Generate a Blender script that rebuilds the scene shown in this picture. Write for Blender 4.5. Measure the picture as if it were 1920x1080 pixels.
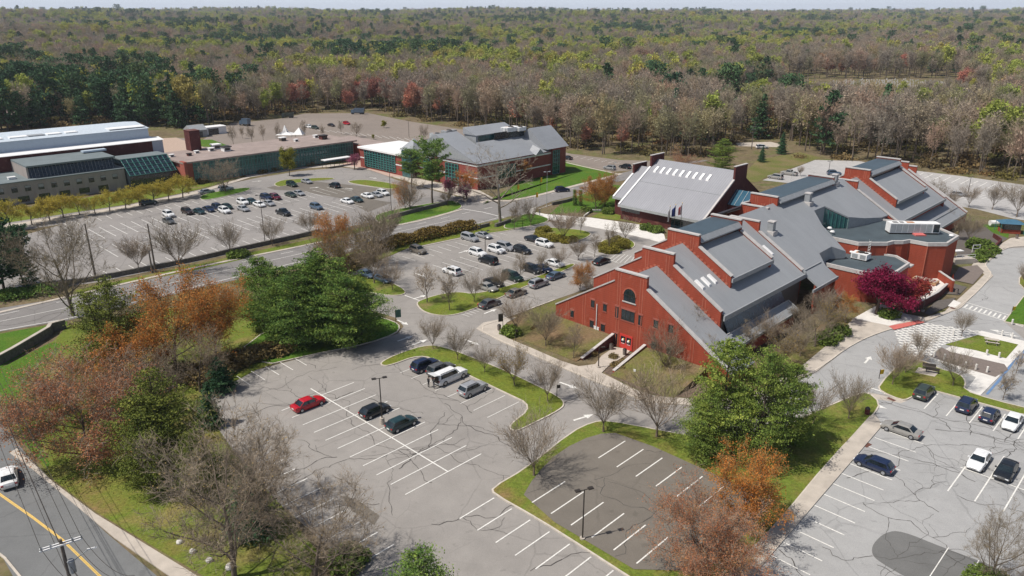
import bpy, bmesh, math, random
import numpy as np
from mathutils import Vector, Matrix

for _o in list(bpy.data.objects): bpy.data.objects.remove(_o)
S = bpy.context.scene
COL = S.collection
R = math.radians

# ------------------------------------------------------------------ camera
FPX, YH, CH = 1400.0, 33.0, 50.0
PITCH = math.atan((540 - YH) / FPX)
cam = bpy.data.cameras.new('camera'); cam.lens = FPX / 1920 * 36; cam.sensor_width = 36
cam.clip_start = 0.5; cam.clip_end = 30000
camo = bpy.data.objects.new('camera', cam); COL.objects.link(camo)
camo.location = (0, 0, CH); camo.rotation_euler = (math.pi / 2 - PITCH, 0, 0)
S.camera = camo
S.render.resolution_x, S.render.resolution_y = 1024, 576

# ------------------------------------------------------------------ light
SUN_EL, SUN_AZ = R(58.0), R(18.7)          # shadows fall towards +x, a little +y
W_ = bpy.data.worlds.new('World'); S.world = W_; W_.use_nodes = True
nt = W_.node_tree; bg = nt.nodes['Background']
sky = nt.nodes.new('ShaderNodeTexSky'); sky.sky_type = 'NISHITA'; sky.sun_disc = False
sky.sun_elevation = SUN_EL
sx, sy = -math.cos(SUN_AZ), -math.sin(SUN_AZ)       # direction towards the sun on the ground
sky.sun_rotation = math.atan2(sx, sy)
sky.air_density = 1.0; sky.dust_density = 2.0; sky.ozone_density = 1.5; sky.altitude = 60
tcw = nt.nodes.new('ShaderNodeTexCoord'); spw = nt.nodes.new('ShaderNodeSeparateXYZ'); nt.links.new(tcw.outputs['Generated'], spw.inputs[0])
rw = nt.nodes.new('ShaderNodeValToRGB'); rw.color_ramp.elements[0].position = .02; rw.color_ramp.elements[0].color = (1, 1, 1, 1); rw.color_ramp.elements[1].position = .3; rw.color_ramp.elements[1].color = (0, 0, 0, 1)
nt.links.new(spw.outputs[2], rw.inputs[0]); mw = nt.nodes.new('ShaderNodeMix'); mw.data_type = 'RGBA'; nt.links.new(rw.outputs[0], mw.inputs[0]); nt.links.new(sky.outputs[0], mw.inputs[6]); mw.inputs[7].default_value = (10.3, 11.2, 12.6, 1)
nt.links.new(mw.outputs[2], bg.inputs[0]); bg.inputs[1].default_value = 0.066
sun = bpy.data.lights.new('sun', 'SUN'); sun.energy = 4.3; sun.angle = R(0.6); sun.color = (1.0, 0.94, 0.85)
suno = bpy.data.objects.new('sun', sun); COL.objects.link(suno)
sdir = Vector((sx * math.cos(SUN_EL), sy * math.cos(SUN_EL), math.sin(SUN_EL)))
suno.rotation_euler = sdir.to_track_quat('Z', 'Y').to_euler(); suno.location = sdir * 300
S.view_settings.view_transform = 'Standard'; S.view_settings.look = 'None'
S.view_settings.exposure = 0.22; S.view_settings.gamma = 1.0
S.render.engine = 'CYCLES'
try:
    S.cycles.max_bounces = 5; S.cycles.diffuse_bounces = 2; S.cycles.glossy_bounces = 2
    S.cycles.transparent_max_bounces = 8; S.cycles.volume_bounces = 0
except Exception: pass

# ------------------------------------------------------------------ coordinates
def ray(px, py):
    cx = (px - 960) / FPX; cy = -(py - 540) / FPX
    return cx, math.cos(PITCH) + cy * math.sin(PITCH), -cy * math.cos(PITCH) + math.sin(PITCH)
def G(px, py, z=0.0):                       # ground point (height z) seen at a spot of the photograph
    a, b, d = ray(px, py); t = (CH - z) / d
    return (a * t, b * t)
def proj(x, y, z):
    d = CH - z
    zc = y * math.cos(PITCH) + d * math.sin(PITCH); yc = y * math.sin(PITCH) - d * math.cos(PITCH)
    return 960 + FPX * x / zc, 540 - FPX * yc / zc
def height_at(bx, by, ty):                  # height of a thing whose foot is at by and top at ty
    x, y = G(bx, by); lo, hi = 0.0, 46.0
    for _ in range(30):
        m = (lo + hi) / 2
        if proj(x, y, m)[1] > ty: lo = m
        else: hi = m
    return lo
O0 = G(1169, 654)
ANG = R(-44.5)
CU, SU = math.cos(ANG), math.sin(ANG)
CAMPUS = Matrix.Translation((O0[0], O0[1], 0)) @ Matrix.Rotation(ANG, 4, 'Z')
def UV(u, v): return (O0[0] + u * CU - v * SU, O0[1] + u * SU + v * CU)
def toUV(x, y):
    dx, dy = x - O0[0], y - O0[1]
    return dx * CU + dy * SU, -dx * SU + dy * CU
def PUV(px, py, z=0.0): return toUV(*G(px, py, z))

# ------------------------------------------------------------------ materials
MATS = {}
def newmat(name):
    m = bpy.data.materials.new(name); m.use_nodes = True
    n = m.node_tree; b = n.nodes['Principled BSDF']; MATS[name] = m
    return m, n, b
def coords(n, scale=1.0, kind='Object'):
    tc = n.nodes.new('ShaderNodeTexCoord'); mp = n.nodes.new('ShaderNodeMapping')
    mp.inputs['Scale'].default_value = (scale, scale, scale) if not isinstance(scale, tuple) else scale
    n.links.new(tc.outputs[kind], mp.inputs[0]); return mp.outputs[0]
def noise(n, vec, scale, detail=4, rough=.6):
    t = n.nodes.new('ShaderNodeTexNoise'); t.inputs['Scale'].default_value = scale
    t.inputs['Detail'].default_value = detail; t.inputs['Roughness'].default_value = rough
    if vec is not None: n.links.new(vec, t.inputs['Vector'])
    return t
def ramp(n, fac, stops):
    r = n.nodes.new('ShaderNodeValToRGB'); e = r.color_ramp.elements
    while len(e) < len(stops): e.new(0.5)
    for i, (p, c) in enumerate(stops):
        e[i].position = p; e[i].color = (c[0], c[1], c[2], 1) if isinstance(c, tuple) else (c, c, c, 1)
    n.links.new(fac, r.inputs[0]); return r.outputs[0]
def mixc(n, fac, a, b, mode='MIX'):
    m = n.nodes.new('ShaderNodeMix'); m.data_type = 'RGBA'; m.blend_type = mode
    for sock, v in ((m.inputs[0], fac), (m.inputs[6], a), (m.inputs[7], b)):
        if isinstance(v, (int, float)): sock.default_value = v
        elif isinstance(v, tuple): sock.default_value = (v[0], v[1], v[2], 1)
        else: n.links.new(v, sock)
    return m.outputs[2]
def mathn(n, op, a, b=None):
    m = n.nodes.new('ShaderNodeMath'); m.operation = op
    for i, v in enumerate((a, b)):
        if v is None: continue
        if isinstance(v, (int, float)): m.inputs[i].default_value = v
        else: n.links.new(v, m.inputs[i])
    return m.outputs[0]
def bump(n, b, h, strength=.3, dist=.05):
    k = n.nodes.new('ShaderNodeBump'); k.inputs['Strength'].default_value = strength; k.inputs['Distance'].default_value = dist
    n.links.new(h, k.inputs['Height']); n.links.new(k.outputs[0], b.inputs['Normal'])
def simple(name, col, rough=.75, metal=0.0, var=.12, scale=1.5, spec=None):
    m, n, b = newmat(name)
    v = coords(n); t = noise(n, v, scale, 5)
    lo = tuple(c * (1 - var) for c in col); hi = tuple(min(1, c * (1 + var)) for c in col)
    n.links.new(ramp(n, t.outputs[0], [(.3, lo), (.7, hi)]), b.inputs['Base Color'])
    b.inputs['Roughness'].default_value = rough; b.inputs['Metallic'].default_value = metal
    if spec is not None: b.inputs['Specular IOR Level'].default_value = spec
    return m
def asphalt(name, col, crack=.22, crackscale=.085, patch=.25):
    m, n, b = newmat(name); v = coords(n)
    big = noise(n, v, .035, 4); mid = noise(n, v, .5, 5); fine = noise(n, v, 14, 3)
    c1 = ramp(n, big.outputs[0], [(.3, tuple(c * (1 - patch) for c in col)), (.68, tuple(c * (1 + patch * .6) for c in col))])
    c2 = mixc(n, .35, c1, ramp(n, mid.outputs[0], [(.3, tuple(c * .72 for c in col)), (.7, tuple(c * 1.18 for c in col))]))
    c3 = mixc(n, .25, c2, ramp(n, fine.outputs[0], [(.35, tuple(c * .6 for c in col)), (.65, tuple(c * 1.3 for c in col))]))
    st = noise(n, v, .8, 2, .5); st2 = noise(n, v, .16, 4, .6)
    c3 = mixc(n, mathn(n, 'MULTIPLY', ramp(n, st.outputs[0], [(.66, 0.0), (.72, 1.0)]), .3), c3, tuple(c * .5 for c in col))
    c3 = mixc(n, mathn(n, 'MULTIPLY', ramp(n, st2.outputs[0], [(.56, 0.0), (.68, 1.0)]), .22), c3, tuple(c * .62 for c in col))
    out = c3
    if crack > 0:
        wob = noise(n, v, .3, 7, .72); ad = n.nodes.new('ShaderNodeMixRGB'); ad.blend_type = 'ADD'; ad.inputs[0].default_value = 4.6
        n.links.new(v, ad.inputs[1]); n.links.new(wob.outputs['Color'], ad.inputs[2])
        gate = noise(n, v, .06, 3)
        for sc, w, lo in ((crackscale * 1.25, .0095, .36), (crackscale * 3.1, .013, .53), (crackscale * 6.5, .017, .6)):
            vo = n.nodes.new('ShaderNodeTexVoronoi'); vo.feature = 'DISTANCE_TO_EDGE'; vo.inputs['Scale'].default_value = sc
            n.links.new(ad.outputs[0], vo.inputs['Vector'])
            line = ramp(n, vo.outputs['Distance'], [(0.0, 1.0), (w * .6, .9), (w, 0.0)])
            g = ramp(n, gate.outputs[0], [(lo, 0.0), (lo + .08, 1.0)])
            f = mathn(n, 'MULTIPLY', mathn(n, 'MULTIPLY', line, g), crack)
            out = mixc(n, f, out, tuple(c * .22 for c in col))
    n.links.new(out, b.inputs['Base Color']); b.inputs['Roughness'].default_value = .9
    b.inputs['Specular IOR Level'].default_value = .25
    bump(n, b, fine.outputs[0], .25, .02)
    return m
def grass(name, stops, scale=.12, fine=3.0):
    m, n, b = newmat(name); v = coords(n)
    a = noise(n, v, scale, 6, .62); f = noise(n, v, fine, 6, .75); f2 = noise(n, v, 14, 3)
    c = ramp(n, a.outputs[0], stops)
    c = mixc(n, .8, c, ramp(n, f.outputs[0], [(.28, .42), (.5, .95), (.72, 1.5)]), 'MULTIPLY')
    c = mixc(n, .6, c, ramp(n, f2.outputs[0], [(.3, .55), (.7, 1.35)]), 'MULTIPLY')
    n.links.new(c, b.inputs['Base Color']); b.inputs['Roughness'].default_value = .95; b.inputs['Specular IOR Level'].default_value = .1
    bump(n, b, f.outputs[0], .5, .12)
    return m
def seamroof(name, col, axis=1, pitch=.46, dark=.72, w=.12):
    m, n, b = newmat(name); tc = n.nodes.new('ShaderNodeTexCoord')
    sp = n.nodes.new('ShaderNodeSeparateXYZ'); n.links.new(tc.outputs['Object'], sp.inputs[0])
    fr = mathn(n, 'FRACT', mathn(n, 'DIVIDE', sp.outputs[axis], pitch))
    line = ramp(n, fr, [(0.0, 1.0), (w, 1.0), (w + .05, 0.0), (.95, 0.0), (1.0, 1.0)])
    mp = n.nodes.new('ShaderNodeMapping'); n.links.new(tc.outputs['Object'], mp.inputs[0])
    mp.inputs['Scale'].default_value = (.15, 1, .15) if axis == 1 else (1, .15, .15)
    a = noise(n, mp.outputs[0], .6, 5); bb = noise(n, tc.outputs['Object'], .12, 4)
    c = ramp(n, a.outputs[0], [(.3, tuple(k * .9 for k in col)), (.7, tuple(k * 1.08 for k in col))])
    c = mixc(n, .5, c, ramp(n, bb.outputs[0], [(.3, tuple(k * .86 for k in col)), (.7, tuple(k * 1.12 for k in col))]))
    ws = noise(n, mp.outputs[0], 2.2, 6, .75); c = mixc(n, mathn(n, 'MULTIPLY', ramp(n, ws.outputs[0], [(.5, 0.0), (.75, 1.0)]), .4), c, tuple(k * .68 for k in col))
    c = mixc(n, mathn(n, 'MULTIPLY', line, .85), c, tuple(k * dark for k in col))
    n.links.new(c, b.inputs['Base Color']); b.inputs['Roughness'].default_value = .5; b.inputs['Specular IOR Level'].default_value = .35
    bump(n, b, line, .35, .05)
    return m
def brick(name, col, mortar=.12):
    m, n, b = newmat(name); tc = n.nodes.new('ShaderNodeTexCoord')
    sp = n.nodes.new('ShaderNodeSeparateXYZ'); n.links.new(tc.outputs['Object'], sp.inputs[0])
    fr = mathn(n, 'FRACT', mathn(n, 'DIVIDE', sp.outputs[2], .34))
    course = ramp(n, fr, [(0, 1.0), (.12, 1.0), (.2, 0.0)])
    a = noise(n, tc.outputs['Object'], .25, 5); f = noise(n, tc.outputs['Object'], 3.5, 4, .7)
    mp = n.nodes.new('ShaderNodeMapping'); n.links.new(tc.outputs['Object'], mp.inputs[0]); mp.inputs['Scale'].default_value = (1, 1, .12)
    st = noise(n, mp.outputs[0], 1.1, 4)
    c = ramp(n, a.outputs[0], [(.3, tuple(k * .85 for k in col)), (.7, tuple(k * 1.12 for k in col))])
    c = mixc(n, .35, c, ramp(n, f.outputs[0], [(.3, tuple(k * .62 for k in col)), (.7, tuple(k * 1.35 for k in col))]))
    c = mixc(n, .3, c, ramp(n, st.outputs[0], [(.35, tuple(k * .7 for k in col)), (.65, tuple(k * 1.2 for k in col))]))
    ef = noise(n, tc.outputs['Object'], .7, 5, .7); c = mixc(n, mathn(n, 'MULTIPLY', ramp(n, ef.outputs[0], [(.56, 0.0), (.74, 1.0)]), .3), c, (.42, .2, .14))
    c = mixc(n, mathn(n, 'MULTIPLY', course, mortar), c, (.45, .36, .3))
    n.links.new(c, b.inputs['Base Color']); b.inputs['Roughness'].default_value = .88; b.inputs['Specular IOR Level'].default_value = .2
    return m
def foliage(name, cols, trans=.25, vary=.35, rough=.8, locscale=None):
    """cols: colours picked by per-face-clump noise; per-tree brightness from the object's random number"""
    m, n, b = newmat(name)
    v = coords(n); a = noise(n, v, .55, 4, .7)
    k = len(cols)
    c = ramp(n, a.outputs[0], [(.32 + .36 * i / max(1, k - 1), cols[i]) for i in range(k)])
    oi = n.nodes.new('ShaderNodeObjectInfo')
    lo = 1 - vary; hi = 1 + vary
    c = mixc(n, 1.0, c, ramp(n, oi.outputs['Random'], [(0, (lo, lo, lo * .95)), (.5, (1, 1, 1)), (1, (hi, hi * .95, hi * .9))]), 'MULTIPLY')
    n.links.new(c, b.inputs['Base Color']); b.inputs['Roughness'].default_value = rough; b.inputs['Specular IOR Level'].default_value = .15
    if trans > 0:
        tr = n.nodes.new('ShaderNodeBsdfTranslucent'); n.links.new(c, tr.inputs[0])
        mx = n.nodes.new('ShaderNodeMixShader'); mx.inputs[0].default_value = trans
        n.links.new(b.outputs[0], mx.inputs[1]); n.links.new(tr.outputs[0], mx.inputs[2])
        n.links.new(mx.outputs[0], n.nodes['Material Output'].inputs[0])
    return m
def forestmat(name, stops, lsc=.006, vary=.3, trans=.2):
    """woodland crown: the colour of a whole tree follows where the tree stands (stands of one kind)"""
    m, n, b = newmat(name)
    oi = n.nodes.new('ShaderNodeObjectInfo'); t = noise(n, oi.outputs['Location'], lsc, 5, .72)
    c = ramp(n, t.outputs[0], stops)
    lo, hi = 1 - vary, 1 + vary
    c = mixc(n, 1.0, c, ramp(n, oi.outputs['Random'], [(0, (lo, lo, lo)), (.5, (1, 1, 1)), (.8, (hi, hi * .92, hi * .86)), (1, (hi * 1.0, hi * .8, hi * .75))]), 'MULTIPLY')
    n.links.new(c, b.inputs['Base Color']); b.inputs['Roughness'].default_value = .9; b.inputs['Specular IOR Level'].default_value = .1
    if trans > 0:
        tr = n.nodes.new('ShaderNodeBsdfTranslucent'); n.links.new(c, tr.inputs[0])
        mx = n.nodes.new('ShaderNodeMixShader'); mx.inputs[0].default_value = trans
        n.links.new(b.outputs[0], mx.inputs[1]); n.links.new(tr.outputs[0], mx.inputs[2])
        n.links.new(mx.outputs[0], n.nodes['Material Output'].inputs[0])
    return m
def glassy(name, col, rough=.12):
    m, n, b = newmat(name); v = coords(n); t = noise(n, v, .8, 2)
    n.links.new(ramp(n, t.outputs[0], [(.35, tuple(c * .7 for c in col)), (.65, tuple(c * 1.3 for c in col))]), b.inputs['Base Color'])
    b.inputs['Roughness'].default_value = rough; b.inputs['Specular IOR Level'].default_value = .7
    return m

M_ASPH = asphalt('asphalt_weathered', (.285, .268, .252))
M_ASPHR = asphalt('asphalt_pale', (.335, .335, .335))
M_ASPHD = asphalt('asphalt_newer_brown', (.165, .148, .128), crack=.15)
M_ASPHN = asphalt('asphalt_far_lot', (.26, .245, .235), crack=.3)
M_ROAD = asphalt('asphalt_road', (.215, .205, .2), crack=.25)
M_ROADG = asphalt('asphalt_side_road', (.17, .175, .178), crack=.2)
M_PATCH = asphalt('asphalt_patch', (.15, .15, .148), crack=.3, crackscale=.2)
M_MARK = simple('marking_paint', (.66, .65, .62), .7, var=.22, scale=5)
M_MARKY = simple('marking_yellow', (.62, .42, .12), .7, var=.15, scale=5)
M_MARKB = simple('marking_blue', (.12, .22, .4), .7)
M_CONC = simple('concrete_walk', (.43, .385, .335), .9, var=.14, scale=.6)
M_CONCW = simple('concrete_bright', (.62, .6, .57), .9, var=.1, scale=.8)
M_KERB = simple('kerb_stone', (.5, .45, .39), .9, var=.15, scale=2)
M_REDPAV = simple('red_kerb_paint', (.5, .13, .11), .8)
M_PAVER = simple('brown_pavers', (.17, .14, .125), .9, var=.12, scale=3)
M_MULCH = simple('mulch', (.12, .085, .062), 1.0, var=.35, scale=2.2)
M_MULCHD = simple('dark_bed', (.105, .092, .083), 1.0, var=.12, scale=1.2)
M_GRASS = grass('lawn_grass', [(.3, (.19, .16, .05)), (.42, (.15, .175, .028)), (.55, (.13, .175, .028)), (.68, (.22, .17, .08))])
M_GRASSG = grass('lawn_green', [(.3, (.09, .15, .022)), (.5, (.07, .15, .018)), (.7, (.12, .165, .028))])
M_GRASSB = grass('lawn_brown', [(.3, (.22, .15, .07)), (.4, (.17, .165, .04)), (.5, (.13, .175, .028)), (.62, (.2, .18, .055)), (.75, (.24, .18, .09))])
M_GRASSM = grass('lawn_leaf_litter', [(.3, (.2, .13, .08)), (.44, (.165, .125, .065)), (.56, (.135, .14, .04)), (.7, (.19, .14, .08))])
M_BRICK = brick('red_brick', (.28, .056, .031), .06)
M_BRICKL = brick('red_brick_strip', (.37, .11, .07), 0)
M_BRICKD = brick('dark_red_brick', (.09, .024, .023))
M_BRICKO = brick('rose_red_brick', (.23, .055, .042))
M_BRICKH = brick('rose_brick', (.33, .095, .07))
M_ROOF = seamroof('seam_roof_grey', (.275, .288, .305), 1, .46, .88)
M_ROOFB = seamroof('seam_roof_pale', (.27, .275, .3), 0, .62, .74, .12)
M_ROOFD = simple('membrane_dark', (.055, .075, .088), .75, var=.18, scale=.4)
M_ROOFCAP = simple('ridge_cap_dark', (.05, .075, .095), .45, var=.15, scale=.5)
M_FASCIA = simple('fascia_grey', (.27, .285, .3), .5)
M_COPING = simple('coping_stone', (.45, .43, .42), .7)
M_TRIM = simple('white_trim', (.72, .72, .72), .6, var=.06)
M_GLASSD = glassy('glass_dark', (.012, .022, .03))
M_GLASST = glassy('glass_teal', (.03, .1, .105))
M_TEAL = simple('teal_frame', (.045, .19, .17), .5)
M_GREYBR = brick('grey_brick', (.31, .28, .265), .05)
M_ROOFGR = simple('gravel_roof', (.28, .225, .205), .95, var=.15, scale=.35)
M_ROOFG2 = simple('grey_flat_roof', (.14, .17, .18), .8, var=.12, scale=.3)
M_WHITE = simple('white_roofing', (.78, .78, .78), .5, var=.05)
M_MBLUE = simple('blue_white_cladding', (.4, .47, .55), .45, var=.06)
M_HSLATE = seamroof('slate_metal_roof', (.27, .285, .31), 0, .5, .8)
M_STEEL = simple('galvanised_steel', (.4, .42, .43), .4, metal=.4)
M_BLACKM = simple('dark_bronze_pole', (.03, .024, .02), .5)
M_WOOD = simple('weathered_pole_wood', (.12, .1, .085), .9, var=.25, scale=3)
M_RUST = simple('rust', (.35, .15, .05), .9)
M_STONEW = simple('field_stone_wall', (.12, .11, .1), .95, var=.4, scale=2.5)
M_ROCK = simple('boulder_rock', (.5, .48, .45), .9, var=.25, scale=2)
M_RED = simple('red_paint', (.5, .04, .03), .5)
M_ORANGE = simple('traffic_orange', (.85, .1, .03), .5)
M_YEL = simple('sign_yellow', (.75, .45, .02), .5)
M_SIGNG = simple('sign_green', (.07, .16, .12), .5)
M_TYRE = simple('tyre_rubber', (.02, .02, .02), .85)
M_RIM = simple('wheel_rim', (.42, .43, .45), .3, metal=.6)
M_CGLASS = glassy('car_glass', (.012, .02, .026), .06)
M_LAMPR = simple('tail_lamp_red', (.35, .015, .02), .25)
M_LAMPW = simple('head_lamp_clear', (.7, .72, .74), .15)
M_BARK = simple('bark_grey', (.14, .11, .085), .95, var=.3, scale=2.5)
M_BARKB = simple('bark_brown', (.085, .06, .045), .95, var=.3, scale=2.5)
M_BARKP = simple('bark_pale', (.24, .2, .165), .95, var=.25, scale=2.5)

# ------------------------------------------------------------------ mesh building
class MB:
    def __init__(s): s.v = []; s.f = []; s.m = []; s.mats = []; s.pr = []; s.hold = False
    def mark(s):
        if not s.hold: s.pr.append(len(s.f))
    def mi(s, mat):
        if mat not in s.mats: s.mats.append(mat)
        return s.mats.index(mat)
    def face(s, pts, mat):
        i = len(s.v); s.v += [tuple(p) for p in pts]; s.f.append(tuple(range(i, i + len(pts)))); s.m.append(s.mi(mat))
    def box(s, x0, x1, y0, y1, z0, z1, mat):
        s.prism([(x0, y0), (x1, y0), (x1, y1), (x0, y1)], z0, z1, mat)
    def prism(s, poly, z0, z1, mat, side=None):          # polygon in xy pulled up
        s.loft([(x, y, z0) for x, y in poly], [(x, y, z1) for x, y in poly], mat, side)
    def loft(s, a, b, mat, side=None, caps=True):
        s.mark()
        n = len(a); i = len(s.v); s.v += [tuple(p) for p in a] + [tuple(p) for p in b]
        k = s.mi(mat); ks = s.mi(side or mat)
        if caps:
            s.f.append(tuple(range(i + n - 1, i - 1, -1))); s.m.append(k)
            s.f.append(tuple(range(i + n, i + 2 * n))); s.m.append(k)
        for j in range(n):
            s.f.append((i + j, i + (j + 1) % n, i + n + (j + 1) % n, i + n + j)); s.m.append(ks)
    def wallv(s, prof, v0, v1, mat):                     # profile in (u,z), pulled along v
        s.loft([(u, v0, z) for u, z in prof], [(u, v1, z) for u, z in prof], mat)
    def wallu(s, prof, u0, u1, mat):                     # profile in (v,z), pulled along u
        s.loft([(u0, v, z) for v, z in prof], [(u1, v, z) for v, z in prof], mat)
    def slab(s, poly, fz, th, mat, side=None):           # roof slab, top at fz(u)
        s.loft([(u, v, fz(u) - th) for u, v in poly], [(u, v, fz(u)) for u, v in poly], mat, side)
    def beam(s, a, b, w, h, mat):                        # box beam between two points
        a = Vector(a); b = Vector(b); d = (b - a).normalized()
        up = Vector((0, 0, 1)) if abs(d.z) < .95 else Vector((1, 0, 0))
        x = d.cross(up).normalized() * w / 2; y = x.cross(d).normalized() * h / 2
        s.loft([a - x - y, a + x - y, a + x + y, a - x + y], [b - x - y, b + x - y, b + x + y, b - x + y], mat)
    def tube(s, a, b, r0, r1, mat, n=8, caps=True):
        a = Vector(a); b = Vector(b); d = (b - a).normalized()
        up = Vector((0, 0, 1)) if abs(d.z) < .95 else Vector((1, 0, 0))
        x = d.cross(up).normalized(); y = x.cross(d).normalized()
        A = [a + (x * math.cos(t) + y * math.sin(t)) * r0 for t in [2 * math.pi * k / n for k in range(n)]]
        B = [b + (x * math.cos(t) + y * math.sin(t)) * r1 for t in [2 * math.pi * k / n for k in range(n)]]
        s.loft(A, B, mat, caps=caps)
    def ball(s, c, r, mat, n=10, m=6, sz=1.0, jit=0, rng=None):
        s.mark(); i = len(s.v); k = s.mi(mat)
        for a in range(m + 1):
            th = math.pi * a / m
            for b in range(n):
                ph = 2 * math.pi * b / n; q = r * (1 + (rng.uniform(-jit, jit) if rng else 0))
                s.v.append((c[0] + q * math.sin(th) * math.cos(ph), c[1] + q * math.sin(th) * math.sin(ph), c[2] + q * sz * math.cos(th)))
        for a in range(m):
            for b in range(n):
                s.f.append((i + a * n + b, i + (a + 1) * n + b, i + (a + 1) * n + (b + 1) % n, i + a * n + (b + 1) % n)); s.m.append(k)
    def build(s, name, parent=None, smooth=False, merge=True, each=False):
        if each and len(s.pr) > 1:                       # every piece an object of its own
            out = None; b = s.pr + [len(s.f)]
            for i in range(len(s.pr)):
                q = MB(); q.mats = list(s.mats)
                for f, k in zip(s.f[b[i]:b[i + 1]], s.m[b[i]:b[i + 1]]):
                    j = len(q.v); q.v += [s.v[t] for t in f]; q.f.append(tuple(range(j, j + len(f)))); q.m.append(k)
                if q.f: o = q.build(name, parent, smooth); out = out or o
            return out
        me = bpy.data.meshes.new(name); me.from_pydata(s.v, [], s.f)
        for m in s.mats: me.materials.append(m)
        me.polygons.foreach_set('material_index', s.m)
        bm = bmesh.new(); bm.from_mesh(me)
        if merge: bmesh.ops.remove_doubles(bm, verts=bm.verts, dist=1e-5)
        bmesh.ops.recalc_face_normals(bm, faces=bm.faces)
        if smooth:
            for f in bm.faces: f.smooth = True
        bm.to_mesh(me); bm.free()
        o = bpy.data.objects.new(name, me); COL.objects.link(o)
        if parent is not None: o.parent = parent
        return o
def tag(o, label=None, cat=None, group=None, kind=None):
    if label: o['label'] = label
    if cat: o['category'] = cat
    if group: o['group'] = group
    if kind: o['kind'] = kind
    return o
def thing(name, label, cat, loc=(0, 0, 0), rz=0.0, group=None, mat=None):
    o = bpy.data.objects.new(name, None); COL.objects.link(o); o.empty_display_size = .5
    if mat is not None: o.matrix_world = mat
    else: o.location = loc; o.rotation_euler = (0, 0, rz)
    return tag(o, label, cat, group)
def campus(name, label, cat, group=None): return thing(name, label, cat, group=group, mat=CAMPUS)
def copy_tree(src, loc, rz=0.0, sc=1.0, label=None, group=None):
    c = src.copy(); COL.objects.link(c); c.location = loc; c.rotation_euler = (0, 0, rz)
    c.scale = (sc, sc, sc) if not isinstance(sc, tuple) else sc
    if label: c['label'] = label
    if group: c['group'] = group
    for ch in list(src.children):
        d = ch.copy(); COL.objects.link(d); d.parent = c
        for g in list(ch.children):
            e = g.copy(); COL.objects.link(e); e.parent = d
    return c
def chaikin(p, n=2, closed=True):
    for _ in range(n):
        q = []; k = len(p)
        rng_ = range(k) if closed else range(k - 1)
        if not closed: q.append(p[0])
        for i in rng_:
            a, b = p[i], p[(i + 1) % k]
            q.append((a[0] * .75 + b[0] * .25, a[1] * .75 + b[1] * .25)); q.append((a[0] * .25 + b[0] * .75, a[1] * .25 + b[1] * .75))
        if not closed: q.append(p[-1])
        p = q
    return p
def area2(p): return sum(p[i][0] * p[(i + 1) % len(p)][1] - p[(i + 1) % len(p)][0] * p[i][1] for i in range(len(p)))
def offset(p, d, closed=True):
    n = len(p); out = []
    for i in range(n):
        a = p[i - 1] if (closed or i > 0) else None; b = p[i]; c = p[(i + 1) % n] if (closed or i < n - 1) else None
        ns = []
        for s, e in ((a, b), (b, c)):
            if s is None or e is None: continue
            dx, dy = e[0] - s[0], e[1] - s[1]; L = math.hypot(dx, dy) or 1e-6; ns.append((-dy / L, dx / L))
        nx = sum(k[0] for k in ns) / len(ns); ny = sum(k[1] for k in ns) / len(ns)
        L = max(.55, math.hypot(nx, ny) ** 2 if len(ns) == 2 else 1)
        out.append((b[0] + nx * d / L, b[1] + ny * d / L))
    return out
def ribbon(mb, p, w, z0, z1, mat, closed=False):
    L = offset(p, w / 2, closed); Rr = offset(p, -w / 2, closed); n = len(p)
    for i in range(n if closed else n - 1):
        j = (i + 1) % n
        a, b, c, d = L[i], L[j], Rr[j], Rr[i]
        mb.face([(a[0], a[1], z1), (d[0], d[1], z1), (c[0], c[1], z1), (b[0], b[1], z1)], mat)
        if z1 - z0 > .01:
            mb.face([(a[0], a[1], z0), (a[0], a[1], z1), (b[0], b[1], z1), (b[0], b[1], z0)], mat)
            mb.face([(c[0], c[1], z0), (c[0], c[1], z1), (d[0], d[1], z1), (d[0], d[1], z0)], mat)
            if not closed and i == 0: mb.face([(a[0], a[1], z0), (d[0], d[1], z0), (d[0], d[1], z1), (a[0], a[1], z1)], mat)
            if not closed and i == n - 2: mb.face([(b[0], b[1], z0), (b[0], b[1], z1), (c[0], c[1], z1), (c[0], c[1], z0)], mat)
def PX(pts): return [G(x, y) for x, y in pts]
def sheet(name, pts, z, mat, smooth=0, kind='structure'):
    p = chaikin(pts, smooth) if smooth else pts
    mb = MB(); mb.face([(x, y, z) for x, y in p], mat); o = mb.build(name, merge=False)
    # make sure it faces up
    if o.data.polygons[0].normal.z < 0: o.data.flip_normals()
    return tag(o, kind=kind)
def island(name, pts, mat, smooth=2, h=.14, kerb=True, z=0.02):
    p = chaikin(pts, smooth) if smooth else pts
    if area2(p) < 0: p = p[::-1]
    mb = MB(); q = offset(p, .17) if kerb else p
    mb.prism(q, 0, h, mat); tag(mb.build(name), kind='structure')
    if kerb:
        k = MB(); ribbon(k, offset(p, .085), .19, 0, h + .012, M_KERB, True); tag(k.build('kerb', merge=False), kind='structure')
def walk(name, pts, mat=M_CONC, h=.12, smooth=0):
    p = chaikin(pts, smooth) if smooth else pts
    if area2(p) < 0: p = p[::-1]
    mb = MB(); mb.prism(p, 0, h, mat); return tag(mb.build(name), kind='structure')
def kerbline(pts, smooth=2, w=.2, h=.15, mat=None):
    p = chaikin(pts, smooth, False); k = MB(); ribbon(k, p, w, 0, h, mat or M_KERB); return tag(k.build('kerb', merge=False), kind='structure')

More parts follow.
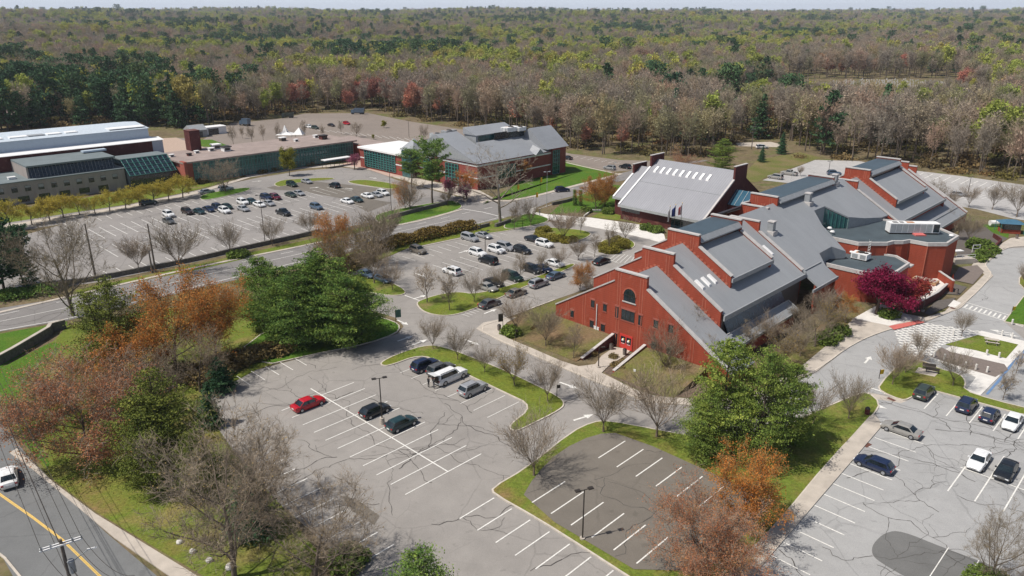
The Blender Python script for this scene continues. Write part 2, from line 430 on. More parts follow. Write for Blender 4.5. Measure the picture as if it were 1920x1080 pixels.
# ------------------------------------------------------------------ terrain
def sstep(a, b, x):
    t = min(1, max(0, (x - a) / (b - a))); return t * t * (3 - 2 * t)
def hill(x, y):
    r = math.hypot(x, y)
    if r < 520: return 0.0
    n = math.sin(x * .0021 + 1.3) * math.cos(y * .0017 + .4) + .6 * math.sin(x * .0043 - y * .0031 + 2) + .35 * math.sin(x * .009 + y * .007)
    s = sstep(520, 4300, r)
    n2 = math.sin(x * .0034 + y * .0012 + .7) * math.sin(y * .0042 + 1.1 + .4 * math.sin(x * .002))
    dip = sstep(300, 1500, x) * (1 - sstep(2600, 4200, r)) * 9
    return s * 44 + sstep(520, 1500, r) * 5 * n + sstep(700, 1700, r) * 9 * n2 - dip * sstep(520, 1400, r) + sstep(4300, 7000, r) * 10 + sstep(2600, 5200, r) * (9 * math.sin(x * .00075 + 1.0) * math.cos(x * .0019) + 5 * math.sin(x * .0041 + y * .0005) - 3)
def make_ground():
    rad = [0, 40, 90, 140, 200, 260, 330, 400, 470, 520] + [520 + 60 * k for k in range(1, 25)] + [1960 + 140 * k for k in range(1, 25)] + [5320 + 400 * k for k in range(1, 12)]
    na = 150; V = []; F = []
    for r in rad:
        for k in range(na + 1):
            a = R(-20 + 220 * k / na); x, y = r * math.cos(a), r * math.sin(a); V.append((x, y, hill(x, y)))
    for i in range(len(rad) - 1):
        for k in range(na):
            a = i * (na + 1) + k; F.append((a, a + na + 1, a + na + 2, a + 1))
    mb = MB(); mb.v = V; mb.f = F
    m, n, b = newmat('ground_cover'); v = coords(n)
    a = noise(n, v, .02, 6); f = noise(n, v, .6, 6, .75); g = noise(n, v, .09, 5, .7)
    c = ramp(n, a.outputs[0], [(.36, (.13, .12, .055)), (.5, (.16, .125, .08)), (.64, (.125, .125, .05))])
    c = mixc(n, .6, c, ramp(n, g.outputs[0], [(.35, (.1, .085, .05)), (.5, (.18, .14, .09)), (.62, (.1, .125, .035))]))
    c = mixc(n, .75, c, ramp(n, f.outputs[0], [(.3, .45), (.5, .95), (.72, 1.5)]), 'MULTIPLY')
    n.links.new(c, b.inputs['Base Color']); b.inputs['Roughness'].default_value = 1; b.inputs['Specular IOR Level'].default_value = 0
    mb.m = [mb.mi(m)] * len(F)
    o = mb.build('ground', smooth=True, merge=True); tag(o, kind='structure')
make_ground()

# ------------------------------------------------------------------ paved areas
front = [(392, 742), (480, 694), (600, 662), (690, 645), (745, 626), (757, 612), (742, 596), (700, 583), (650, 572), (640, 520),
         (764, 466), (874, 443), (966, 430), (1037, 414), (1093, 422), (1150, 433), (1217, 447), (1250, 457), (1165, 520), (1040, 562),
         (944, 599), (893, 616), (940, 641), (1085, 703), (1181, 742), (1217, 754), (1313, 762), (1380, 757), (1450, 735),
         (1531, 696), (1599, 644), (1671, 616), (1734, 604), (1802, 577), (1862, 517), (1846, 497), (1882, 465), (1925, 461),
         (2200, 470), (2300, 1500), (1200, 1500), (760, 1240), (663, 1068), (520, 940), (440, 850), (400, 790)]
sheet('parking_lot', PX(front), .02, M_ASPH)
right_lot = [(1653, 799), (1414, 1077), (1300, 1250), (2300, 1500), (2200, 760), (1925, 790), (1800, 745), (1735, 735), (1700, 752), (1670, 750), (1625, 735)]
sheet('parking_lot', PX(right_lot), .026, M_ASPHR)
sheet('road', PX([(1535, 697), (1600, 645), (1671, 617), (1734, 605), (1802, 578), (1863, 518), (1848, 497), (1883, 466), (2100, 462), (2100, 560), (1925, 545), (1882, 603), (1925, 640), (2100, 700), (2100, 760), (1925, 790), (1660, 740), (1600, 735), (1530, 770), (1470, 775), (1450, 737)]), .024, M_ASPHR)
# big far lot, its drive loop and the lots behind
far = [(120, 420), (0, 438), (-60, 452), (-60, 425), (0, 418), (240, 384), (355, 360), (480, 334), (560, 321), (640, 314), (700, 320), (745, 338), (830, 362), (905, 380), (900, 405),
       (850, 378), (830, 381), (735, 408), (581, 442), (368, 491), (180, 530), (60, 545), (-60, 560), (-60, 470)]
sheet('parking_lot', PX(far), .02, M_ASPHN)
sheet('parking_lot', PX([(500, 352), (560, 338), (640, 345), (765, 358), (700, 374), (735, 380), (690, 398), (640, 372), (560, 358), (515, 356)]), .026, M_ASPHD)
back = [(250, 262), (330, 258), (380, 262), (430, 232), (530, 222), (570, 213), (690, 212), (770, 228), (870, 243), (960, 258), (1068, 288), (1160, 300), (1245, 302), (1200, 318), (1150, 322), (1062, 305), (940, 300), (700, 290), (400, 290)]
sheet('parking_lot', PX(back), .02, asphalt('asphalt_brown_far', (.235, .2, .175)))
sheet('gravel_yard', PX([(250, 262), (330, 258), (420, 290), (300, 300)]), .03, simple('bare_earth', (.4, .3, .24), 1))
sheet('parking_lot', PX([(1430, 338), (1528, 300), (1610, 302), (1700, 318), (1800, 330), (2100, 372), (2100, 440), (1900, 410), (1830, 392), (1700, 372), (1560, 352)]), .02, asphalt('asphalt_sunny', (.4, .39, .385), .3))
sheet('road', PX([(1380, 268), (1445, 266), (1470, 272), (1460, 276), (1385, 274)]), .02, M_CONC)
# main road
mroad = [(-200, 600), (0, 578), (88, 564), (200, 538), (375, 498), (581, 458), (735, 425), (830, 404), (868, 392), (905, 384), (916, 376), (969, 376), (1104, 341), (1160, 326), (1240, 306), (1330, 300),
         (1240, 322), (1140, 345), (1082, 366), (1034, 378), (1000, 392), (1010, 404), (985, 402), (941, 408), (890, 423), (739, 450), (640, 476), (500, 512), (375, 540), (126, 601), (0, 622), (-200, 655)]
sheet('road', PX(mroad), .032, M_ROAD)
sheet('road', PX([(735, 380), (830, 366), (900, 376), (965, 402), (900, 425), (870, 398), (830, 386)]), .036, M_ROAD)
# corner road
sheet('road', PX([(-700, 560), (-300, 640), (-60, 730), (0, 790), (55, 858), (120, 925), (200, 1000), (300, 1085), (420, 1180), (700, 1500), (-200, 1700), (40, 1110), (0, 1036), (-100, 980), (-500, 820)]), .03, M_ROADG)
walk('sidewalk', PX([(18, 850), (32, 842), (100, 905), (180, 965), (262, 1015), (360, 1075), (480, 1150), (440, 1170), (330, 1090), (215, 1010), (120, 930), (60, 880)]), M_CONC)
kerbline(PX([(-100, 976), (0, 1036), (40, 1085)]), 1)
# sheets on top: newer brown lot, patches
dark = [UV(16.2, -40.8), UV(36.5, -40.8), UV(36.5, -22.6), UV(34, -21.2), UV(15.5, -21.2), UV(13.2, -24), UV(12.6, -30), UV(14, -36)]
# belt of grass between the front lot and the right lot
island('lawn', PX([(921, 916), (985, 879), (1070, 811), (1110, 792), (1140, 789), (1230, 806), (1340, 826), (1420, 820), (1480, 795), (1545, 765), (1600, 742), (1626, 735), (1652, 757),
                   (1638, 781), (1557, 864), (1450, 994), (1373, 1070), (1300, 1160), (1180, 1085), (1100, 1033), (1010, 976), (925, 928)]), M_GRASSB, 1)
sheet('parking_lot', chaikin(dark, 1), .17, M_ASPHD)
walk('sidewalk', PX([(1630, 782), (1640, 780), (1655, 798), (1414, 1079), (1250, 1260), (1210, 1240), (1373, 1069), (1450, 993), (1557, 863)]), M_CONC, .155)
sheet('asphalt_patch', chaikin(PX([(1636, 1020), (1660, 998), (1690, 995), (1770, 1028), (1900, 1075), (1850, 1120), (1720, 1095), (1650, 1055), (1634, 1040)]), 2), .032, M_PATCH)
sheet('asphalt_patch', PX([(640, 930), (668, 936), (712, 968), (702, 985), (660, 958)]), .032, M_ASPHD)
sheet('lawn', PX([(1625, 735), (1700, 752), (1690, 756), (1640, 748)]), .03, M_CONC)
# islands
island('lawn', PX([(712, 681), (738, 667), (791, 649), (827, 648), (933, 689), (1000, 720), (1049, 745), (1060, 757), (1053, 769), (991, 800), (965, 812), (950, 800), (1000, 763), (947, 738), (876, 704), (827, 680), (787, 666), (731, 687), (716, 687)]), M_GRASS)
island('lawn', PX([(780, 572), (784, 565), (817, 554), (857, 547), (893, 553), (983, 528), (1040, 506), (1075, 493), (1080, 500), (992, 535), (936, 560), (905, 574), (862, 590), (829, 594), (795, 587)]), M_GRASS)
island('lawn', PX([(1005, 434), (1012, 426), (1060, 429), (1093, 432), (1111, 438), (1100, 447), (1067, 457), (1033, 450), (1007, 443)]), M_GRASS)
island('lawn', PX([(1123, 466), (1127, 451), (1150, 447), (1177, 447), (1192, 457), (1188, 466), (1160, 474), (1127, 475)]), M_GRASS)
island('lawn', PX([(677, 514), (700, 512), (735, 530), (768, 549), (742, 557), (690, 549), (650, 545), (640, 520)]), M_GRASS)
island('lawn', PX([(941, 431), (950, 416), (985, 400), (1010, 403), (1037, 414), (990, 426)]), M_GRASSG)
island('lawn', PX([(375, 376), (374, 366), (440, 354), (471, 352), (468, 358), (400, 374)]), M_GRASSG)
island('lawn', PX([(511, 346), (528, 338), (560, 336), (620, 333), (632, 337), (560, 342), (525, 352)]), M_GRASS)
island('lawn', PX([(640, 341), (690, 336), (772, 352), (740, 356), (700, 351)]), M_GRASS)
island('lawn', PX([(695, 407), (735, 394), (830, 378), (850, 376), (868, 384), (862, 394), (800, 410), (740, 424), (720, 424)]), M_GRASSG)
# grass strips beside the main road
strip = PX([(140, 545), (368, 496), (581, 449), (720, 417), (735, 420), (581, 457), (375, 505), (200, 540), (150, 552)])
sheet('lawn', strip, .045, M_GRASS)
kerbline(PX([(-60, 600), (88, 566), (200, 540), (375, 500), (581, 459), (735, 425), (800, 412), (866, 393)]), 1, .9, .12, M_CONC)
kerbline(PX([(916, 377), (969, 377), (1104, 342), (1165, 326)]), 1, 1.6, .12, M_CONC)
kerbline(PX([(765, 468), (874, 445), (966, 431), (1037, 415)]), 1, .25, .14)
sheet('lawn', PX([(640, 480), (760, 448), (880, 424), (941, 410), (966, 430), (874, 443), (764, 466), (640, 516)]), .045, M_GRASS)
sheet('lawn', PX([(-300, 700), (-100, 660), (0, 626), (126, 603), (126, 612), (95, 625), (60, 655), (0, 690), (-100, 720)]), .04, M_GRASSG)
sheet('lawn', PX([(126, 612), (300, 580), (460, 560), (600, 590), (640, 640), (480, 694), (392, 742), (400, 790), (440, 850), (520, 940), (600, 1040), (560, 1120), (380, 1080), (262, 1010), (180, 960), (100, 900), (60, 850), (0, 775), (-70, 715), (0, 692), (60, 660), (100, 640)]), .034, M_GRASSB)
sheet('lawn', chaikin(PX([(-100, 722), (0, 692), (60, 660), (100, 640), (118, 650), (80, 690), (60, 760), (75, 830), (100, 885), (60, 850), (0, 775), (-70, 710)]), 1), .038, M_GRASSG)
island('lawn', PX([(690, 590), (740, 603), (752, 614), (742, 627), (690, 645), (600, 663), (480, 690), (450, 640), (600, 590)]), M_GRASSG, 1)
# brick gable building: lawns, walks
sheet('lawn', PX([(905, 607), (944, 600), (1045, 562), (1060, 560), (1000, 640), (960, 636), (925, 615)]), .04, M_GRASSM)
walk('sidewalk', PX([(893, 617), (906, 606), (944, 598), (968, 596), (950, 606), (938, 622), (950, 634), (1000, 655), (1053, 678), (1085, 688), (1116, 684), (1128, 668), (1152, 652), (1184, 656), (1172, 668), (1140, 688), (1128, 700), (1190, 731), (1230, 744), (1316, 750), (1316, 763), (1217, 755), (1181, 743), (1085, 704), (940, 642)]), M_CONC)
kerbline(PX([(1040, 563), (944, 599), (893, 616), (940, 641), (1085, 703), (1181, 742), (1217, 754), (1313, 762)]), 1, .22, .17)
sheet('mulch_bed', PX([(1130, 697), (1142, 688), (1178, 664), (1240, 690), (1330, 712), (1330, 749), (1232, 741), (1190, 727)]), .03, M_MULCH)
sheet('lawn', PX([(1313, 740), (1400, 700), (1490, 640), (1590, 575), (1640, 585), (1600, 600), (1560, 640), (1500, 688), (1450, 722), (1380, 745)]), .03, M_GRASSM)
walk('sidewalk', PX([(1316, 763), (1380, 757), (1450, 736), (1531, 697), (1599, 645), (1671, 617), (1734, 605), (1802, 578), (1862, 518), (1846, 497), (1882, 466), (1930, 461), (1960, 462), (1960, 440), (1895, 447), (1870, 462), (1838, 480), (1822, 498), (1846, 515), (1826, 535), (1771, 585), (1735, 596), (1700, 590), (1650, 570), (1600, 598), (1560, 640), (1500, 690), (1440, 725), (1380, 746), (1316, 751)]), M_CONC)
kerbline(PX([(1313, 762), (1380, 757), (1450, 736), (1531, 696), (1599, 644), (1671, 616), (1734, 604), (1802, 577), (1862, 517), (1850, 503), (1846, 494), (1882, 465), (1925, 461), (1980, 462)]), 2, .24, .17)
sheet('loading_pad', PX([(1798, 502), (1832, 498), (1845, 510), (1824, 534), (1784, 525)]), .132, M_PAVER)
sheet('mulch_bed', PX([(1785, 532), (1813, 539), (1798, 554), (1770, 552)]), .132, M_MULCHD)
sheet('mulch_bed', PX([(1733, 588), (1755, 565), (1792, 559), (1775, 577), (1742, 592)]), .132, M_MULCHD)
sheet('mulch_bed', PX([(1800, 430), (1860, 425), (1890, 447), (1838, 478), (1822, 494), (1805, 495), (1790, 470)]), .05, M_MULCHD)
sheet('lawn', PX([(1840, 420), (1895, 425), (1890, 447), (1862, 437)]), .06, M_GRASSG)
sheet('plaza', PX([(1600, 598), (1650, 570), (1700, 590), (1712, 600), (1668, 612)]), .128, M_CONCW)
sheet('ramp_pad', PX([(1768, 573), (1785, 562), (1802, 569), (1790, 578)]), .13, M_CONCW)
sheet('painted_kerb', PX([(1666, 613), (1722, 602), (1734, 606), (1676, 620)]), .19, M_REDPAV)
# upper walks and lawns round the flat roofed wing
walk('sidewalk', PX([(1003, 398), (1022, 402), (1045, 404), (1110, 409), (1200, 422), (1245, 440), (1250, 458), (1217, 449), (1150, 434), (1093, 423), (1037, 414), (1010, 406), (985, 396), (1005, 388)]), M_CONCW)
sheet('lawn', PX([(1030, 402), (1050, 384), (1085, 366), (1140, 345), (1175, 350), (1165, 400), (1100, 398)]), .05, M_GRASSG)
sheet('lawn', PX([(1108, 407), (1130, 396), (1165, 400), (1250, 425), (1240, 432), (1180, 416)]), .05, M_GRASSB)
sheet('lawn', PX([(905, 384), (960, 350), (1050, 300), (1110, 315), (1160, 326), (1104, 340), (969, 374), (918, 375)]), .045, M_GRASSG)
sheet('lawn', PX([(1380, 340), (1420, 300), (1500, 285), (1540, 296), (1440, 330), (1420, 342)]), .045, grass('dry_lawn', [(.35, (.2, .16, .08)), (.6, (.13, .14, .04))]))
kerbline(PX([(1062, 305), (1100, 314), (1157, 326)]), 1, 1.0, .1, M_CONC)
walk('sidewalk', PX([(740, 333), (800, 352), (870, 370), (905, 381), (925, 372), (900, 358), (830, 345), (757, 330), (700, 318), (640, 308), (560, 312), (460, 330), (470, 333), (560, 317), (640, 312), (700, 320)]), M_CONC)
walk('sidewalk', PX([(-60, 442), (0, 432), (240, 392), (370, 364), (470, 333), (466, 331), (365, 360), (240, 386), (0, 424), (-60, 433)]), M_CONC)
sheet('plaza', PX([(640, 308), (680, 300), (757, 331), (730, 332), (690, 318)]), .135, simple('pink_pavers', (.42, .3, .25), .9))
sheet('lawn', PX([(0, 420), (240, 383), (360, 358), (470, 328), (640, 305), (640, 302), (460, 318), (330, 340), (0, 400)]), .04, M_GRASS)
sheet('lawn', PX([(352, 262), (398, 262), (440, 278), (380, 275)]), .05, M_GRASSG)
# grass court with the picnic table, pavers, small island plazas
walk('sidewalk', PX([(1742, 671), (1840, 621), (1932, 643), (1890, 688), (1868, 712), (1838, 742), (1812, 732), (1830, 708), (1795, 690), (1767, 680)]), M_CONCW, .1)
sheet('lawn', PX([(1772, 647), (1833, 629), (1909, 647), (1886, 673), (1830, 658)]), .112, M_GRASS)
sheet('paver_strip', PX([(1744, 670), (1765, 652), (1783, 661), (1883, 684), (1890, 694), (1866, 708), (1795, 687)]), .116, M_PAVER)
island('lawn', PX([(1645, 724), (1695, 672), (1735, 678), (1760, 692), (1800, 702), (1812, 716), (1808, 733), (1860, 750), (1950, 772), (1950, 788), (1800, 747), (1737, 730), (1704, 750), (1690, 752), (1650, 735)]), M_GRASS, 1)
sheet('bench_pad', PX([(1722, 690), (1760, 700), (1752, 708), (1715, 700)]), .16, M_CONC)
island('lawn', PX([(1882, 604), (1918, 556), (1990, 540), (1990, 620), (1925, 612), (1908, 609)]), M_GRASSG, 0)
island('lawn', PX([(1925, 505), (1905, 528), (1925, 548), (2050, 540), (2050, 490)]), M_GRASSB, 1)

# ------------------------------------------------------------------ painted lines
def lattice(mb):
    poly = PX([(1676, 619), (1736, 606), (1840, 622), (1829, 628), (1768, 647), (1742, 671), (1697, 671)])
    def clip(a, b):
        ts = []
        n = len(poly)
        for i in range(n):
            p, q = poly[i], poly[(i + 1) % n]
            d = (b[0] - a[0]) * (q[1] - p[1]) - (b[1] - a[1]) * (q[0] - p[0])
            if abs(d) < 1e-9: continue
            t = ((p[0] - a[0]) * (q[1] - p[1]) - (p[1] - a[1]) * (q[0] - p[0])) / d
            s = ((p[0] - a[0]) * (b[1] - a[1]) - (p[1] - a[1]) * (b[0] - a[0])) / d
            if 0 <= s <= 1: ts.append(t)
        ts.sort(); return [(ts[i], ts[i + 1]) for i in range(0, len(ts) - 1, 2)]
    cx = sum(p[0] for p in poly) / 7; cy = sum(p[1] for p in poly) / 7
    for k, ang in enumerate((R(4), R(-70))):
        d = (math.cos(ang), math.sin(ang)); nn = (-d[1], d[0])
        for i in range(-17, 18):
            o = (cx + nn[0] * i * .95, cy + nn[1] * i * .95)
            for t0, t1 in clip(o, (o[0] + d[0], o[1] + d[1])):
                line(mb, (o[0] + d[0] * t0, o[1] + d[1] * t0), (o[0] + d[0] * t1, o[1] + d[1] * t1), .3, .05 + .006 * k)
def line(mb, a, b, w, z, mat=None):
    dx, dy = b[0] - a[0], b[1] - a[1]; L = math.hypot(dx, dy) or 1; nx, ny = -dy / L * w / 2, dx / L * w / 2
    mb.face([(a[0] + nx, a[1] + ny, z), (a[0] - nx, a[1] - ny, z), (b[0] - nx, b[1] - ny, z), (b[0] + nx, b[1] + ny, z)], mat or M_MARK)
mk = MB()
def luv(u0, v0, u1, v1, w=.105, z=.042): line(mk, UV(u0, v0), UV(u1, v1), w, z)
for i in range(11): luv(-20.9 + 2.7 * i, -48.7, -20.9 + 2.7 * i, -37.1, .14)
luv(-23.7, -42.55, 6.1, -42.45, .17, .046)
for i in range(8): luv(-18.6 + 2.7 * i, -30.5, -18.6 + 2.7 * i, -24.5)
for i in range(9): luv(13.6 + 2.74 * i, -47.3, 13.6 + 2.74 * i, -42.2, .15)
for i in range(9): luv(-9.9 + 2.73 * i, -59.4, -9.9 + 2.73 * i, -54.7, .15)
for i in range(7): luv(-35, -38.9 - 2.3 * i, -30.9, -38.9 - 2.3 * i, .12)
for i in range(6): luv(17.3 + 2.77 * i, -40.0, 17.3 + 2.77 * i, -34.5, .15, .185)
for i in range(6): luv(17.0 + 2.74 * i, -28.0, 17.0 + 2.74 * i, -22.6, .15, .185)
for i in range(13): luv(-64.8, 2.9 + 2.6 * i, -60.1, 2.9 + 2.6 * i, .12)
for i in range(11): luv(-55.2, 6.3 + 2.6 * i, -45.0, 6.3 + 2.6 * i, .12)
for i in range(14): luv(-37.6, 1.5 + 2.6 * i, -33.6, 1.5 + 2.6 * i, .12)
for i in range(21): luv(-150.2, -38.3 + 2.6 * i, -145.8, -38.3 + 2.6 * i, .13)
for i in range(15): luv(-139.4, -41 + 2.6 * i, -127.4, -41 + 2.6 * i, .15)
luv(-133.4, -41, -133.4, -4, .12, .046)
for i in range(26): luv(-121.1, -39 + 2.6 * i, -109.3, -39 + 2.6 * i, .14)
luv(-115.2, -39, -115.2, 26, .12, .046)
for i in range(23): luv(-101.6, -47.4 + 2.6 * i, -96.9, -47.4 + 2.6 * i, .14)
for i in range(14): luv(-139, 2 + 2.6 * i, -129, 2 + 2.6 * i, .12)
for i in range(16): luv(38.9, 3.1 - 2.72 * i, 43.8, 3.1 - 2.72 * i, .15)
for i in range(9): luv(40.9 + 2.75 * i, 12.7, 40.9 + 2.75 * i, 18.8, .14)
for i in range(8): luv(49.0 + 2.7 * i, -5.6, 49.0 + 2.7 * i, 6.9, .15)
luv(48.6, .62, 70, .68, .16, .046)
for i in range(8): luv(52.0 + 2.7 * i, -28, 52.0 + 2.7 * i, -16, .09)
lattice(mk)
def pl(a, b, w=.15, z=.046, mat=None): line(mk, G(*a), G(*b), w, z, mat)
pl((1788, 571), (1918, 613), .22); pl((1800, 564), (1925, 601), .22)
for i in range(15):
    t = i / 14; pl((1790 + 126 * t, 571 + 40 * t), (1797 + 124 * t, 566 + 37 * t), .3, .05)
for i in range(12):                                           # hatched bay by the loop
    pl((1160 + 6 * i, 474 + 1.5 * i), (1135 + 9 * i, 492 + .3 * i), .12)
for i in range(7): pl((862 + 6 * i, 588 - 3 * i), (880 + 6 * i, 594 - 3 * i), .1)
pl((759, 554), (792, 566), .2); pl((1100, 470), (1160, 494), .12)
# road lines
def rl(pts, w=.15, dash=None, mat=None, z=.052):
    p = PX(pts)
    for i in range(len(p) - 1):
        a, b = p[i], p[i + 1]; L = math.hypot(b[0] - a[0], b[1] - a[1])
        if not dash: line(mk, a, b, w, z, mat); continue
        t = 0
        while t < L:
            e = min(L, t + dash[0]); line(mk, (a[0] + (b[0] - a[0]) * t / L, a[1] + (b[1] - a[1]) * t / L), (a[0] + (b[0] - a[0]) * e / L, a[1] + (b[1] - a[1]) * e / L), w, z, mat); t += dash[0] + dash[1]
rl([(-100, 636), (0, 620), (126, 598), (375, 536), (640, 472), (739, 446), (890, 420), (940, 407)], .2)
rl([(-100, 618), (0, 603), (140, 574), (375, 518), (640, 459), (760, 432), (860, 410)], .15)
rl([(-100, 600), (0, 591), (150, 558), (375, 508), (581, 465)], .15, (3, 6))
rl([(735, 408 + 24), (866, 401), (1000, 372), (1104, 346)], .15, (3, 5))
rl([(945, 408), (905, 398), (868, 392)], .3); rl([(1010, 392), (1080, 368), (1150, 347)], .15)
for d in (0, 3.2): rl([(-300, 770 + d), (-100, 860 + d), (0, 926 + d), (60, 968 + d), (118, 1012 + d), (190, 1082 + d), (330, 1230 + d)], .13, None, M_MARKY)
def arrow(px, py, ang, L=3.2, z=.05, hook=0):
    x, y = G(px, py); c, s = math.cos(ang), math.sin(ang)
    def P(a, b): return (x + a * c - b * s, y + a * s + b * c, z)
    mk.face([P(-L / 2, -.16), P(L * .1, -.16), P(L * .1, .16), P(-L / 2, .16)], M_MARK)
    mk.face([P(L * .1, -.55), P(L / 2, 0), P(L * .1, .55)], M_MARK)
    if hook: mk.face([P(-L / 2, -.16), P(-L / 2 + .35, -.16), P(-L / 2 + .35, -hook), P(-L / 2, -hook)], M_MARK)
for a in ((755, 605, R(-45)), (760, 635, R(45)), (787, 642, R(45)), (920, 584, R(45)), (788, 516, R(-40)), (870, 472, R(45)), (788, 557, R(42)), (885, 642, R(-42)), (1066, 723, R(-40)), (1094, 783, R(30)),
          (1627, 675, R(50)), (1655, 735, R(-45)), (1876, 622, R(150)), (1890, 628, R(-30)), (1128, 452, R(40)), (1640, 760, R(-40)), (482, 340, R(20)), (560, 330, R(0)), (700, 334, R(-30)), (845, 367, R(-30)), (590, 352, R(30)), (655, 354, R(-30))):
    arrow(*a)
# words on the pavement: none legible
# right lot accessible bays (blue)
for i in range(6): pl((1893 + 7 * i, 668 - 4 * i), (1878 + 9 * i, 690 - 2 * i), .12, .05, M_MARKB)
rl([(1925, 640), (1890, 693), (1850, 740)], .3, None, M_MARKB, .06)
for i in range(5): pl((1845 + 10 * i, 716 + 4 * i), (1858 + 10 * i, 704 + 4 * i), .12, .05, M_MARKB)
rl([(1700, 325), (1760, 338), (1925, 372)], .15)
for i in range(12): pl((1716 + 17 * i, 332 + 2.6 * i), (1732 + 17 * i, 324 + 2.6 * i), .25)
for i in range(9): pl((1760 + 16 * i, 378 - 1 * i), (1790 + 14 * i, 362 + 1 * i), .15)
for i in range(16): pl((590 + 14 * i, 242 + 1.4 * i), (604 + 14 * i, 246 + 1.6 * i), .2)
for i in range(10): pl((1075 + 13 * i, 296 + 2 * i), (1086 + 13 * i, 293 + 2 * i), .15)
tag(mk.build('road_markings', merge=False), kind='structure')
for p in ([(1170, 739), (1160, 733)], [(1678, 752), (1664, 746)], [(1621, 838), (1631, 832)], [(1782, 578), (1790, 581)]):
    a = G(*p[0]); b = G(*p[1]); m_ = MB(); line(m_, a, b, .6, .2 if p[0][0] > 1700 else .045, simple('drain_rust', (.12, .05, .035)) if 'drain_rust' not in MATS else MATS['drain_rust'])
    tag(m_.build('storm_drain', merge=False), kind='structure')

# ------------------------------------------------------------------ cracks and tar seams in the paving
def inpoly(x, y, poly):
    c = False; n = len(poly)
    for i in range(n):
        a, b = poly[i], poly[i - 1]
        if (a[1] > y) != (b[1] > y) and x < (b[0] - a[0]) * (y - a[1]) / (b[1] - a[1]) + a[0]: c = not c
    return c
def make_cracks():
    rng = random.Random(21); mb = MB(); m = simple('crack_tar', (.055, .05, .047), .9, var=.2)
    def walk_(x, y, a, L, w, lev, poly, z):
        t = 0; pts = [(x, y)]; da = 0
        while t < L:
            st = .35 + .5 * rng.random(); da = da * .6 + rng.gauss(0, .28); aa = a + da + rng.gauss(0, .22); x += math.cos(aa) * st; y += math.sin(aa) * st; t += st
            if not inpoly(x, y, poly): break
            pts.append((x, y))
            if lev < 2 and rng.random() < .05 + .03 * lev: walk_(x, y, a + rng.choice((-1, 1)) * (.7 + .7 * rng.random()), L * (.18 + .4 * rng.random()), w * .72, lev + 1, poly, z)
        for i in range(len(pts) - 1):
            ww = w * (.6 + .8 * rng.random()) * (1 - .5 * i / len(pts)); line(mb, pts[i], pts[i + 1], ww, z + rng.random() * .002, m)
    def field(poly, n, L0, L1, w, z, box):
        k = 0; guard = 0
        while k < n and guard < n * 30:
            guard += 1; x, y = G(rng.uniform(box[0], box[2]), rng.uniform(box[1], box[3]))
            if not inpoly(x, y, poly): continue
            base = ANG + (0 if rng.random() < .5 else math.pi / 2) + rng.gauss(0, .4) + (math.pi if rng.random() < .5 else 0); walk_(x, y, base, rng.uniform(L0, L1), w * rng.uniform(.7, 1.3), 0, poly, z); k += 1
    F = PX(front); Rg = PX(right_lot)
    field(F, 18, 9, 30, .085, .036, (400, 600, 1100, 1075)); field(F, 10, 5, 16, .085, .036, (600, 440, 1250, 640)); field(F, 6, 4, 12, .08, .036, (1000, 650, 1600, 800))
    field(Rg, 20, 7, 26, .075, .038, (1400, 760, 1920, 1075)); field(dark, 8, 5, 16, .08, .176, (980, 830, 1380, 1060))
    field(PX([(1535, 697), (1671, 617), (1734, 605), (1802, 578), (1863, 518), (1848, 497), (1925, 466), (1925, 600), (1880, 603), (1700, 660), (1600, 735)]), 5, 4, 10, .08, .036, (1540, 480, 1920, 730))
    field(PX(far), 16, 8, 26, .12, .036, (150, 330, 850, 520)); field(PX(mroad), 14, 8, 22, .12, .042, (0, 340, 1150, 620))
    tag(mb.build('pavement_cracks', merge=False), kind='structure')
make_cracks()

# ------------------------------------------------------------------ buildings (campus frame: u along the front, v into depth)
def coping(mb, prof, v0, v1, mat, w=.12, t=.22):             # stone capping along the top edges of a wall profile
    mb.mark(); mb.hold = True
    for (a, b) in zip(prof[:-1], prof[1:]):
        if abs(a[0] - b[0]) < .05: continue
        L = math.hypot(b[0] - a[0], b[1] - a[1]); nx, nz = -(b[1] - a[1]) / L, (b[0] - a[0]) / L
        if nz < 0: nx, nz = -nx, -nz
        mb.wallv([(a[0], a[1] + .004), (b[0], b[1] + .004), (b[0] + nx * t, b[1] + nz * t), (a[0] + nx * t, a[1] + nz * t)], v0 - w, v1 + w, mat)
    mb.hold = False
def strips(mb, us, z0, ztop, v, mat, w=.13, t=.03):
    for u in us:
        zt = ztop(u); mb.box(u - w / 2, u + w / 2, v - t, v - .002, z0, zt - .3, mat)
def window(root, name, u0, u1, z0, z1, v, glass=M_GLASSD, mull=0, frame=M_BLACKM, head=None, t=.06):
    f = MB()
    w = .09
    f.box(u0, u0 + w, v - t, v - .003, z0, z1, frame); f.box(u1 - w, u1, v - t, v - .003, z0, z1, frame)
    f.box(u0 + w, u1 - w, v - t, v - .003, z0, z0 + w, frame); f.box(u0 + w, u1 - w, v - t, v - .003, z1 - w, z1, frame)
    for i in range(mull):
        c = u0 + (u1 - u0) * (i + 1) / (mull + 1); f.box(c - .04, c + .04, v - t + .004, v - .003, z0 + w, z1 - w, frame)
    if head:
        f.box(u0 - .15, u1 + .15, v - .05, v - .004, z1 + .004, z1 + .32, head); f.box(u0 - .08, u1 + .08, v - .09, v - .004, z0 - .16, z0 - .004, head)
    o = f.build(name, root)
    p = MB(); p.box(u0 + w + .003, u1 - w - .003, v - .025, v - .003, z0 + w + .003, z1 - w - .003, glass); p.build('pane', o)
    return o
def slopes(c, top_w, z_sh, k):
    return lambda u: z_sh - k * (abs(u - c) - top_w)
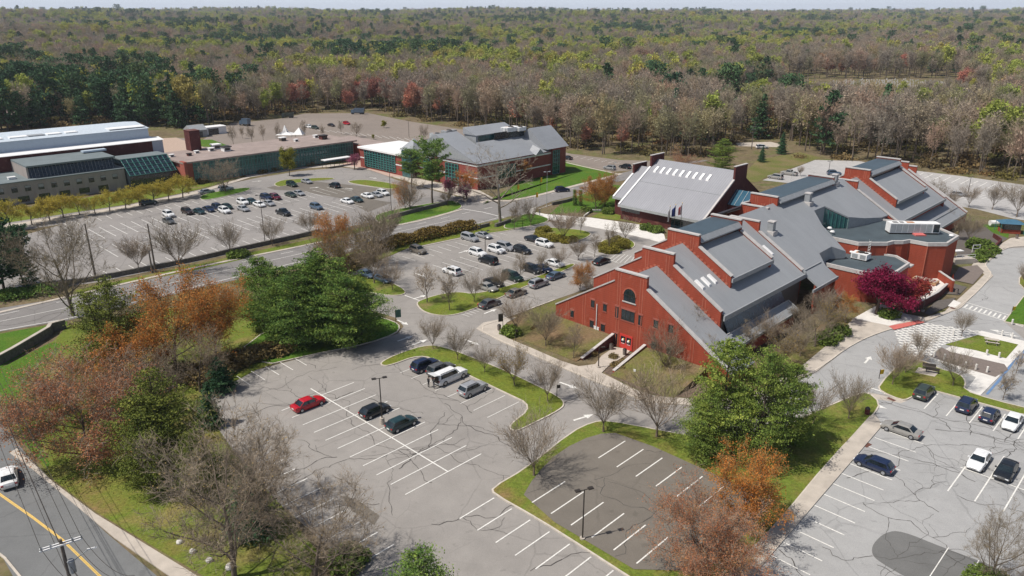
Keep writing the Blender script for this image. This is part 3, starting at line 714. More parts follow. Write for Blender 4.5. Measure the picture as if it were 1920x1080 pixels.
def gable(c, hw, ztop, zsh, k, ue_l, ue_r, z0=0):
    f = lambda u: zsh - k * (abs(u - c) - hw)
    return [(ue_l, z0), (ue_l, f(ue_l)), (c - hw, zsh), (c - hw, ztop), (c + hw, ztop), (c + hw, zsh), (ue_r, f(ue_r)), (ue_r, z0)]
def sawtooth(mb, pts, v, mat, step=.55, h=.26):              # stepped flashing where a roof meets a wall
    mb.mark(); mb.hold = True
    for (a, b) in zip(pts[:-1], pts[1:]):
        L = math.hypot(b[0] - a[0], b[1] - a[1]); n = max(1, int(L / step))
        for i in range(n):
            t = (i + .5) / n; u = a[0] + (b[0] - a[0]) * t; z = a[1] + (b[1] - a[1]) * t
            mb.box(u - step * .32, u + step * .32, v - .07, v - .003, z + .02, z + h + .16, mat)
    mb.hold = False

# ---- A: the brick gabled hall in front
A = campus('brick_gable_building', 'long red brick building with stepped gable walls facing the front lot', 'building')
c = .66; hw = 3.0
P1 = gable(c, hw, 12.85, 11.0, .6, -14.5, 19.0)
P2 = gable(c, hw, 15.0, 13.25, .605, -12.0, 12.6)
P3 = gable(c, hw, 16.6, 14.75, .575, -8.8, 9.95)
f1 = slopes(c, hw, 10.75, .6); f2 = slopes(c, hw, 13.0, .605); f3 = slopes(c, hw, 14.5, .575)
w = MB(); w.wallv(P1, 0, .5, M_BRICK); w.wallv([(P2[0][0], 0)] + P2[1:-1] + [(12.6, 0)], 7.0, 7.5, M_BRICK); w.wallv([(P3[0][0], 6)] + P3[1:-1] + [(9.95, 6)], 14.2, 14.7, M_BRICK)
w.wallv([(P3[0][0], 6)] + P3[1:-1] + [(9.3, 6)], 28.0, 28.5, M_BRICK); w.wallv([(P2[0][0], 0)] + P2[1:-1] + [(12.2, 0)], 35.0, 35.5, M_BRICK)
w.build('gable_wall', A, each=True)
s_ = MB()
for u in (-12.2, -11.7, -8.6, -8.1, 12.0, 12.5, 16, 16.5, c - 2.35, c - 1.85, c + 1.85, c + 2.35): strips(s_, [u], 0, lambda q: (12.8 if abs(q - c) < 3 else f1(q) + .2), 0, M_BRICKL)
for u in (-9, -8.5, c - 2.2, c - 1.7, c + 1.7, c + 2.2, 9.4, 9.9): strips(s_, [u], f1(u) + .3 if abs(u - c) < 12 else 1, lambda q: (14.9 if abs(q - c) < 3 else f2(q) + .2), 7.0, M_BRICKL)
for u in (-6, -5.5, c - 2.0, c - 1.5, c + 1.5, c + 2.0, 9.2): strips(s_, [u], f2(u) + .3, lambda q: (16.5 if abs(q - c) < 3 else f3(q) + .2), 14.2, M_BRICKL)
s_.build('brick_banding', A)
cp = MB()
for P, v in ((P1, 0), (P2, 7), (P3, 14.2)): coping(cp, P[1:-1], v, v + .5, M_COPING)
coping(cp, P3[1:-1], 28.0, 28.5, M_COPING); coping(cp, P2[1:-1], 35.0, 35.5, M_COPING); cp.build('coping', A, each=True)
rf = MB()
rf.slab([(c, .5), (18.9, .5), (18.9, 7.0), (c, 7.0)], f1, .3, M_ROOF, M_FASCIA); rf.slab([(-14.6, .5), (c, .5), (c, 7.0), (-14.6, 7.0)], f1, .3, M_ROOF, M_FASCIA)
fs = lambda u: 4.05 - .6 * (u - 13.5)
rf.slab([(13.45, 7.0), (15.5, 7.0), (15.5, 28.6), (13.45, 28.6)], fs, .3, M_ROOF, M_FASCIA)
for a, b in ((c, 13.1), (-11.9, c)):
    rf.slab([(a, 7.5), (b, 7.5), (b, 14.2), (a, 14.2)], f2, .28, M_ROOF, M_FASCIA)
rf.slab([(9.2, 14.2), (13.1, 14.2), (13.1, 35.0), (9.2, 35.0)], f2, .28, M_ROOF, M_FASCIA)
rf.slab([(c, 28.5), (9.2, 28.5), (9.2, 35.0), (c, 35.0)], f2, .28, M_ROOF, M_FASCIA)
rf.slab([(-11.9, 14.2), (-8.1, 14.2), (-8.1, 35.0), (-11.9, 35.0)], f2, .28, M_ROOF, M_FASCIA)
rf.slab([(-8.1, 28.5), (c, 28.5), (c, 35.0), (-8.1, 35.0)], f2, .28, M_ROOF, M_FASCIA)
rf.slab([(3.2, 14.7), (10.1, 14.7), (10.1, 28.0), (3.2, 28.0)], f3, .28, M_ROOF, M_FASCIA)
rf.slab([(-8.9, 14.7), (-2, 14.7), (-2, 28.0), (-8.9, 28.0)], f3, .28, M_ROOF, M_FASCIA)
rfo = rf.build('roof', A)
rf = MB(); rf.loft([(12.51, 8.4, 5.75), (13.42, 8.4, 4.0), (13.42, 27.6, 4.0), (12.51, 27.6, 5.75)], [(12.51, 8.4, 5.9), (13.5, 8.4, 4.1), (13.5, 27.6, 4.1), (12.51, 27.6, 5.9)], glassy('dark_blue_gloss', (.012, .035, .055), .25)); rf.build('sloped_dark_strip', A)  # dark blue glossy strip sloping from side wall down to the low roof
g = MB()                                                       # gutters, rake trims
g.box(10.1, 10.32, 14.2, 28.3, f3(10.1) - .6, f3(10.1) + .05, M_FASCIA); g.box(13.1, 13.34, 7.0, 35.5, f2(13.1) - .75, f2(13.1) + .05, M_FASCIA)
g.box(15.5, 15.7, 7.2, 28.7, fs(15.5) - .4, fs(15.5) + .04, M_FASCIA)
g.beam((13.2, 35.3, f2(13.2) + .22), (3.7, 35.3, f2(3.7) + .3), .3, .35, M_FASCIA); g.beam((10.2, 28.3, f3(10.2) + .12), (3.7, 28.3, f3(3.7) + .2), .35, .3, M_FASCIA)
g.beam((15.6, 28.6, fs(15.6) + .1), (13.5, 28.6, fs(13.5) + .1), .3, .3, M_FASCIA)
g.box(13.45, 13.55, 7.2, 28.4, 3.5, 4.2, M_COPING)
g.build('gutter', rfo)
sw = MB()
sw.box(12.25, 12.5, 7.5, 35.0, 0, f2(12.5) - .3, simple('bronze_panel', (.085, .075, .07))); sw.box(9.25, 9.5, 14.7, 28.0, 8.5, f3(9.5) - .3, M_FASCIA); sw.box(14.9, 15.1, 7.2, 28.4, 0, fs(15.1) - .32, M_BRICK)
sw.box(18.3, 18.6, .5, 7.0, 0, f1(18.6) - .35, M_BRICK); sw.box(15.2, 18.3, 6.6, 6.9, 0, 1.8, M_BRICK)
sw.box(-14.3, -14, .5, 7, 0, f1(-14.3) - .32, M_BRICK); sw.box(-11.8, -11.5, 7.5, 35.0, 0, f2(-11.8) - .3, M_BRICK); sw.box(-8.7, -8.4, 14.7, 28.0, 7, f3(-8.7) - .3, M_BRICK)
sw.build('side_wall', A, each=True)
cw = MB()
for i in range(9): cw.box(12.5, 12.56, 9 + i * 2.9, 11 + i * 2.9, 6.05, 7.0, M_GLASSD)
cw.build('clerestory_window', A, each=True)
cpb = MB()                                                     # ridge cap with a sloping mansard edge
z0, z1 = 15.0, 16.35
cpb.loft([(-2.2, 14.7, z1 - .35), (3.3, 14.7, z1 - .35), (3.3, 28.0, z1 - .35), (-2.2, 28.0, z1 - .35)], [(-1.9, 14.7, z1), (3.2, 14.7, z1), (3.2, 28.0, z1), (-1.9, 28.0, z1)], M_ROOFCAP)
cpb.loft([(3.2, 14.7, z1 - .72), (3.95, 14.7, z1 - .98), (3.95, 28.0, z1 - .98), (3.2, 28.0, z1 - .72)], [(3.2, 14.7, z1 - .02), (3.95, 14.7, z1 - .8), (3.95, 28.0, z1 - .8), (3.2, 28.0, z1 - .02)], M_FASCIA)
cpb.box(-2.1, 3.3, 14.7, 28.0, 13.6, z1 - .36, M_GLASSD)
cpb.build('ridge_monitor', A)
sz = MB(); sawtooth(sz, [(-11.5, f1(-11.5)), (c, f1(c)), (12.3, f1(12.3))], 7.0, M_BRICKL, .75, .22)
sawtooth(sz, [(-8.5, f2(-8.5)), (c, f2(c)), (9.6, f2(9.6))], 14.2, M_BRICKL, .75, .22); sz.build('stepped_flashing', A, each=True)
def skylight(root, u, v, f, du=1.7, dv=.8, k=-.6):
    m_ = MB(); z = f(u); h = .32
    a = [(u - du / 2, v - dv / 2), (u + du / 2, v - dv / 2), (u + du / 2, v + dv / 2), (u - du / 2, v + dv / 2)]
    b = [(u - du / 2 + .1, v - dv / 2 + .1), (u + du / 2 - .1, v - dv / 2 + .1), (u + du / 2 - .1, v + dv / 2 - .1), (u - du / 2 + .1, v + dv / 2 - .1)]
    m_.loft([(x, y, f(x) + .01) for x, y in a], [(x, y, f(x) + h) for x, y in b], M_TRIM); m_.build('skylight', root)
for v in (8.6, 10.5, 12.4): skylight(A, 7.7, v, f2)
for v in (30.4, 32.2): skylight(A, 7.2, v, f2, 2.2)
# arched window, windows and door on the front
aw = MB(); n_ = 14; r_ = 1.12; cx_ = .62; zc = 9.25
arc = [(cx_ + r_ * math.cos(math.pi * i / n_), zc + r_ * 1.0 * math.sin(math.pi * i / n_)) for i in range(n_ + 1)]
aw.wallv([(cx_ - r_, 8.2), (cx_ + r_, 8.2)] + arc, -.03, -.003, M_GLASSD)
awo = aw.build('arched_window', A)
ar = MB()
for i in range(n_):
    a, b = arc[i], arc[i + 1]
    ar.wallv([a, b, (cx_ + (b[0] - cx_) * 1.18, zc + (b[1] - zc) * 1.18), (cx_ + (a[0] - cx_) * 1.18, zc + (a[1] - zc) * 1.18)], -.07, -.003, M_BRICKL)
ar.box(cx_ - 1.3, cx_ + 1.3, -.12, -.003, 8.02, 8.19, M_COPING); ar.build('frame', awo)
ar = MB(); ar.box(cx_ - .03, cx_ + .03, -.06, -.031, 8.2, 10.3, M_BLACKM); ar.box(cx_ - 1.1, cx_ + 1.1, -.06, -.031, 9.2, 9.26, M_BLACKM); ar.build('muntin', awo)
wu = [(-6.9, -6.2), (-4.4, -3.7), (5.35, 6.1), (8.0, 8.8)]
for a, b in wu: window(A, 'window', a, b, 5.35, 6.6, 0, head=M_BRICKH)
for a, b in ((-7.0, -6.2), (-4.7, -3.9), (8.0, 8.8), (5.2, 6.0)): window(A, 'window', a, b, 1.75, 3.0, 0, head=M_BRICKH)
window(A, 'window', -11.2, -10.5, 2.4, 3.6, 0, head=M_BRICKH)
window(A, 'window', -.75, 1.75, 4.95, 6.75, 0, mull=2, head=M_BRICKH); window(A, 'window', -1.95, -1.35, 4.95, 6.8, 0, head=M_BRICKH); window(A, 'window', 2.5, 3.2, 4.95, 6.6, 0, head=M_BRICKH)
window(A, 'window', -1.95, -1.35, .3, 2.2, 0, head=M_BRICKH)
d = MB(); d.box(-.78, 1.68, -.1, -.003, .12, 2.55, M_RED); do = d.build('double_door', A)
d = MB()
for x0, x1 in ((-.55, .33), (.55, 1.45)): d.box(x0, x1, -.115, -.101, 1.1, 2.2, M_GLASSD)
d.build('door_glass', do, each=True)
d = MB()
for cx2 in (-.1, 1.0):
    d.ball((cx2, -.125, 1.6), .24, M_TRIM, 10, 6); d.ball((cx2 + .12, -.14, 1.78), .13, M_YEL, 8, 5)
    d.box(cx2 - .3, cx2 + .3, -.13, -.117, .95, 1.02, M_TRIM)
d.build('door_sticker', do, each=True)
d = MB(); d.box(.42, .46, -.14, -.101, 1.2, 1.6, M_STEEL); d.build('handle', do)
d = MB(); d.tube((-5.6, -.12, .1), (-5.6, -.12, 6.2), .07, .07, M_TRIM); d.build('downpipe', A)
# retaining walls and banks each side of the door
for nm, u0, lab, mat_ in (('left', -2.3, 'sloping dark brick retaining wall left of the red doors', M_BRICKD), ('right', 3.9, 'sloping brick retaining wall with pale coping right of the red doors', M_BRICK)):
    r = campus('retaining_wall', lab, 'wall')
    m_ = MB(); m_.wallu([(-8, 0), (-8, .3), (-.1, 2.0), (-.1, 0)], u0, u0 + .4, mat_); m_.build('brick_face', r)
    m_ = MB(); m_.wallu([(-8, .3), (-8, .42), (-.1, 2.12), (-.1, 2.0)], u0 - .05, u0 + .45, M_COPING); m_.build('coping', r)
for u0, u1 in ((-14.6, -2.32), (4.32, 15)):
    m_ = MB(); m_.wallu([(-9, .0), (-9, .06), (-.05, 1.7), (-.05, 0)], u0, u1, M_GRASSM); o = m_.build('lawn'); o.matrix_world = CAMPUS; tag(o, kind='structure')

# ---- C: the middle wing
Cb = campus('brick_link_building', 'middle brick wing with wide grey seam roof and roof chimneys behind the front gables', 'building')
cc = -2.85; hc = 2.9
fc = slopes(cc, hc, 14.85, .6)
PC2 = gable(cc, hc, 15.0, 13.6, .6, -16, 1.0); PC3 = gable(cc, hc, 16.6, 14.9, .6, -12, .6)
def fC(u): return 13.1 - .6 * (u - 3)
w = MB()
w.wallv([(-8.5, 8), (-8.5, 12.6), (cc - hc, 13.9), (cc - hc, 15.0), (cc + hc, 15.0), (cc + hc, 8)], 45.6, 46.1, M_BRICK)
w.wallv([(-7.5, 10), (-7.5, 14.2), (cc - hc, 14.9), (cc - hc, 16.6), (cc + hc, 16.6), (cc + hc, 10)], 49.2, 49.7, M_BRICK)
w.wallv([(cc - hc, 10), (cc - hc, 16.6), (cc + hc, 16.6), (cc + hc, 14.2), (cc + hc, 10)], 76.0, 76.5, M_BRICK)
w.box(-14, -13.7, 36, 84, 0, 7.6, M_BRICK); w.box(14.9, 15.2, 35.5, 43.4, 0, fC(15.2) - .3, M_BRICK)
w.build('gable_wall', Cb, each=True)
s_ = MB()
for v, zt, zb in ((45.6, 14.7, 12.6), (49.2, 16.3, 14.2)):
    for u in (cc - 1.7, cc - 1.3, cc + 1.3, cc + 1.7): s_.box(u - .06, u + .06, v - .03, v - .002, zb, zt, M_BRICKL)
s_.build('brick_banding', Cb)
cp = MB()
coping(cp, [(-8.5, 12.6), (cc - hc, 13.9), (cc - hc, 15.0), (cc + hc, 15.0)], 45.6, 46.1, M_COPING); coping(cp, [(-7.5, 14.2), (cc - hc, 14.9), (cc - hc, 16.6), (cc + hc, 16.6)], 49.2, 49.7, M_COPING); coping(cp, [(cc - hc, 16.6), (cc + hc, 16.6)], 76, 76.5, M_COPING)
cp.build('coping', Cb, each=True)
rf = MB()
rf.slab([(-.8, 35.5), (15.8, 35.5), (15.8, 43.5), (13.3, 43.6), (11.0, 45.8), (10.9, 51.6), (12.8, 54.2), (6.6, 56.4), (3.45, 59.3), (3.45, 64.6), (7.3, 68.2), (8.8, 73.2), (10.1, 79.5), (10.3, 83.2), (-.8, 83.2)], fC, .32, M_ROOF, M_FASCIA)
def fCl(u): return 15.38 + .6 * (u + .8) if u < -2.2 else 15.38 + .6 * (-1.4)
def fCl(u): return 14.9 + .6 * (u + 5.5)
rf.slab([(-14.3, 36), (-5.5, 36), (-5.5, 83.2), (-14.3, 83.2)], fCl, .3, M_ROOF, M_FASCIA)
def fmid(u): return 15.25 + 0 * u
rf.slab([(-5.6, 36.5), (-.7, 36.5), (-.7, 45.6), (-5.6, 45.6)], lambda u: 12.4 + .6 * (2.4 - abs(u + 3.1)), .25, M_ROOF)
rf.slab([(-5.6, 76.5), (-.7, 76.5), (-.7, 83.0), (-5.6, 83.0)], lambda u: 14.7, .25, M_ROOF)
rf.box(15.7, 15.95, 33.0, 43.7, fC(15.8) - .5, fC(15.8) + .04, M_FASCIA); rf.box(12.35, 12.6, 36, 43.3, fC(12.5) + .01, fC(12.5) + .18, M_FASCIA)
rfo = rf.build('roof', Cb)
m_ = MB(); z1 = 16.35
m_.loft([(-5.7, 49.7, z1 - .3), (.0, 49.7, z1 - .3), (.0, 76.0, z1 - .3), (-5.7, 76.0, z1 - .3)], [(-5.4, 49.7, z1), (-.1, 49.7, z1), (-.1, 76.0, z1), (-5.4, 76.0, z1)], M_ROOFCAP)
m_.loft([(-.1, 49.7, z1 - .72), (.6, 49.7, z1 - .95), (.6, 76.0, z1 - .95), (-.1, 76.0, z1 - .72)], [(-.1, 49.7, z1 - .02), (.6, 49.7, z1 - .75), (.6, 76.0, z1 - .75), (-.1, 76.0, z1 - .02)], M_FASCIA)
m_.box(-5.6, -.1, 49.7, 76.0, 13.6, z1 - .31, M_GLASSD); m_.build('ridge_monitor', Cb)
sz = MB(); sawtooth(sz, [(-5.4, 13.2), (cc, 14.6), (cc + hc, 14.2)], 49.2, M_BRICKL); sawtooth(sz, [(-5, 12.6), (cc, 13.6), (cc + hc, 12.9)], 45.6, M_BRICKL); sz.build('stepped_flashing', Cb, each=True)
# roof cut-outs with glazed clerestory
m_ = MB()
m_.wallu([(59.3, 8), (59.3, fC(3.45) - .33), (64.6, fC(3.45) - .33), (64.6, 8)], 3.3, 3.5, M_FASCIA)
def quadwall(mb, a, b, za, zb, z0, t, mat): mb.beam((a[0], a[1], (za + z0) / 2), (b[0], b[1], (zb + z0) / 2), t, 1, mat)
def vwall(mb, a, b, z0, za, zb, mat, t=.15):
    dx, dy = b[0] - a[0], b[1] - a[1]; L = math.hypot(dx, dy); nx, ny = -dy / L * t, dx / L * t
    mb.loft([(a[0], a[1], z0), (b[0], b[1], z0), (b[0] + nx, b[1] + ny, z0), (a[0] + nx, a[1] + ny, z0)], [(a[0], a[1], za), (b[0], b[1], zb), (b[0] + nx, b[1] + ny, zb), (a[0] + nx, a[1] + ny, za)], mat)
E_ = .33
vwall(m_, (6.6, 56.4), (3.45, 59.3), 8, fC(6.6) - E_, fC(3.45) - E_, M_FASCIA); vwall(m_, (7.3, 68.2), (8.8, 73.2), 8, fC(7.3) - E_, fC(8.8) - E_, M_FASCIA); vwall(m_, (8.8, 73.2), (10.1, 79.5), 8, fC(8.8) - E_, fC(10.1) - E_, M_FASCIA)
vwall(m_, (13.3, 43.6), (11.0, 45.8), 5.8, fC(13.3) - E_, fC(11) - E_, M_FASCIA); vwall(m_, (11.0, 45.8), (10.9, 51.6), 5.8, fC(11) - E_, fC(10.9) - E_, M_FASCIA); vwall(m_, (10.9, 51.6), (12.8, 54.2), 5.8, fC(10.9) - E_, fC(12.8) - E_, M_FASCIA)
vwall(m_, (15.6, 43.3), (13.3, 43.5), 0, fC(15.6) - E_, fC(13.3) - E_, M_BRICK)
m_.box(3.6, 3.8, 59.3, 60.2, 8.1, 12.0, M_BLACKM)
m_.build('recess_wall', Cb, each=True)
m_ = MB(); vwall(m_, (3.5, 64.7), (7.3, 68.3), 8.1, fC(3.5) - .45, fC(7.3) - .45, M_GLASST, .1); cl = m_.build('clerestory_window', Cb, each=True)
m_ = MB()
for i in range(7):
    t = i / 6; u = 3.5 + 3.8 * t; v = 64.7 + 3.6 * t; m_.tube((u + .05, v - .08, 8.1), (u + .05, v - .08, fC(u) - .4), .06, .06, M_TEAL, 4)
m_.build('mullion', cl)
for (u, v) in ((1.5, 60.2), (4.1, 39.2), (-.4, 77.8)):
    m_ = MB(); z = fC(u); m_.box(u - .55, u + .55, v - .55, v + .55, z - .8, z + 1.9, M_FASCIA); m_.box(u - .65, u + .65, v - .65, v + .65, z + 1.9, z + 2.1, M_COPING)
    m_.box(u - 1.2, u + .9, v - .9, v + .9, z - .8, z + .25, M_COPING); m_.build('chimney', Cb)

# ---- D: the far wing, twin of A
D = campus('brick_gable_building', 'brick stepped gable wing with grey roofs at the far end beside rear lot', 'building')
cd = -.3
PD1 = gable(cd, 2.9, 12.9, 11.1, .6, -14, 16.2); PD2 = gable(cd, 2.9, 15.0, 13.25, .6, -12, 12.3); PD3 = gable(cd, 2.9, 16.6, 14.75, .58, -9, 9.3)
d1 = slopes(cd, 2.9, 10.85, .6); d2 = slopes(cd, 2.9, 13.0, .6); d3 = slopes(cd, 2.9, 14.5, .58)
w = MB(); w.wallv(PD2, 83.7, 84.2, M_BRICK); w.wallv([(PD3[0][0], 6)] + PD3[1:-1] + [(9.3, 6)], 90.5, 91.0, M_BRICK); w.wallv([(PD3[0][0], 6)] + PD3[1:-1] + [(9.0, 6)], 110.3, 110.8, M_BRICK)
w.wallv(PD2, 117.2, 117.7, M_BRICK); w.wallv(PD1, 124.5, 125.0, M_BRICK)
w.box(11.4, 11.7, 84.2, 117.2, 0, d2(11.7) - .3, M_BRICK); w.box(8.6, 8.9, 91, 110.3, 7, d3(8.9) - .3, M_FASCIA); w.box(15.2, 15.5, 84, 124.5, 0, d1(15.5) - .3, M_BRICK); w.box(-13, -12.7, 84, 124, 0, 4, M_BRICK)
w.build('gable_wall', D, each=True)
s_ = MB()
for u in (cd - 2, cd - 1.6, cd + 1.6, cd + 2): s_.box(u - .06, u + .06, 90.47, 90.498, 14.6, 16.3, M_BRICKL); s_.box(u - .06, u + .06, 83.67, 83.698, 13.2, 14.7, M_BRICKL)
s_.build('brick_banding', D)
cp = MB()
for P, v in ((PD2, 83.7), (PD3, 90.5), (PD3, 110.3), (PD2, 117.2), (PD1, 124.5)): coping(cp, P[1:-1], v, v + .5, M_COPING)
cp.build('coping', D, each=True)
rf = MB()
rf.slab([(8.6, 84.2), (12.4, 84.2), (12.4, 117.2), (8.6, 117.2)], d2, .28, M_ROOF, M_FASCIA); rf.slab([(cd, 84.2), (8.6, 84.2), (8.6, 90.5), (cd, 90.5)], d2, .28, M_ROOF, M_FASCIA); rf.slab([(cd, 110.8), (8.6, 110.8), (8.6, 117.2), (cd, 117.2)], d2, .28, M_ROOF, M_FASCIA)
rf.slab([(2.6, 91), (9.6, 91), (9.6, 110.3), (2.6, 110.3)], d3, .28, M_ROOF, M_FASCIA); rf.slab([(-9, 91), (-3, 91), (-3, 110.3), (-9, 110.3)], d3, .28, M_ROOF, M_FASCIA)
rf.slab([(-12, 84.2), (cd, 84.2), (cd, 90.5), (-12, 90.5)], d2, .28, M_ROOF, M_FASCIA); rf.slab([(-12, 90.5), (-8, 90.5), (-8, 117.2), (-12, 117.2)], d2, .28, M_ROOF, M_FASCIA)
rf.slab([(11.4, 86), (16, 86), (16, 124.5), (11.4, 124.5)], d1, .28, M_ROOF, M_FASCIA); rf.slab([(cd, 117.7), (11.4, 117.7), (11.4, 124.5), (cd, 124.5)], d1, .28, M_ROOF, M_FASCIA)
rf.box(9.6, 9.82, 90.5, 110.9, d3(9.6) - .55, d3(9.6) + .04, M_FASCIA); rf.box(12.4, 12.65, 83.9, 117.7, d2(12.4) - .6, d2(12.4) + .04, M_FASCIA); rf.box(16, 16.2, 86, 125, d1(16) - .5, d1(16) + .04, M_FASCIA)
rf.box(14.0, 14.15, 86, 124, d1(14) + .01, d1(14) + .16, M_FASCIA)
rf.build('roof', D)
m_ = MB()
m_.loft([(-3.1, 91, z1 - .3), (2.5, 91, z1 - .3), (2.5, 110.3, z1 - .3), (-3.1, 110.3, z1 - .3)], [(-2.9, 91, z1), (2.4, 91, z1), (2.4, 110.3, z1), (-2.9, 110.3, z1)], M_ROOFCAP)
m_.loft([(2.4, 91, z1 - .72), (3.1, 91, z1 - .95), (3.1, 110.3, z1 - .95), (2.4, 110.3, z1 - .72)], [(2.4, 91, z1 - .02), (3.1, 91, z1 - .75), (3.1, 110.3, z1 - .75), (2.4, 110.3, z1 - .02)], M_FASCIA)
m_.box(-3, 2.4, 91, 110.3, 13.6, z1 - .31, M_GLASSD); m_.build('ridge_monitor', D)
sz = MB(); sawtooth(sz, [(-6, d2(-6)), (cd, d2(cd)), (8.8, d2(8.8))], 90.5, M_BRICKL, .75, .22); sz.build('stepped_flashing', D, each=True)

# ---- auditorium: two flat dark roofed brick blocks
def flatblock(name, label, poly, z, wallm, roofm, copm=M_COPING, z0=0, lip=.35):
    r = campus(name, label, 'building'); p = poly if area2(poly) > 0 else poly[::-1]
    w = MB(); q = offset(p, .02); w.prism(q, z0, z - .05, wallm); w.build('wall', r)
    m_ = MB(); m_.prism(offset(p, .3), z - .04, z, roofm); ro = m_.build('roof', r)
    k = MB(); ribbon(k, offset(p, .12), .42, z - .35, z + lip, copm, True); k.build('coping', ro, merge=False)
    return r
aud = [(4.3, 63.6), (7.4, 58.5), (13.5, 58.3), (17.6, 62.3), (18.0, 64.3), (19.4, 65.6), (20.1, 67.4), (23.4, 67.5), (26.1, 70.2), (26.1, 77.5), (20.0, 82.7), (9.9, 80.6), (7.0, 69.6), (4.6, 66.4)]
AU = flatblock('auditorium', 'tall faceted brick block with flat dark roof and long white air handler on top', aud, 8, M_BRICK, M_ROOFD)
low = [(9.6, 52.0), (11.1, 48.3), (18.8, 48.1), (23.0, 50.4), (22.9, 59.6), (19.5, 62.8), (16.0, 62.2), (9.4, 57.5)]
LO = flatblock('low_flat_wing', 'lower faceted brick block with flat dark roof behind the magenta tree', low, 5.6, M_BRICK, M_ROOFD)
s_ = MB()
for a, b in ((23.4, 67.5), (17.6, 62.3), (13.5, 58.3), (20.1, 67.4)): s_.box(a - .06, a + .1, b - .12, b + .0, 0, 7.6, M_BRICKL)
s_.build('brick_banding', AU)
m_ = MB()
for x in (-.22, .22): m_.tube((15.2 + x, 59.6, 5.7), (15.2 + x, 59.6, 9.0), .035, .035, M_STEEL, 5)
for i in range(9): m_.tube((14.98, 59.6, 6 + i * .32), (15.42, 59.6, 6 + i * .32), .025, .025, M_STEEL, 4)
m_.build('roof_ladder', AU)
m_ = MB(); m_.box(20.4, 23, 60.2, 62.4, 4.7, 5.0, M_COPING); m_.build('entrance_canopy', LO)
def unit(name, label, cat, px, py, z, du, dv, h, mat_, rz=0, legs=True, details=True, top=None):
    u, v = PUV(px, py, z); x, y = UV(u, v)
    r = thing(name, label, cat, (x, y, z), ANG + rz)
    m_ = MB(); b0 = .25 if legs else .02; m_.box(-du / 2, du / 2, -dv / 2, dv / 2, b0, b0 + h, mat_); m_.build('housing', r)
    if legs:
        k = MB()
        k.box(-du / 2 + .1, du / 2 - .1, -dv / 2 + .1, -dv / 2 + .25, .02, .248, M_BLACKM); k.box(-du / 2 + .1, du / 2 - .1, dv / 2 - .25, dv / 2 - .1, .02, .248, M_BLACKM); k.build('support_rail', r, each=True)
    if details:
        k = MB(); nn = max(2, int(du / 1.2))
        for i in range(nn): k.box(-du / 2 + (i + .15) * du / nn, -du / 2 + (i + .85) * du / nn, -dv / 2 - .03, -dv / 2 - .002, b0 + .15, b0 + h - .15, M_FASCIA if i % 3 else M_STEEL)
        k.build('access_panel', r, each=True)
        k = MB(); k.tube((0, 0, b0 + h), (0, 0, b0 + h + .2), min(du, dv) * .28, min(du, dv) * .28, M_BLACKM, 10); k.tube((du * .3, 0, b0 + h), (du * .3, 0, b0 + h + .12), min(du, dv) * .2, min(du, dv) * .2, M_BLACKM, 10)
        k.box(-du * .3, -du * .12, -dv * .3, dv * .35, b0 + h + .001, b0 + h + .012, M_RUST); k.build('fan', r)
    return r
unit('air_handler', 'long white air handling unit with rust stains on the auditorium roof', 'air handler', 1709, 434, 8, 2.4, 9.6, 1.9, M_TRIM, rz=R(42) - 0 + R(48) - R(48), legs=True) if False else None
AH = thing('air_handler', 'long white air handling unit with rust stains on the auditorium roof', 'air handler', (*G(1709, 437, 8), 8), R(-3))
m_ = MB(); m_.box(-5.0, 5.0, -1.1, 1.1, .35, 2.3, M_TRIM); m_.build('housing', AH)
m_ = MB(); m_.box(-4.9, 4.9, -1.0, 1.0, .02, .348, M_BLACKM); m_.build('support_rail', AH)
m_ = MB()
for i in range(7): m_.box(-4.9 + i * 1.2, -4.9 + i * 1.2 + 1.1, -1.13, -1.102, .5, 2.15, M_FASCIA if i in (0, 1, 3, 4) else M_STEEL)
m_.box(3.7, 4.9, -1.13, -1.102, .5, 2.15, M_GLASSD); m_.build('access_panel', AH, each=True)
m_ = MB(); m_.box(-1.4, .1, -.5, .6, 2.301, 2.32, M_RUST); m_.box(-4.2, -3.2, -.5, .4, 2.301, 2.34, M_BLACKM); m_.box(-2.8, -2.0, -.4, .4, 2.301, 2.34, M_BLACKM); m_.build('rust_patch', AH)
unit('rooftop_unit', 'white rooftop unit on a dark frame over the low flat wing', 'air conditioner', 1613, 486, 5.6, 3.0, 2.2, 1.1, M_TRIM)
m_ = MB(); x, y = G(1723, 441, 8); m_.box(x - 1.1, x + 1.1, y - .8, y + .8, 8.02, 8.25, simple('pink_hatch', (.55, .14, .13))); m_.box(x - 1.0, x + 1.0, y - .7, y + .7, 8.25, 8.3, MATS['pink_hatch']); tag(m_.build('roof_hatch'), 'flat pinkish red hatch on the auditorium roof', 'roof hatch')
for px, py, z, lab in ((1555, 432, 8, 'small white vent near the left edge of the auditorium roof'), (1560, 439, 8, 'low white hatch beside the vent on the auditorium roof'), (1783, 446, 8, 'small white vent at the right corner of the auditorium roof'), (1597, 477, 5.6, 'small white vent left of the rooftop unit')):
    m_ = MB(); x, y = G(px, py, z); m_.tube((x, y, z), (x, y, z + .5), .28, .28, M_STEEL, 10); m_.tube((x, y, z + .5), (x, y, z + .75), .5, .35, M_TRIM, 10); tag(m_.build('roof_vent'), lab, 'roof vent')

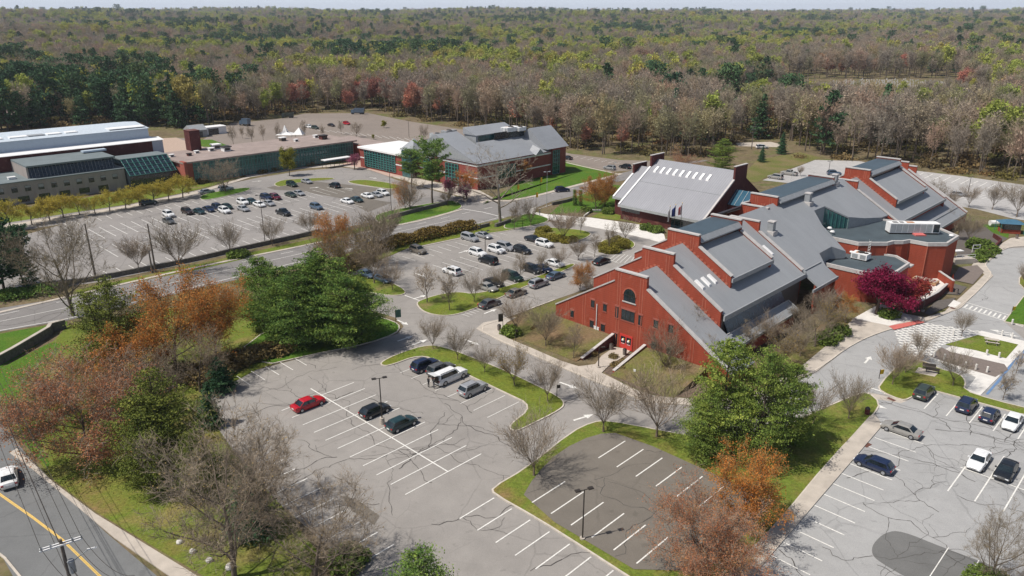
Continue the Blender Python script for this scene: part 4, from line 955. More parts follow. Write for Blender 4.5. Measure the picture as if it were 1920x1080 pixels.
# terrace walls by the auditorium
def wallthing(name, lab, pts, h, t, mat_, cap=None, cat='wall', z0=0):
    r = thing(name, lab, cat); m_ = MB(); ribbon(m_, pts, t, z0, z0 + h, mat_); m_.build('wall_body', r, merge=False)
    if cap: m_ = MB(); ribbon(m_, pts, t + .12, z0 + h + .003, z0 + h + .13, cap); m_.build('coping', r, merge=False)
    return r
wallthing('courtyard_wall', 'low brick wall curving round the terrace beside the magenta tree', PX([(1690, 580), (1722, 580), (1755, 562), (1773, 546)]), 1.5, .35, M_BRICKD, M_COPING)
wallthing('courtyard_wall', 'tall slanting brick screen wall right of the auditorium', PX([(1757, 530), (1784, 549)]), 2.4, .35, M_BRICK, M_COPING)
sheet('terrace', PX([(1690, 575), (1720, 535), (1755, 528), (1775, 545), (1750, 562), (1720, 578)]), .9, M_CONCW)
r = thing('planter', 'timber sided planter box on the terrace beside the auditorium', 'planter', (*G(1733, 537), .9), ANG)
m_ = MB(); m_.box(-2.2, 2.2, -1.1, 1.1, 0, .6, simple('tan_timber', (.4, .24, .13))); m_.build('box', r); m_ = MB(); m_.box(-2, 2, -.9, .9, .601, .66, M_CONC); m_.build('cover', r)
# ---- B: hall with the pale seam roof
Bd = campus('brick_hall', 'brick hall with a big pale seam metal roof and a row of nine skylights', 'building')
fb = lambda v: 4.1 + .6 * (v - 65.2) if v < 81.6 else 4.1 + .6 * (98 - v)
fbl = lambda v: 4.9 + .6 * (v - 68.6) if v < 80 else 4.9 + .6 * (91.4 - v)
w = MB(); prof = [(66.2, 0), (66.2, fb(66.2) - .3), (78.6, fb(78.6) - .3), (78.6, 15.4), (84.6, 15.4), (84.6, fb(84.6) - .3), (97.2, fb(97.2) - .3), (97.2, 0)]
w.wallu(prof, -25.5, -25.0, M_BRICKD)
w.wallu([(78.6, 10), (78.6, 15.2), (84.6, 15.2), (84.6, 10)], -50.2, -49.7, M_BRICKD); w.wallu([(77, 7), (77, 12.5), (83, 12.5), (83, 7)], -54.6, -54.1, M_BRICKD)
w.box(-50, -25.5, 66.2, 66.6, 0, 4.2, M_BRICKD); w.box(-50.1, -49.8, 66.6, 97, 0, 4.2, M_BRICKD); w.box(-54.4, -50.1, 69.4, 69.8, 0, 4.9, M_BRICKD); w.box(-54.5, -54.2, 69.8, 91, 0, 4.5, M_BRICKD); w.box(-50, -25.5, 96.6, 97, 0, 4.2, M_BRICKD)
w.build('wall', Bd)
w = MB(); w.wallv([(-50, 2.3), (-50, 3.6), (-44, 3.6), (-44, 2.3)], 66.14, 66.197, M_GLASSD); w.box(-34.5, -26.2, 66.14, 66.197, .3, 3.8, M_GLASSD); w.build('window', Bd, each=True)
def slabv(mb, u0, u1, v0, v1, f, th, mat_, side): mb.loft([(u0, v0, f(v0) - th), (u1, v0, f(v0) - th), (u1, v1, f(v1) - th), (u0, v1, f(v1) - th)], [(u0, v0, f(v0)), (u1, v0, f(v0)), (u1, v1, f(v1)), (u0, v1, f(v1))], mat_, side)
rf = MB(); slabv(rf, -49.7, -25.5, 65.2, 81.599, fb, .3, M_ROOFB, M_FASCIA); slabv(rf, -49.7, -25.5, 81.6, 98, fb, .3, M_ROOFB, M_FASCIA)
slabv(rf, -54.3, -50.0, 68.6, 79.999, fbl, .3, M_ROOFB, M_FASCIA); slabv(rf, -54.3, -50, 80, 91.4, fbl, .3, M_ROOFB, M_FASCIA)
rf.beam((-50.0, 65.2, fb(65.2) + .05), (-50.0, 78.6, fb(78.6) + .05), .5, .3, M_TRIM); rf.beam((-54.4, 68.6, fbl(68.6) + .05), (-54.4, 77, fbl(77) + .05), .5, .3, M_TRIM); rf.beam((-25.2, 65.2, fb(65.2)), (-25.2, 78.6, fb(78.6)), .5, .35, M_COPING)
rf.box(-50.2, -25.0, 65.0, 65.2, 3.5, 4.15, M_STEEL); rf.box(-54.6, -50.2, 68.4, 68.6, 4.4, 4.95, M_STEEL); rf.box(-49.6, -25.6, 73.4, 73.5, fb(73.4) + .005, fb(73.5) + .05, M_FASCIA)
rf.build('roof', Bd)
cp = MB(); cp.box(-25.6, -24.9, 78.5, 84.7, 15.4, 15.55, M_COPING); cp.box(-50.3, -49.6, 78.5, 84.7, 15.2, 15.35, M_COPING); cp.box(-54.7, -54, 76.9, 83.1, 12.5, 12.65, M_COPING); cp.build('coping', Bd, each=True)
for i in range(9):
    u = -47.6 + i * 1.98 ; m_ = MB(); v0, v1 = 77.0, 78.9
    m_.loft([(u - .42, v0, fb(v0) + .01), (u + .42, v0, fb(v0) + .01), (u + .45, v1, fb(v1) + .01), (u - .45, v1, fb(v1) + .01)], [(u - .36, v0 + .1, fb(v0) + .36), (u + .36, v0 + .1, fb(v0) + .36), (u + .36, v1 - .1, fb(v1) + .28), (u - .36, v1 - .1, fb(v1) + .28)], M_TRIM); m_.build('skylight', Bd)
LK = campus('glazed_link', 'low blue glass roofed bridge between the pale roofed hall and the middle wing', 'building')
m_ = MB(); m_.loft([(-25, 76, 6.5), (-13.9, 76, 6.5), (-13.9, 84, 6.5), (-25, 84, 6.5)], [(-25, 79.9, 9.6), (-13.9, 79.9, 9.6), (-13.9, 80.1, 9.6), (-25, 80.1, 9.6)], simple('blue_glass_roof', (.03, .09, .14), .2)); m_.build('roof', LK)
m_ = MB(); m_.box(-24.9, -14, 76.3, 83.7, 0, 6.45, M_BRICKD); m_.build('wall', LK)
m_ = MB()
for i in range(8): u = -24.6 + i * 1.5; m_.beam((u, 75.95, 6.56), (u, 79.9, 9.68), .08, .08, M_STEEL)
m_.build('rafter', LK, each=True)

# ---- town offices: brick, teal glazing, slate metal roofs
H = campus('brick_office_building', 'brick office building with teal window walls, slate grey gable roofs and rooftop machinery', 'building')
w = MB(); w.box(-160, -134.2, 60.5, 78, 0, 6.7, M_BRICKO); w.box(-134, -102.3, 63.5, 97, 0, 8.2, M_BRICKO); w.box(-134, -101.6, 97, 104, 0, 8.9, M_BRICKO); w.build('wall', H)
w = MB(); w.box(-160.6, -133.6, 60.0, 78.5, 6.72, 7.3, M_WHITE); w.box(-134.2, -102.1, 63.35, 63.5, 7.2, 7.7, M_TRIM); w.box(-102.3, -102.1, 63.5, 97, 7.2, 7.7, M_TRIM)
for z in (3.4,): w.box(-160, -134.2, 60.4, 60.497, z, z + .35, M_TRIM); w.box(-134, -102.2, 63.4, 63.497, z, z + .35, M_TRIM); w.box(-102.3, -102.2, 63.5, 97, z, z + .35, M_TRIM)
w.build('white_band', H)
def curtain(root, u0, u1, v, z0, z1, nu, nz, axis='u'):
    m_ = MB()
    if axis == 'u': m_.box(u0, u1, v - .12, v - .1, z0, z1, M_GLASSD)
    else: m_.box(v + .1, v + .12, u0, u1, z0, z1, M_GLASSD)
    o = m_.build('window_wall', root); m_ = MB()
    for i in range(nu + 1):
        u = u0 + (u1 - u0) * i / nu
        if axis == 'u': m_.box(u - .12, u + .12, v - .26, v - .123, z0, z1, M_TEAL)
        else: m_.box(v + .123, v + .26, u - .12, u + .12, z0, z1, M_TEAL)
    for i in range(nz + 1):
        z = z0 + (z1 - z0) * i / nz
        if axis == 'u': m_.box(u0, u1, v - .22, v - .124, z - .07, z + .07, M_TEAL)
        else: m_.box(v + .124, v + .22, u0, u1, z - .07, z + .07, M_TEAL)
    m_.build('mullion', o)
curtain(H, -157, -139.5, 60.5, .8, 6.3, 11, 7); curtain(H, -128, -124, 63.5, .6, 6.8, 3, 6); curtain(H, -117, -111, 63.5, .4, 6.8, 4, 6)
curtain(H, 97.3, 100.5, -101.6, .3, 8.2, 3, 6, 'v'); curtain(H, 72, 80, -102.3, 2.2, 6.2, 5, 3, 'v')
m_ = MB(); m_.box(-121.7, -120.3, 62.9, 63.499, 0, 12.6, M_BRICKD); m_.build('pier', H)
rf = MB()
# cross gable facing the street, ridge along v
rf.loft([(-134.4, 62.9, 8.2), (-121, 62.9, 15.3), (-101.6, 62.9, 8.2)], [(-134.4, 72, 8.2), (-121, 72, 15.3), (-101.6, 72, 8.2)], M_HSLATE)
rf.loft([(-101.6, 72, 8.2), (-112, 72, 12.6), (-112, 72, 8.2)], [(-101.6, 96, 8.2), (-112, 96, 12.6), (-112, 96, 8.2)], M_HSLATE)
rf.loft([(-101.1, 94, 9.0), (-109.5, 94, 15.2), (-118, 94, 9.0)], [(-101.1, 105, 9.0), (-109.5, 105, 15.2), (-118, 105, 9.0)], M_HSLATE)
rf.loft([(-104, 88, 8.6), (-104, 90, 10.8), (-104, 92, 8.6)], [(-100.6, 88, 8.0), (-100.6, 90, 9.8), (-100.6, 92, 8.0)], M_HSLATE)
rf.box(-134, -112, 72, 104, 8.21, 8.5, M_WHITE)
rf.build('roof', H)
rf = MB(); rf.loft([(-136.5, 60.2, 9), (-129.5, 60.2, 9), (-129.5, 67.2, 9), (-136.5, 67.2, 9)], [(-133.01, 63.69, 12.6), (-132.99, 63.69, 12.6), (-132.99, 63.71, 12.6), (-133.01, 63.71, 12.6)], M_HSLATE); rf.box(-136, -130, 60.6, 66.8, 6, 9, M_TEAL); rf.box(-135.6, -130.4, 60.2, 60.597, 0, 8.6, M_GLASST); rf.build('pyramid_tower', H)
rf = MB(); rf.box(-118.5, -113, 73, 91, 8.5, 14.6, M_FASCIA); rf.box(-113, -112.9, 74, 90, 12.6, 14.2, M_GLASST); rf.loft([(-118.8, 72.7, 14.6), (-112.6, 72.7, 14.6), (-112.6, 91.3, 14.6), (-118.8, 91.3, 14.6)], [(-118.8, 72.7, 16.6), (-118.3, 72.7, 16.6), (-118.3, 91.3, 16.6), (-118.8, 91.3, 16.6)], M_HSLATE); rf.build('clerestory', H)
rf = MB(); rf.wallv([(-132, 8.6), (-121, 14.5), (-104.2, 8.6)], 62.84, 62.89, M_FASCIA); rf.build('gable_panel', H)
rf = MB(); rf.box(-112, -111.7, 80, 94, 12.6, 14.8, M_GLASSD); rf.build('equipment_screen', H)
for px, py, z, du, dv, h, lab in ((842, 257, 9.5, 3, 5, 2.2, 'grey rooftop unit behind the pyramid roof of the office building'), (820, 264, 8.6, 5, 3, 2.4, 'dark rooftop unit beside the pyramid roof of the office building'), (957, 247, 14.2, 3, 6, 1.4, 'white rooftop unit near the tall roof of the office building'), (975, 246, 14.2, 2.5, 3.5, 1.2, 'smaller white rooftop unit against the tall roof of the office building')):
    unit('rooftop_unit', lab, 'air conditioner', px, py, z, du, dv, h, M_TRIM if 'white' in lab else M_FASCIA)

# ---- long teal glass building
Lg = campus('long_glass_building', 'long low building with teal glass front and flat gravel roof', 'building')
w = MB(); w.box(-196, -174.2, 4.5, 67.5, 0, 6.7, M_BRICKH); w.build('wall', Lg)
w = MB(); w.box(-196.5, -173.2, 3.5, 68.5, 6.72, 7.2, M_ROOFGR); w.build('roof', Lg)
m_ = MB(); m_.box(-174.15, -174.1, 7, 67, .3, 6.6, M_GLASST); o = m_.build('window_wall', Lg); m_ = MB()
for i in range(56): v = 7 + 60 * i / 55; m_.box(-174.08, -173.95, v - .1, v + .1, .3, 6.6, M_TEAL)
for z in (.4, 2.6, 3.4, 5.4, 6.5): m_.box(-174.08, -173.97, 7, 67, z - .1, z + .1, M_TEAL)
m_.build('mullion', o)
w = MB(); w.box(-176, -172.6, 3.6, 4.5, 0, 7.4, M_BRICKH); w.build('end_wall', Lg)
w = MB(); w.box(-192, -168, 68.5, 78, 0, 5.4, M_BRICK); w.box(-192.4, -167.6, 68.6, 78.4, 5.42, 5.8, M_ROOFGR); w.build('end_wing', Lg)
for px, py, s, lab in ((322, 291, 1, 'small white vent at the near end of the gravel roof'), (355, 289, 1, 'dark red box vent near the end of the gravel roof'), (369, 284, 1, 'thin white pipe vent on the gravel roof'), (396, 280, 1.3, 'white box vent in front of the big hooded unit'), (405, 276, 2, 'big hooded metal unit on the gravel roof'), (424, 280, 2, 'square unit with a black opening on the gravel roof'), (530, 261, 1.6, 'brown hooded vent left of the tent on the gravel roof'), (555, 262, 1, 'small white vent right of the tent on the gravel roof'), (592, 255, 1.2, 'white vent near the far end of the gravel roof'), (606, 258, 1.9, 'dark louvred unit at the far end of the gravel roof')):
    x, y = G(px, py + 3, 7.2); r = thing('roof_vent', lab, 'roof vent', (x, y, 7.2), ANG); m_ = MB()
    mm = M_BRICKD if 'red' in lab else (M_WOOD if 'brown' in lab else M_TRIM)
    m_.box(-.6 * s, .6 * s, -.6 * s, .6 * s, 0, .7 * s, mm); m_.build('housing', r); m_ = MB(); m_.box(-.75 * s, .75 * s, -.75 * s, .75 * s, .7 * s, .85 * s, M_TRIM if 'white' in lab or 'hood' in lab else M_BLACKM); m_.box(.601 * s, .63 * s, -.45 * s, .45 * s, .15 * s, .6 * s, M_BLACKM); m_.build('hood', r)
x, y = G(368, 290, 7.2)
r = thing('brick_stack', 'square dark red brick stack rising from the gravel roof', 'chimney', (*G(367, 287, 6.2), 7.2), ANG); m_ = MB(); m_.box(-3, 1.2, -1.8, 1.8, 0, 6.6, M_BRICKD); m_.build('shaft', r); m_ = MB(); m_.box(-3.1, 1.3, -1.9, 1.9, 6.6, 6.8, M_BRICKD); m_.build('cap', r)
r = campus('bus_shelter', 'white roofed shelter on posts before the long glass building', 'shelter')
u, v = PUV(632, 312); m_ = MB(); m_.box(u - 1.4, u + 1.4, v - 5.5, v + 5.5, 2.7, 2.95, M_TRIM); m_.build('roof', r); m_ = MB()
for dv in (-5.2, -1.8, 1.8, 5.2):
    for du in (-1.2, 1.2): m_.tube((u + du, v + dv, .1), (u + du, v + dv, 2.7), .08, .08, M_BLACKM, 5)
m_.build('post', r, each=True)
# ---- glazed entrance between
r = campus('greenhouse_lobby', 'dark lobby with a sloping grid of glass between the grey and teal buildings', 'building')
m_ = MB(); m_.wallv([(-178.5, 0), (-178.5, 4.2), (-184.5, 8.4), (-192, 8.4), (-192, 0)], -11, 3.5, M_GLASSD); m_.build('wall', r)
m_ = MB()
for i in range(10): v = -10.8 + 14.1 * i / 9; m_.beam((-178.45, v, 4.3), (-184.5, v, 8.5), .14, .12, M_TEAL)
for i in range(5): t = i / 4; m_.beam((-178.45 - 6.05 * t, -10.9, 4.32 + 4.2 * t), (-178.45 - 6.05 * t, 3.4, 4.32 + 4.2 * t), .12, .14, M_TEAL)
m_.build('glazing_bar', r)
m_ = MB(); m_.box(-192, -184.6, -11, 3.5, 8.41, 8.7, M_ROOFG2); m_.build('roof', r)
r = thing('tilted_sign_panel', 'tilted white louvred panel before the dark lobby', 'sign', (*G(268, 341), 0), ANG); m_ = MB(); m_.tube((0, 0, 0), (0, 0, 2.4), .1, .1, M_BLACKM, 6); m_.build('post', r, each=True); m_ = MB(); m_.beam((0, -1.3, 2.0), (0, 1.3, 4.2), .15, 1.9, M_MBLUE); m_.build('panel', r)
# ---- grey brick building
Nb = campus('grey_brick_building', 'grey brown brick building with a row of windows and slanted glass upper storey', 'building')
w = MB(); w.box(-205, -181.5, -110, -11.2, 0, 6.2, M_GREYBR); w.build('wall', Nb)
w = MB(); w.box(-205.2, -181.3, -110.2, -11, 6.22, 6.5, M_ROOFG2); w.build('roof', Nb)
w = MB(); w.loft([(-183.7, -36, 6.5), (-183.7, -13, 6.5), (-199, -13, 6.5), (-199, -36, 6.5)], [(-184.6, -36, 9.6), (-184.6, -13, 9.6), (-199, -13, 9.6), (-199, -36, 9.6)], M_GLASSD); ph = w.build('penthouse', Nb)
w = MB(); w.box(-200, -183.4, -36.6, -12.6, 9.62, 10.1, M_ROOFG2); w.box(-200, -183.9, -36.6, -36.1, 6.5, 9.6, M_GREYBR); w.build('roof', ph)
w = MB()
for i in range(24): v = -35.5 + i * .96; w.beam((-183.6, v, 6.6), (-184.5, v, 9.5), .07, .08, M_FASCIA)
w.build('mullion', ph)
for i in range(14): v = -14.2 - i * 3.35; m_ = MB(); m_.box(-181.5, -181.44, v - .75, v + .75, 3.5, 5.1, M_GLASSD); o = m_.build('window', Nb); m_ = MB(); m_.box(-181.44, -181.4, v - .7, v + .7, 4.2 + .3 * (i * 7 % 3), 5.05, M_FASCIA); m_.build('blind', o)
for i in range(9): v = -18 - i * 5.3; m_ = MB(); m_.box(-181.5, -181.44, v - 1.4, v + 1.4, .6, 2.2, M_GLASSD); m_.build('window', Nb)
r = thing('rooftop_unit', 'flat white rooftop unit on the slanted glass storey', 'air conditioner', (*G(176, 285, 10.1), 10.12), ANG); m_ = MB(); m_.box(-1.2, 1.2, -3.4, 3.4, .2, .7, M_MBLUE); m_.build('housing', r); m_ = MB(); m_.box(-1.1, 1.1, -3.2, 3.2, 0, .198, M_BLACKM); m_.build('curb', r)
r = thing('roof_vent', 'small white vent on the grey roof at the left edge', 'roof vent', (*G(22, 336, 6.5), 6.5), ANG); m_ = MB(); m_.box(-.7, .7, -.9, .9, 0, .6, M_TRIM); m_.build('housing', r); m_ = MB(); m_.box(-.8, .8, -1, 1, .6, .7, M_TRIM); m_.build('cap', r)
# ---- white metal hall
Wb = campus('white_metal_hall', 'long pale blue and white metal hall with dark red front wall behind the grey building', 'building')
w = MB(); w.box(-240, -200.2, -120, 8.6, 0, 11.0, M_MBLUE); w.box(-200.2, -200.0, -120, 5, 0, 11.0, M_BRICKD); w.build('wall', Wb)
w = MB(); w.loft([(-204, -120, 11.02), (-199.6, -120, 11.02), (-199.6, 8.9, 11.02), (-204, 8.9, 11.02)], [(-204, -120, 11.7), (-199.8, -120, 11.2), (-199.8, 8.8, 11.2), (-204, 8.8, 11.7)], M_WHITE); w.box(-240, -226, -120, 8.9, 11.02, 11.5, M_WHITE); w.build('lower_roof', Wb)
w = MB(); w.box(-226, -204, -120, 5.8, 11.02, 14.8, M_MBLUE); w.build('upper_wall', Wb)
w = MB(); w.loft([(-227, -120.4, 14.82), (-203.6, -120.4, 14.82), (-203.6, 6.2, 14.82), (-227, 6.2, 14.82)], [(-216, -120.4, 15.9), (-215, -120.4, 15.9), (-215, 6.2, 15.9), (-216, 6.2, 15.9)], simple('pale_blue_roofing', (.5, .56, .62), .5)); w.build('upper_roof', Wb)
w = MB()
for i in range(9): w.box(-214 + (i % 2), -207, -60 + i * 5.2, -56.5 + i * 5.2 + (i * 3 % 4) * .5, 15.2, 15.45, M_WHITE if i % 3 else M_FASCIA)
w.box(-214, -205, -6, 5.5, 15.2, 15.4, M_WHITE); w.build('roof_panel', Wb, each=True)
# sheds, tent, containers in the far yard
def shed(px, py, du, dv, h, lab, wallm, roofm, cat='shed', peak=.8, rz=0):
    x, y = G(px, py); r = thing('storage_shed', lab, cat, (x, y, 0), ANG + rz); m_ = MB(); m_.box(-du / 2, du / 2, -dv / 2, dv / 2, 0, h, wallm); m_.build('wall', r)
    m_ = MB(); m_.loft([(-du / 2 - .2, -dv / 2 - .2, h), (0, -dv / 2 - .2, h + peak), (du / 2 + .2, -dv / 2 - .2, h)], [(-du / 2 - .2, dv / 2 + .2, h), (0, dv / 2 + .2, h + peak), (du / 2 + .2, dv / 2 + .2, h)], roofm); m_.build('roof', r)
    m_ = MB(); m_.box(du / 2, du / 2 + .04, -dv * .2, dv * .2, 0, h * .8, M_GLASSD); m_.build('door', r)
shed(368, 256, 8, 7, 3.2, 'grey arched storage shed beside the small lawn', M_FASCIA, M_FASCIA, peak=2)
shed(396, 251, 6, 12, 3.4, 'white storage container with an open dark door', M_TRIM, M_TRIM, peak=.1, cat='container')
r = thing('party_tent', 'white tent with two pointed peaks in the far lot', 'tent', (*G(543, 262), 0), R(0))
m_ = MB(); m_.loft([(-5, -3, 2.4), (2, -3, 2.4), (2, 3, 2.4), (-5, 3, 2.4)], [(-2.6, -1, 3.4), (-.6, -1, 3.4), (-.6, 1, 3.4), (-2.6, 1, 3.4)], M_TRIM); m_.loft([(-2.6, -1, 3.4), (-.6, -1, 3.4), (-.6, 1, 3.4), (-2.6, 1, 3.4)], [(-1.7, -.1, 6.2), (-1.5, -.1, 6.2), (-1.5, .1, 6.2), (-1.7, .1, 6.2)], M_TRIM); m_.loft([(2, -2.4, 2.4), (6.4, -2.4, 2.4), (6.4, 2.4, 2.4), (2, 2.4, 2.4)], [(4.4, -.1, 5.2), (4.6, -.1, 5.2), (4.6, .1, 5.2), (4.4, .1, 5.2)], M_TRIM); m_.build('canopy', r)
m_ = MB()
for a, b in ((-4.9, -2.9), (1.9, -2.9), (-4.9, 2.9), (1.9, 2.9), (6.3, -2.3), (6.3, 2.3)): m_.tube((a, b, 0), (a, b, 2.4), .1, .1, M_STEEL, 5)
m_.build('post', r, each=True)
# houses in the woods
def house(px, py, w_, d_, h, lab, wallm, roofm, rz=0, z=None):
    x, y = G(px, py); z = hill(x, y); r = thing('house', lab, 'house', (x, y, z), rz)
    m_ = MB(); m_.box(-w_ / 2, w_ / 2, -d_ / 2, d_ / 2, -1, h, wallm); m_.loft([(-w_ / 2, -d_ / 2, h), (-w_ / 2, d_ / 2, h), (-w_ / 2, 0, h + d_ * .32)], [(w_ / 2, -d_ / 2, h), (w_ / 2, d_ / 2, h), (w_ / 2, 0, h + d_ * .32)], wallm); m_.build('wall', r)
    m_ = MB()
    for s in (-1, 1): m_.loft([(-w_ / 2 - .4, 0, h + d_ * .32 + .05), (w_ / 2 + .4, 0, h + d_ * .32 + .05), (w_ / 2 + .4, s * (d_ / 2 + .6), h - .3), (-w_ / 2 - .4, s * (d_ / 2 + .6), h - .3)], [(-w_ / 2 - .4, 0, h + d_ * .32 + .35), (w_ / 2 + .4, 0, h + d_ * .32 + .35), (w_ / 2 + .4, s * (d_ / 2 + .6), h), (-w_ / 2 - .4, s * (d_ / 2 + .6), h)], roofm)
    ro = m_.build('roof', r); m_ = MB(); m_.box(w_ * .25, w_ * .25 + .9, -.4, .5, h, h + d_ * .32 + 1.4, M_BRICKD); m_.build('chimney', ro)
    m_ = MB()
    for i in range(4): m_.box(-w_ / 2 + w_ * (i + .6) / 4.5, -w_ / 2 + w_ * (i + 1.1) / 4.5, -d_ / 2 - .06, -d_ / 2 - .003, 1, h - 1, M_GLASSD)
    m_.build('window', r)
HOUSES = [(565, 157, 14, 9, 5, 'grey house with a small green yard left of centre in the woods', M_FASCIA, M_HSLATE, R(10)), (985, 158, 16, 11, 7, 'slate blue and white house beside the red trees in the woods', M_TRIM, M_HSLATE, R(25)),
          (1025, 158, 11, 9, 7, 'small white gabled house right of the slate blue house', M_TRIM, M_HSLATE, R(70)), (1088, 144, 16, 10, 6.5, 'pale grey house half hidden behind bare trees', M_FASCIA, M_COPING, R(-20)), (1127, 137, 11, 10, 8, 'white house standing farther back in the woods', M_TRIM, M_HSLATE, R(60)),
          (1205, 143, 18, 10, 4, 'low brown roofed house at the edge of the yellow green stand', M_TRIM, M_ROOFGR, R(5)), (358, 172, 14, 10, 4.5, 'white fronted house behind the left evergreens', M_TRIM, M_COPING, R(15)), (30, 226, 14, 9, 3.5, 'brown roofed house at far left behind the metal hall', M_ROOFGR, M_ROOFGR, R(10))]
for h_ in HOUSES: house(*h_)

# ------------------------------------------------------------------ trees
def npmesh(name, V, F, mats, mi=None):
    V = np.asarray(V, dtype=np.float32); me = bpy.data.meshes.new(name)
    k = F.shape[1]; n = len(F)
    me.vertices.add(len(V)); me.vertices.foreach_set('co', V.ravel())
    me.loops.add(n * k); me.loops.foreach_set('vertex_index', F.astype(np.int32).ravel())
    me.polygons.add(n); me.polygons.foreach_set('loop_start', np.arange(0, n * k, k, dtype=np.int32))
    for m in mats: me.materials.append(m)
    if mi is not None: me.polygons.foreach_set('material_index', np.asarray(mi, dtype=np.int32))
    me.update(calc_edges=True); me.validate(); return me
class Skel:
    """branches as segments (start, end, radii, level)"""
    def __init__(s, seed): s.r = random.Random(seed); s.seg = []; s.tips = []
    def branch(s, p, d, L, r0, lev, sp):
        r = s.r; n = sp['seg'][min(lev, len(sp['seg']) - 1)]
        q = Vector(p); d = Vector(d).normalized(); pts = [(q.copy(), r0)]
        r1 = r0 * sp.get('taper', .45)
        for i in range(n):
            d = d + Vector((r.gauss(0, 1), r.gauss(0, 1), r.gauss(0, 1))) * sp['wob'][min(lev, len(sp['wob']) - 1)]
            d.z += sp['trop'][min(lev, len(sp['trop']) - 1)]; d.normalize()
            e = q + d * (L / n); ra = r0 + (r1 - r0) * i / n; rb = r0 + (r1 - r0) * (i + 1) / n
            s.seg.append((q.copy(), e.copy(), ra, rb, lev)); q = e; pts.append((q.copy(), rb))
        if lev >= sp['maxlev']: s.tips.append((q.copy(), d.copy())); return
        nc = sp['kids'][lev]; lo = sp['from'][lev]
        for k in range(nc):
            t = lo + (1 - lo) * (k + r.random() * .8) / nc; t = min(.999, t)
            f = t * n; i = min(n - 1, int(f)); a, ra = pts[i]; b, rb = pts[i + 1]; w = f - i
            c = a.lerp(b, w); dirn = (b - a).normalized()
            ang = R(sp['ang'][lev] * (.7 + .6 * r.random())); az = k * 2.4 + r.random() * 1.2
            up = Vector((0, 0, 1)) if abs(dirn.z) < .9 else Vector((1, 0, 0))
            x = dirn.cross(up).normalized(); y = x.cross(dirn)
            nd = dirn * math.cos(ang) + (x * math.cos(az) + y * math.sin(az)) * math.sin(ang)
            s.branch(c, nd, L * sp['ratio'][lev] * (1 - .45 * t * sp.get('short', 1)) * (.75 + .5 * r.random()), (ra + (rb - ra) * w) * sp.get('thin', .6), lev + 1, sp)
def mesh_wood(sk, maxlev, twigw, mat_, name='crown', lo=0, sides=6):
    """thick branches as tubes, fine ones as slim blades"""
    V = []; F = []
    for a, b, ra, rb, lev in sk.seg:
        if lev < lo or lev > maxlev: continue
        d = (b - a).normalized(); up = Vector((0, 0, 1)) if abs(d.z) < .95 else Vector((1, 0, 0))
        x = d.cross(up).normalized(); y = x.cross(d).normalized(); n = sides if lev == 0 else (4 if lev == 1 else 3)
        i = len(V)
        for c, rr in ((a, ra), (b, rb)):
            for k in range(n):
                t = 2 * math.pi * k / n; V.append(tuple(c + (x * math.cos(t) + y * math.sin(t)) * rr))
        for k in range(n): F.append((i + k, i + (k + 1) % n, i + n + (k + 1) % n, i + n + k))
    return V, F
def blades(sk, lo, w, rng, extra=0, elen=.5):
    V = []; F = []
    segs = [s for s in sk.seg if s[4] >= lo]
    for a, b, ra, rb, lev in segs:
        d = (b - a); L = d.length; dn = d / L
        s = Vector((rng.gauss(0, 1), rng.gauss(0, 1), rng.gauss(0, 1))).cross(dn).normalized() * w * (1.0 if lev == lo else .7) / 2
        i = len(V); V += [tuple(a - s), tuple(a + s), tuple(b + s * .6), tuple(b - s * .6)]; F.append((i, i + 1, i + 2, i + 3))
        for _ in range(extra):
            t = rng.random(); p = a + d * t; e = (dn + Vector((rng.gauss(0, .5), rng.gauss(0, .5), rng.gauss(0, .4) + .15))).normalized() * elen * (.5 + rng.random())
            s2 = Vector((rng.gauss(0, 1), rng.gauss(0, 1), rng.gauss(0, 1))).cross(e).normalized() * w * .32
            i = len(V); V += [tuple(p - s2), tuple(p + s2), tuple(p + e + s2 * .4), tuple(p + e - s2 * .4)]; F.append((i, i + 1, i + 2, i + 3))
    return V, F
def cards(P, size, rs, aspect=1.0, tilt=None):
    """small leaf shaped faces at points P"""
    n = len(P); P = np.asarray(P); a = rs.normal(size=(n, 3)); a /= np.linalg.norm(a, axis=1)[:, None]
    if tilt is not None: a = a * (1 - tilt) + np.array([0, 0, 1]) * tilt; a /= np.linalg.norm(a, axis=1)[:, None]
    b = np.cross(a, rs.normal(size=(n, 3))); b /= np.linalg.norm(b, axis=1)[:, None]; c = np.cross(a, b)
    s = (size * (.6 + .8 * rs.random(n)))[:, None] / 2
    V = np.stack([P - b * s - c * s * aspect * .3, P + c * s * aspect, P + b * s, P - c * s * aspect], 1).reshape(-1, 3)
    return V, np.arange(4 * n).reshape(n, 4)
def tips_points(sk, lev, n, jit, rs):
    segs = [(a, b) for a, b, ra, rb, l in sk.seg if l >= lev]
    idx = rs.integers(0, len(segs), n); t = rs.random(n)
    A = np.array([tuple(s[0]) for s in segs]); B = np.array([tuple(s[1]) for s in segs])
    return A[idx] + (B[idx] - A[idx]) * t[:, None] + rs.normal(size=(n, 3)) * jit
def joinVF(parts):
    V = []; F = []; off = 0
    for v, f in parts:
        v = np.asarray(v, dtype=float).reshape(-1, 3); f = np.asarray(f); V.append(v); F.append(f + off); off += len(v)
    return np.concatenate(V), np.concatenate(F)
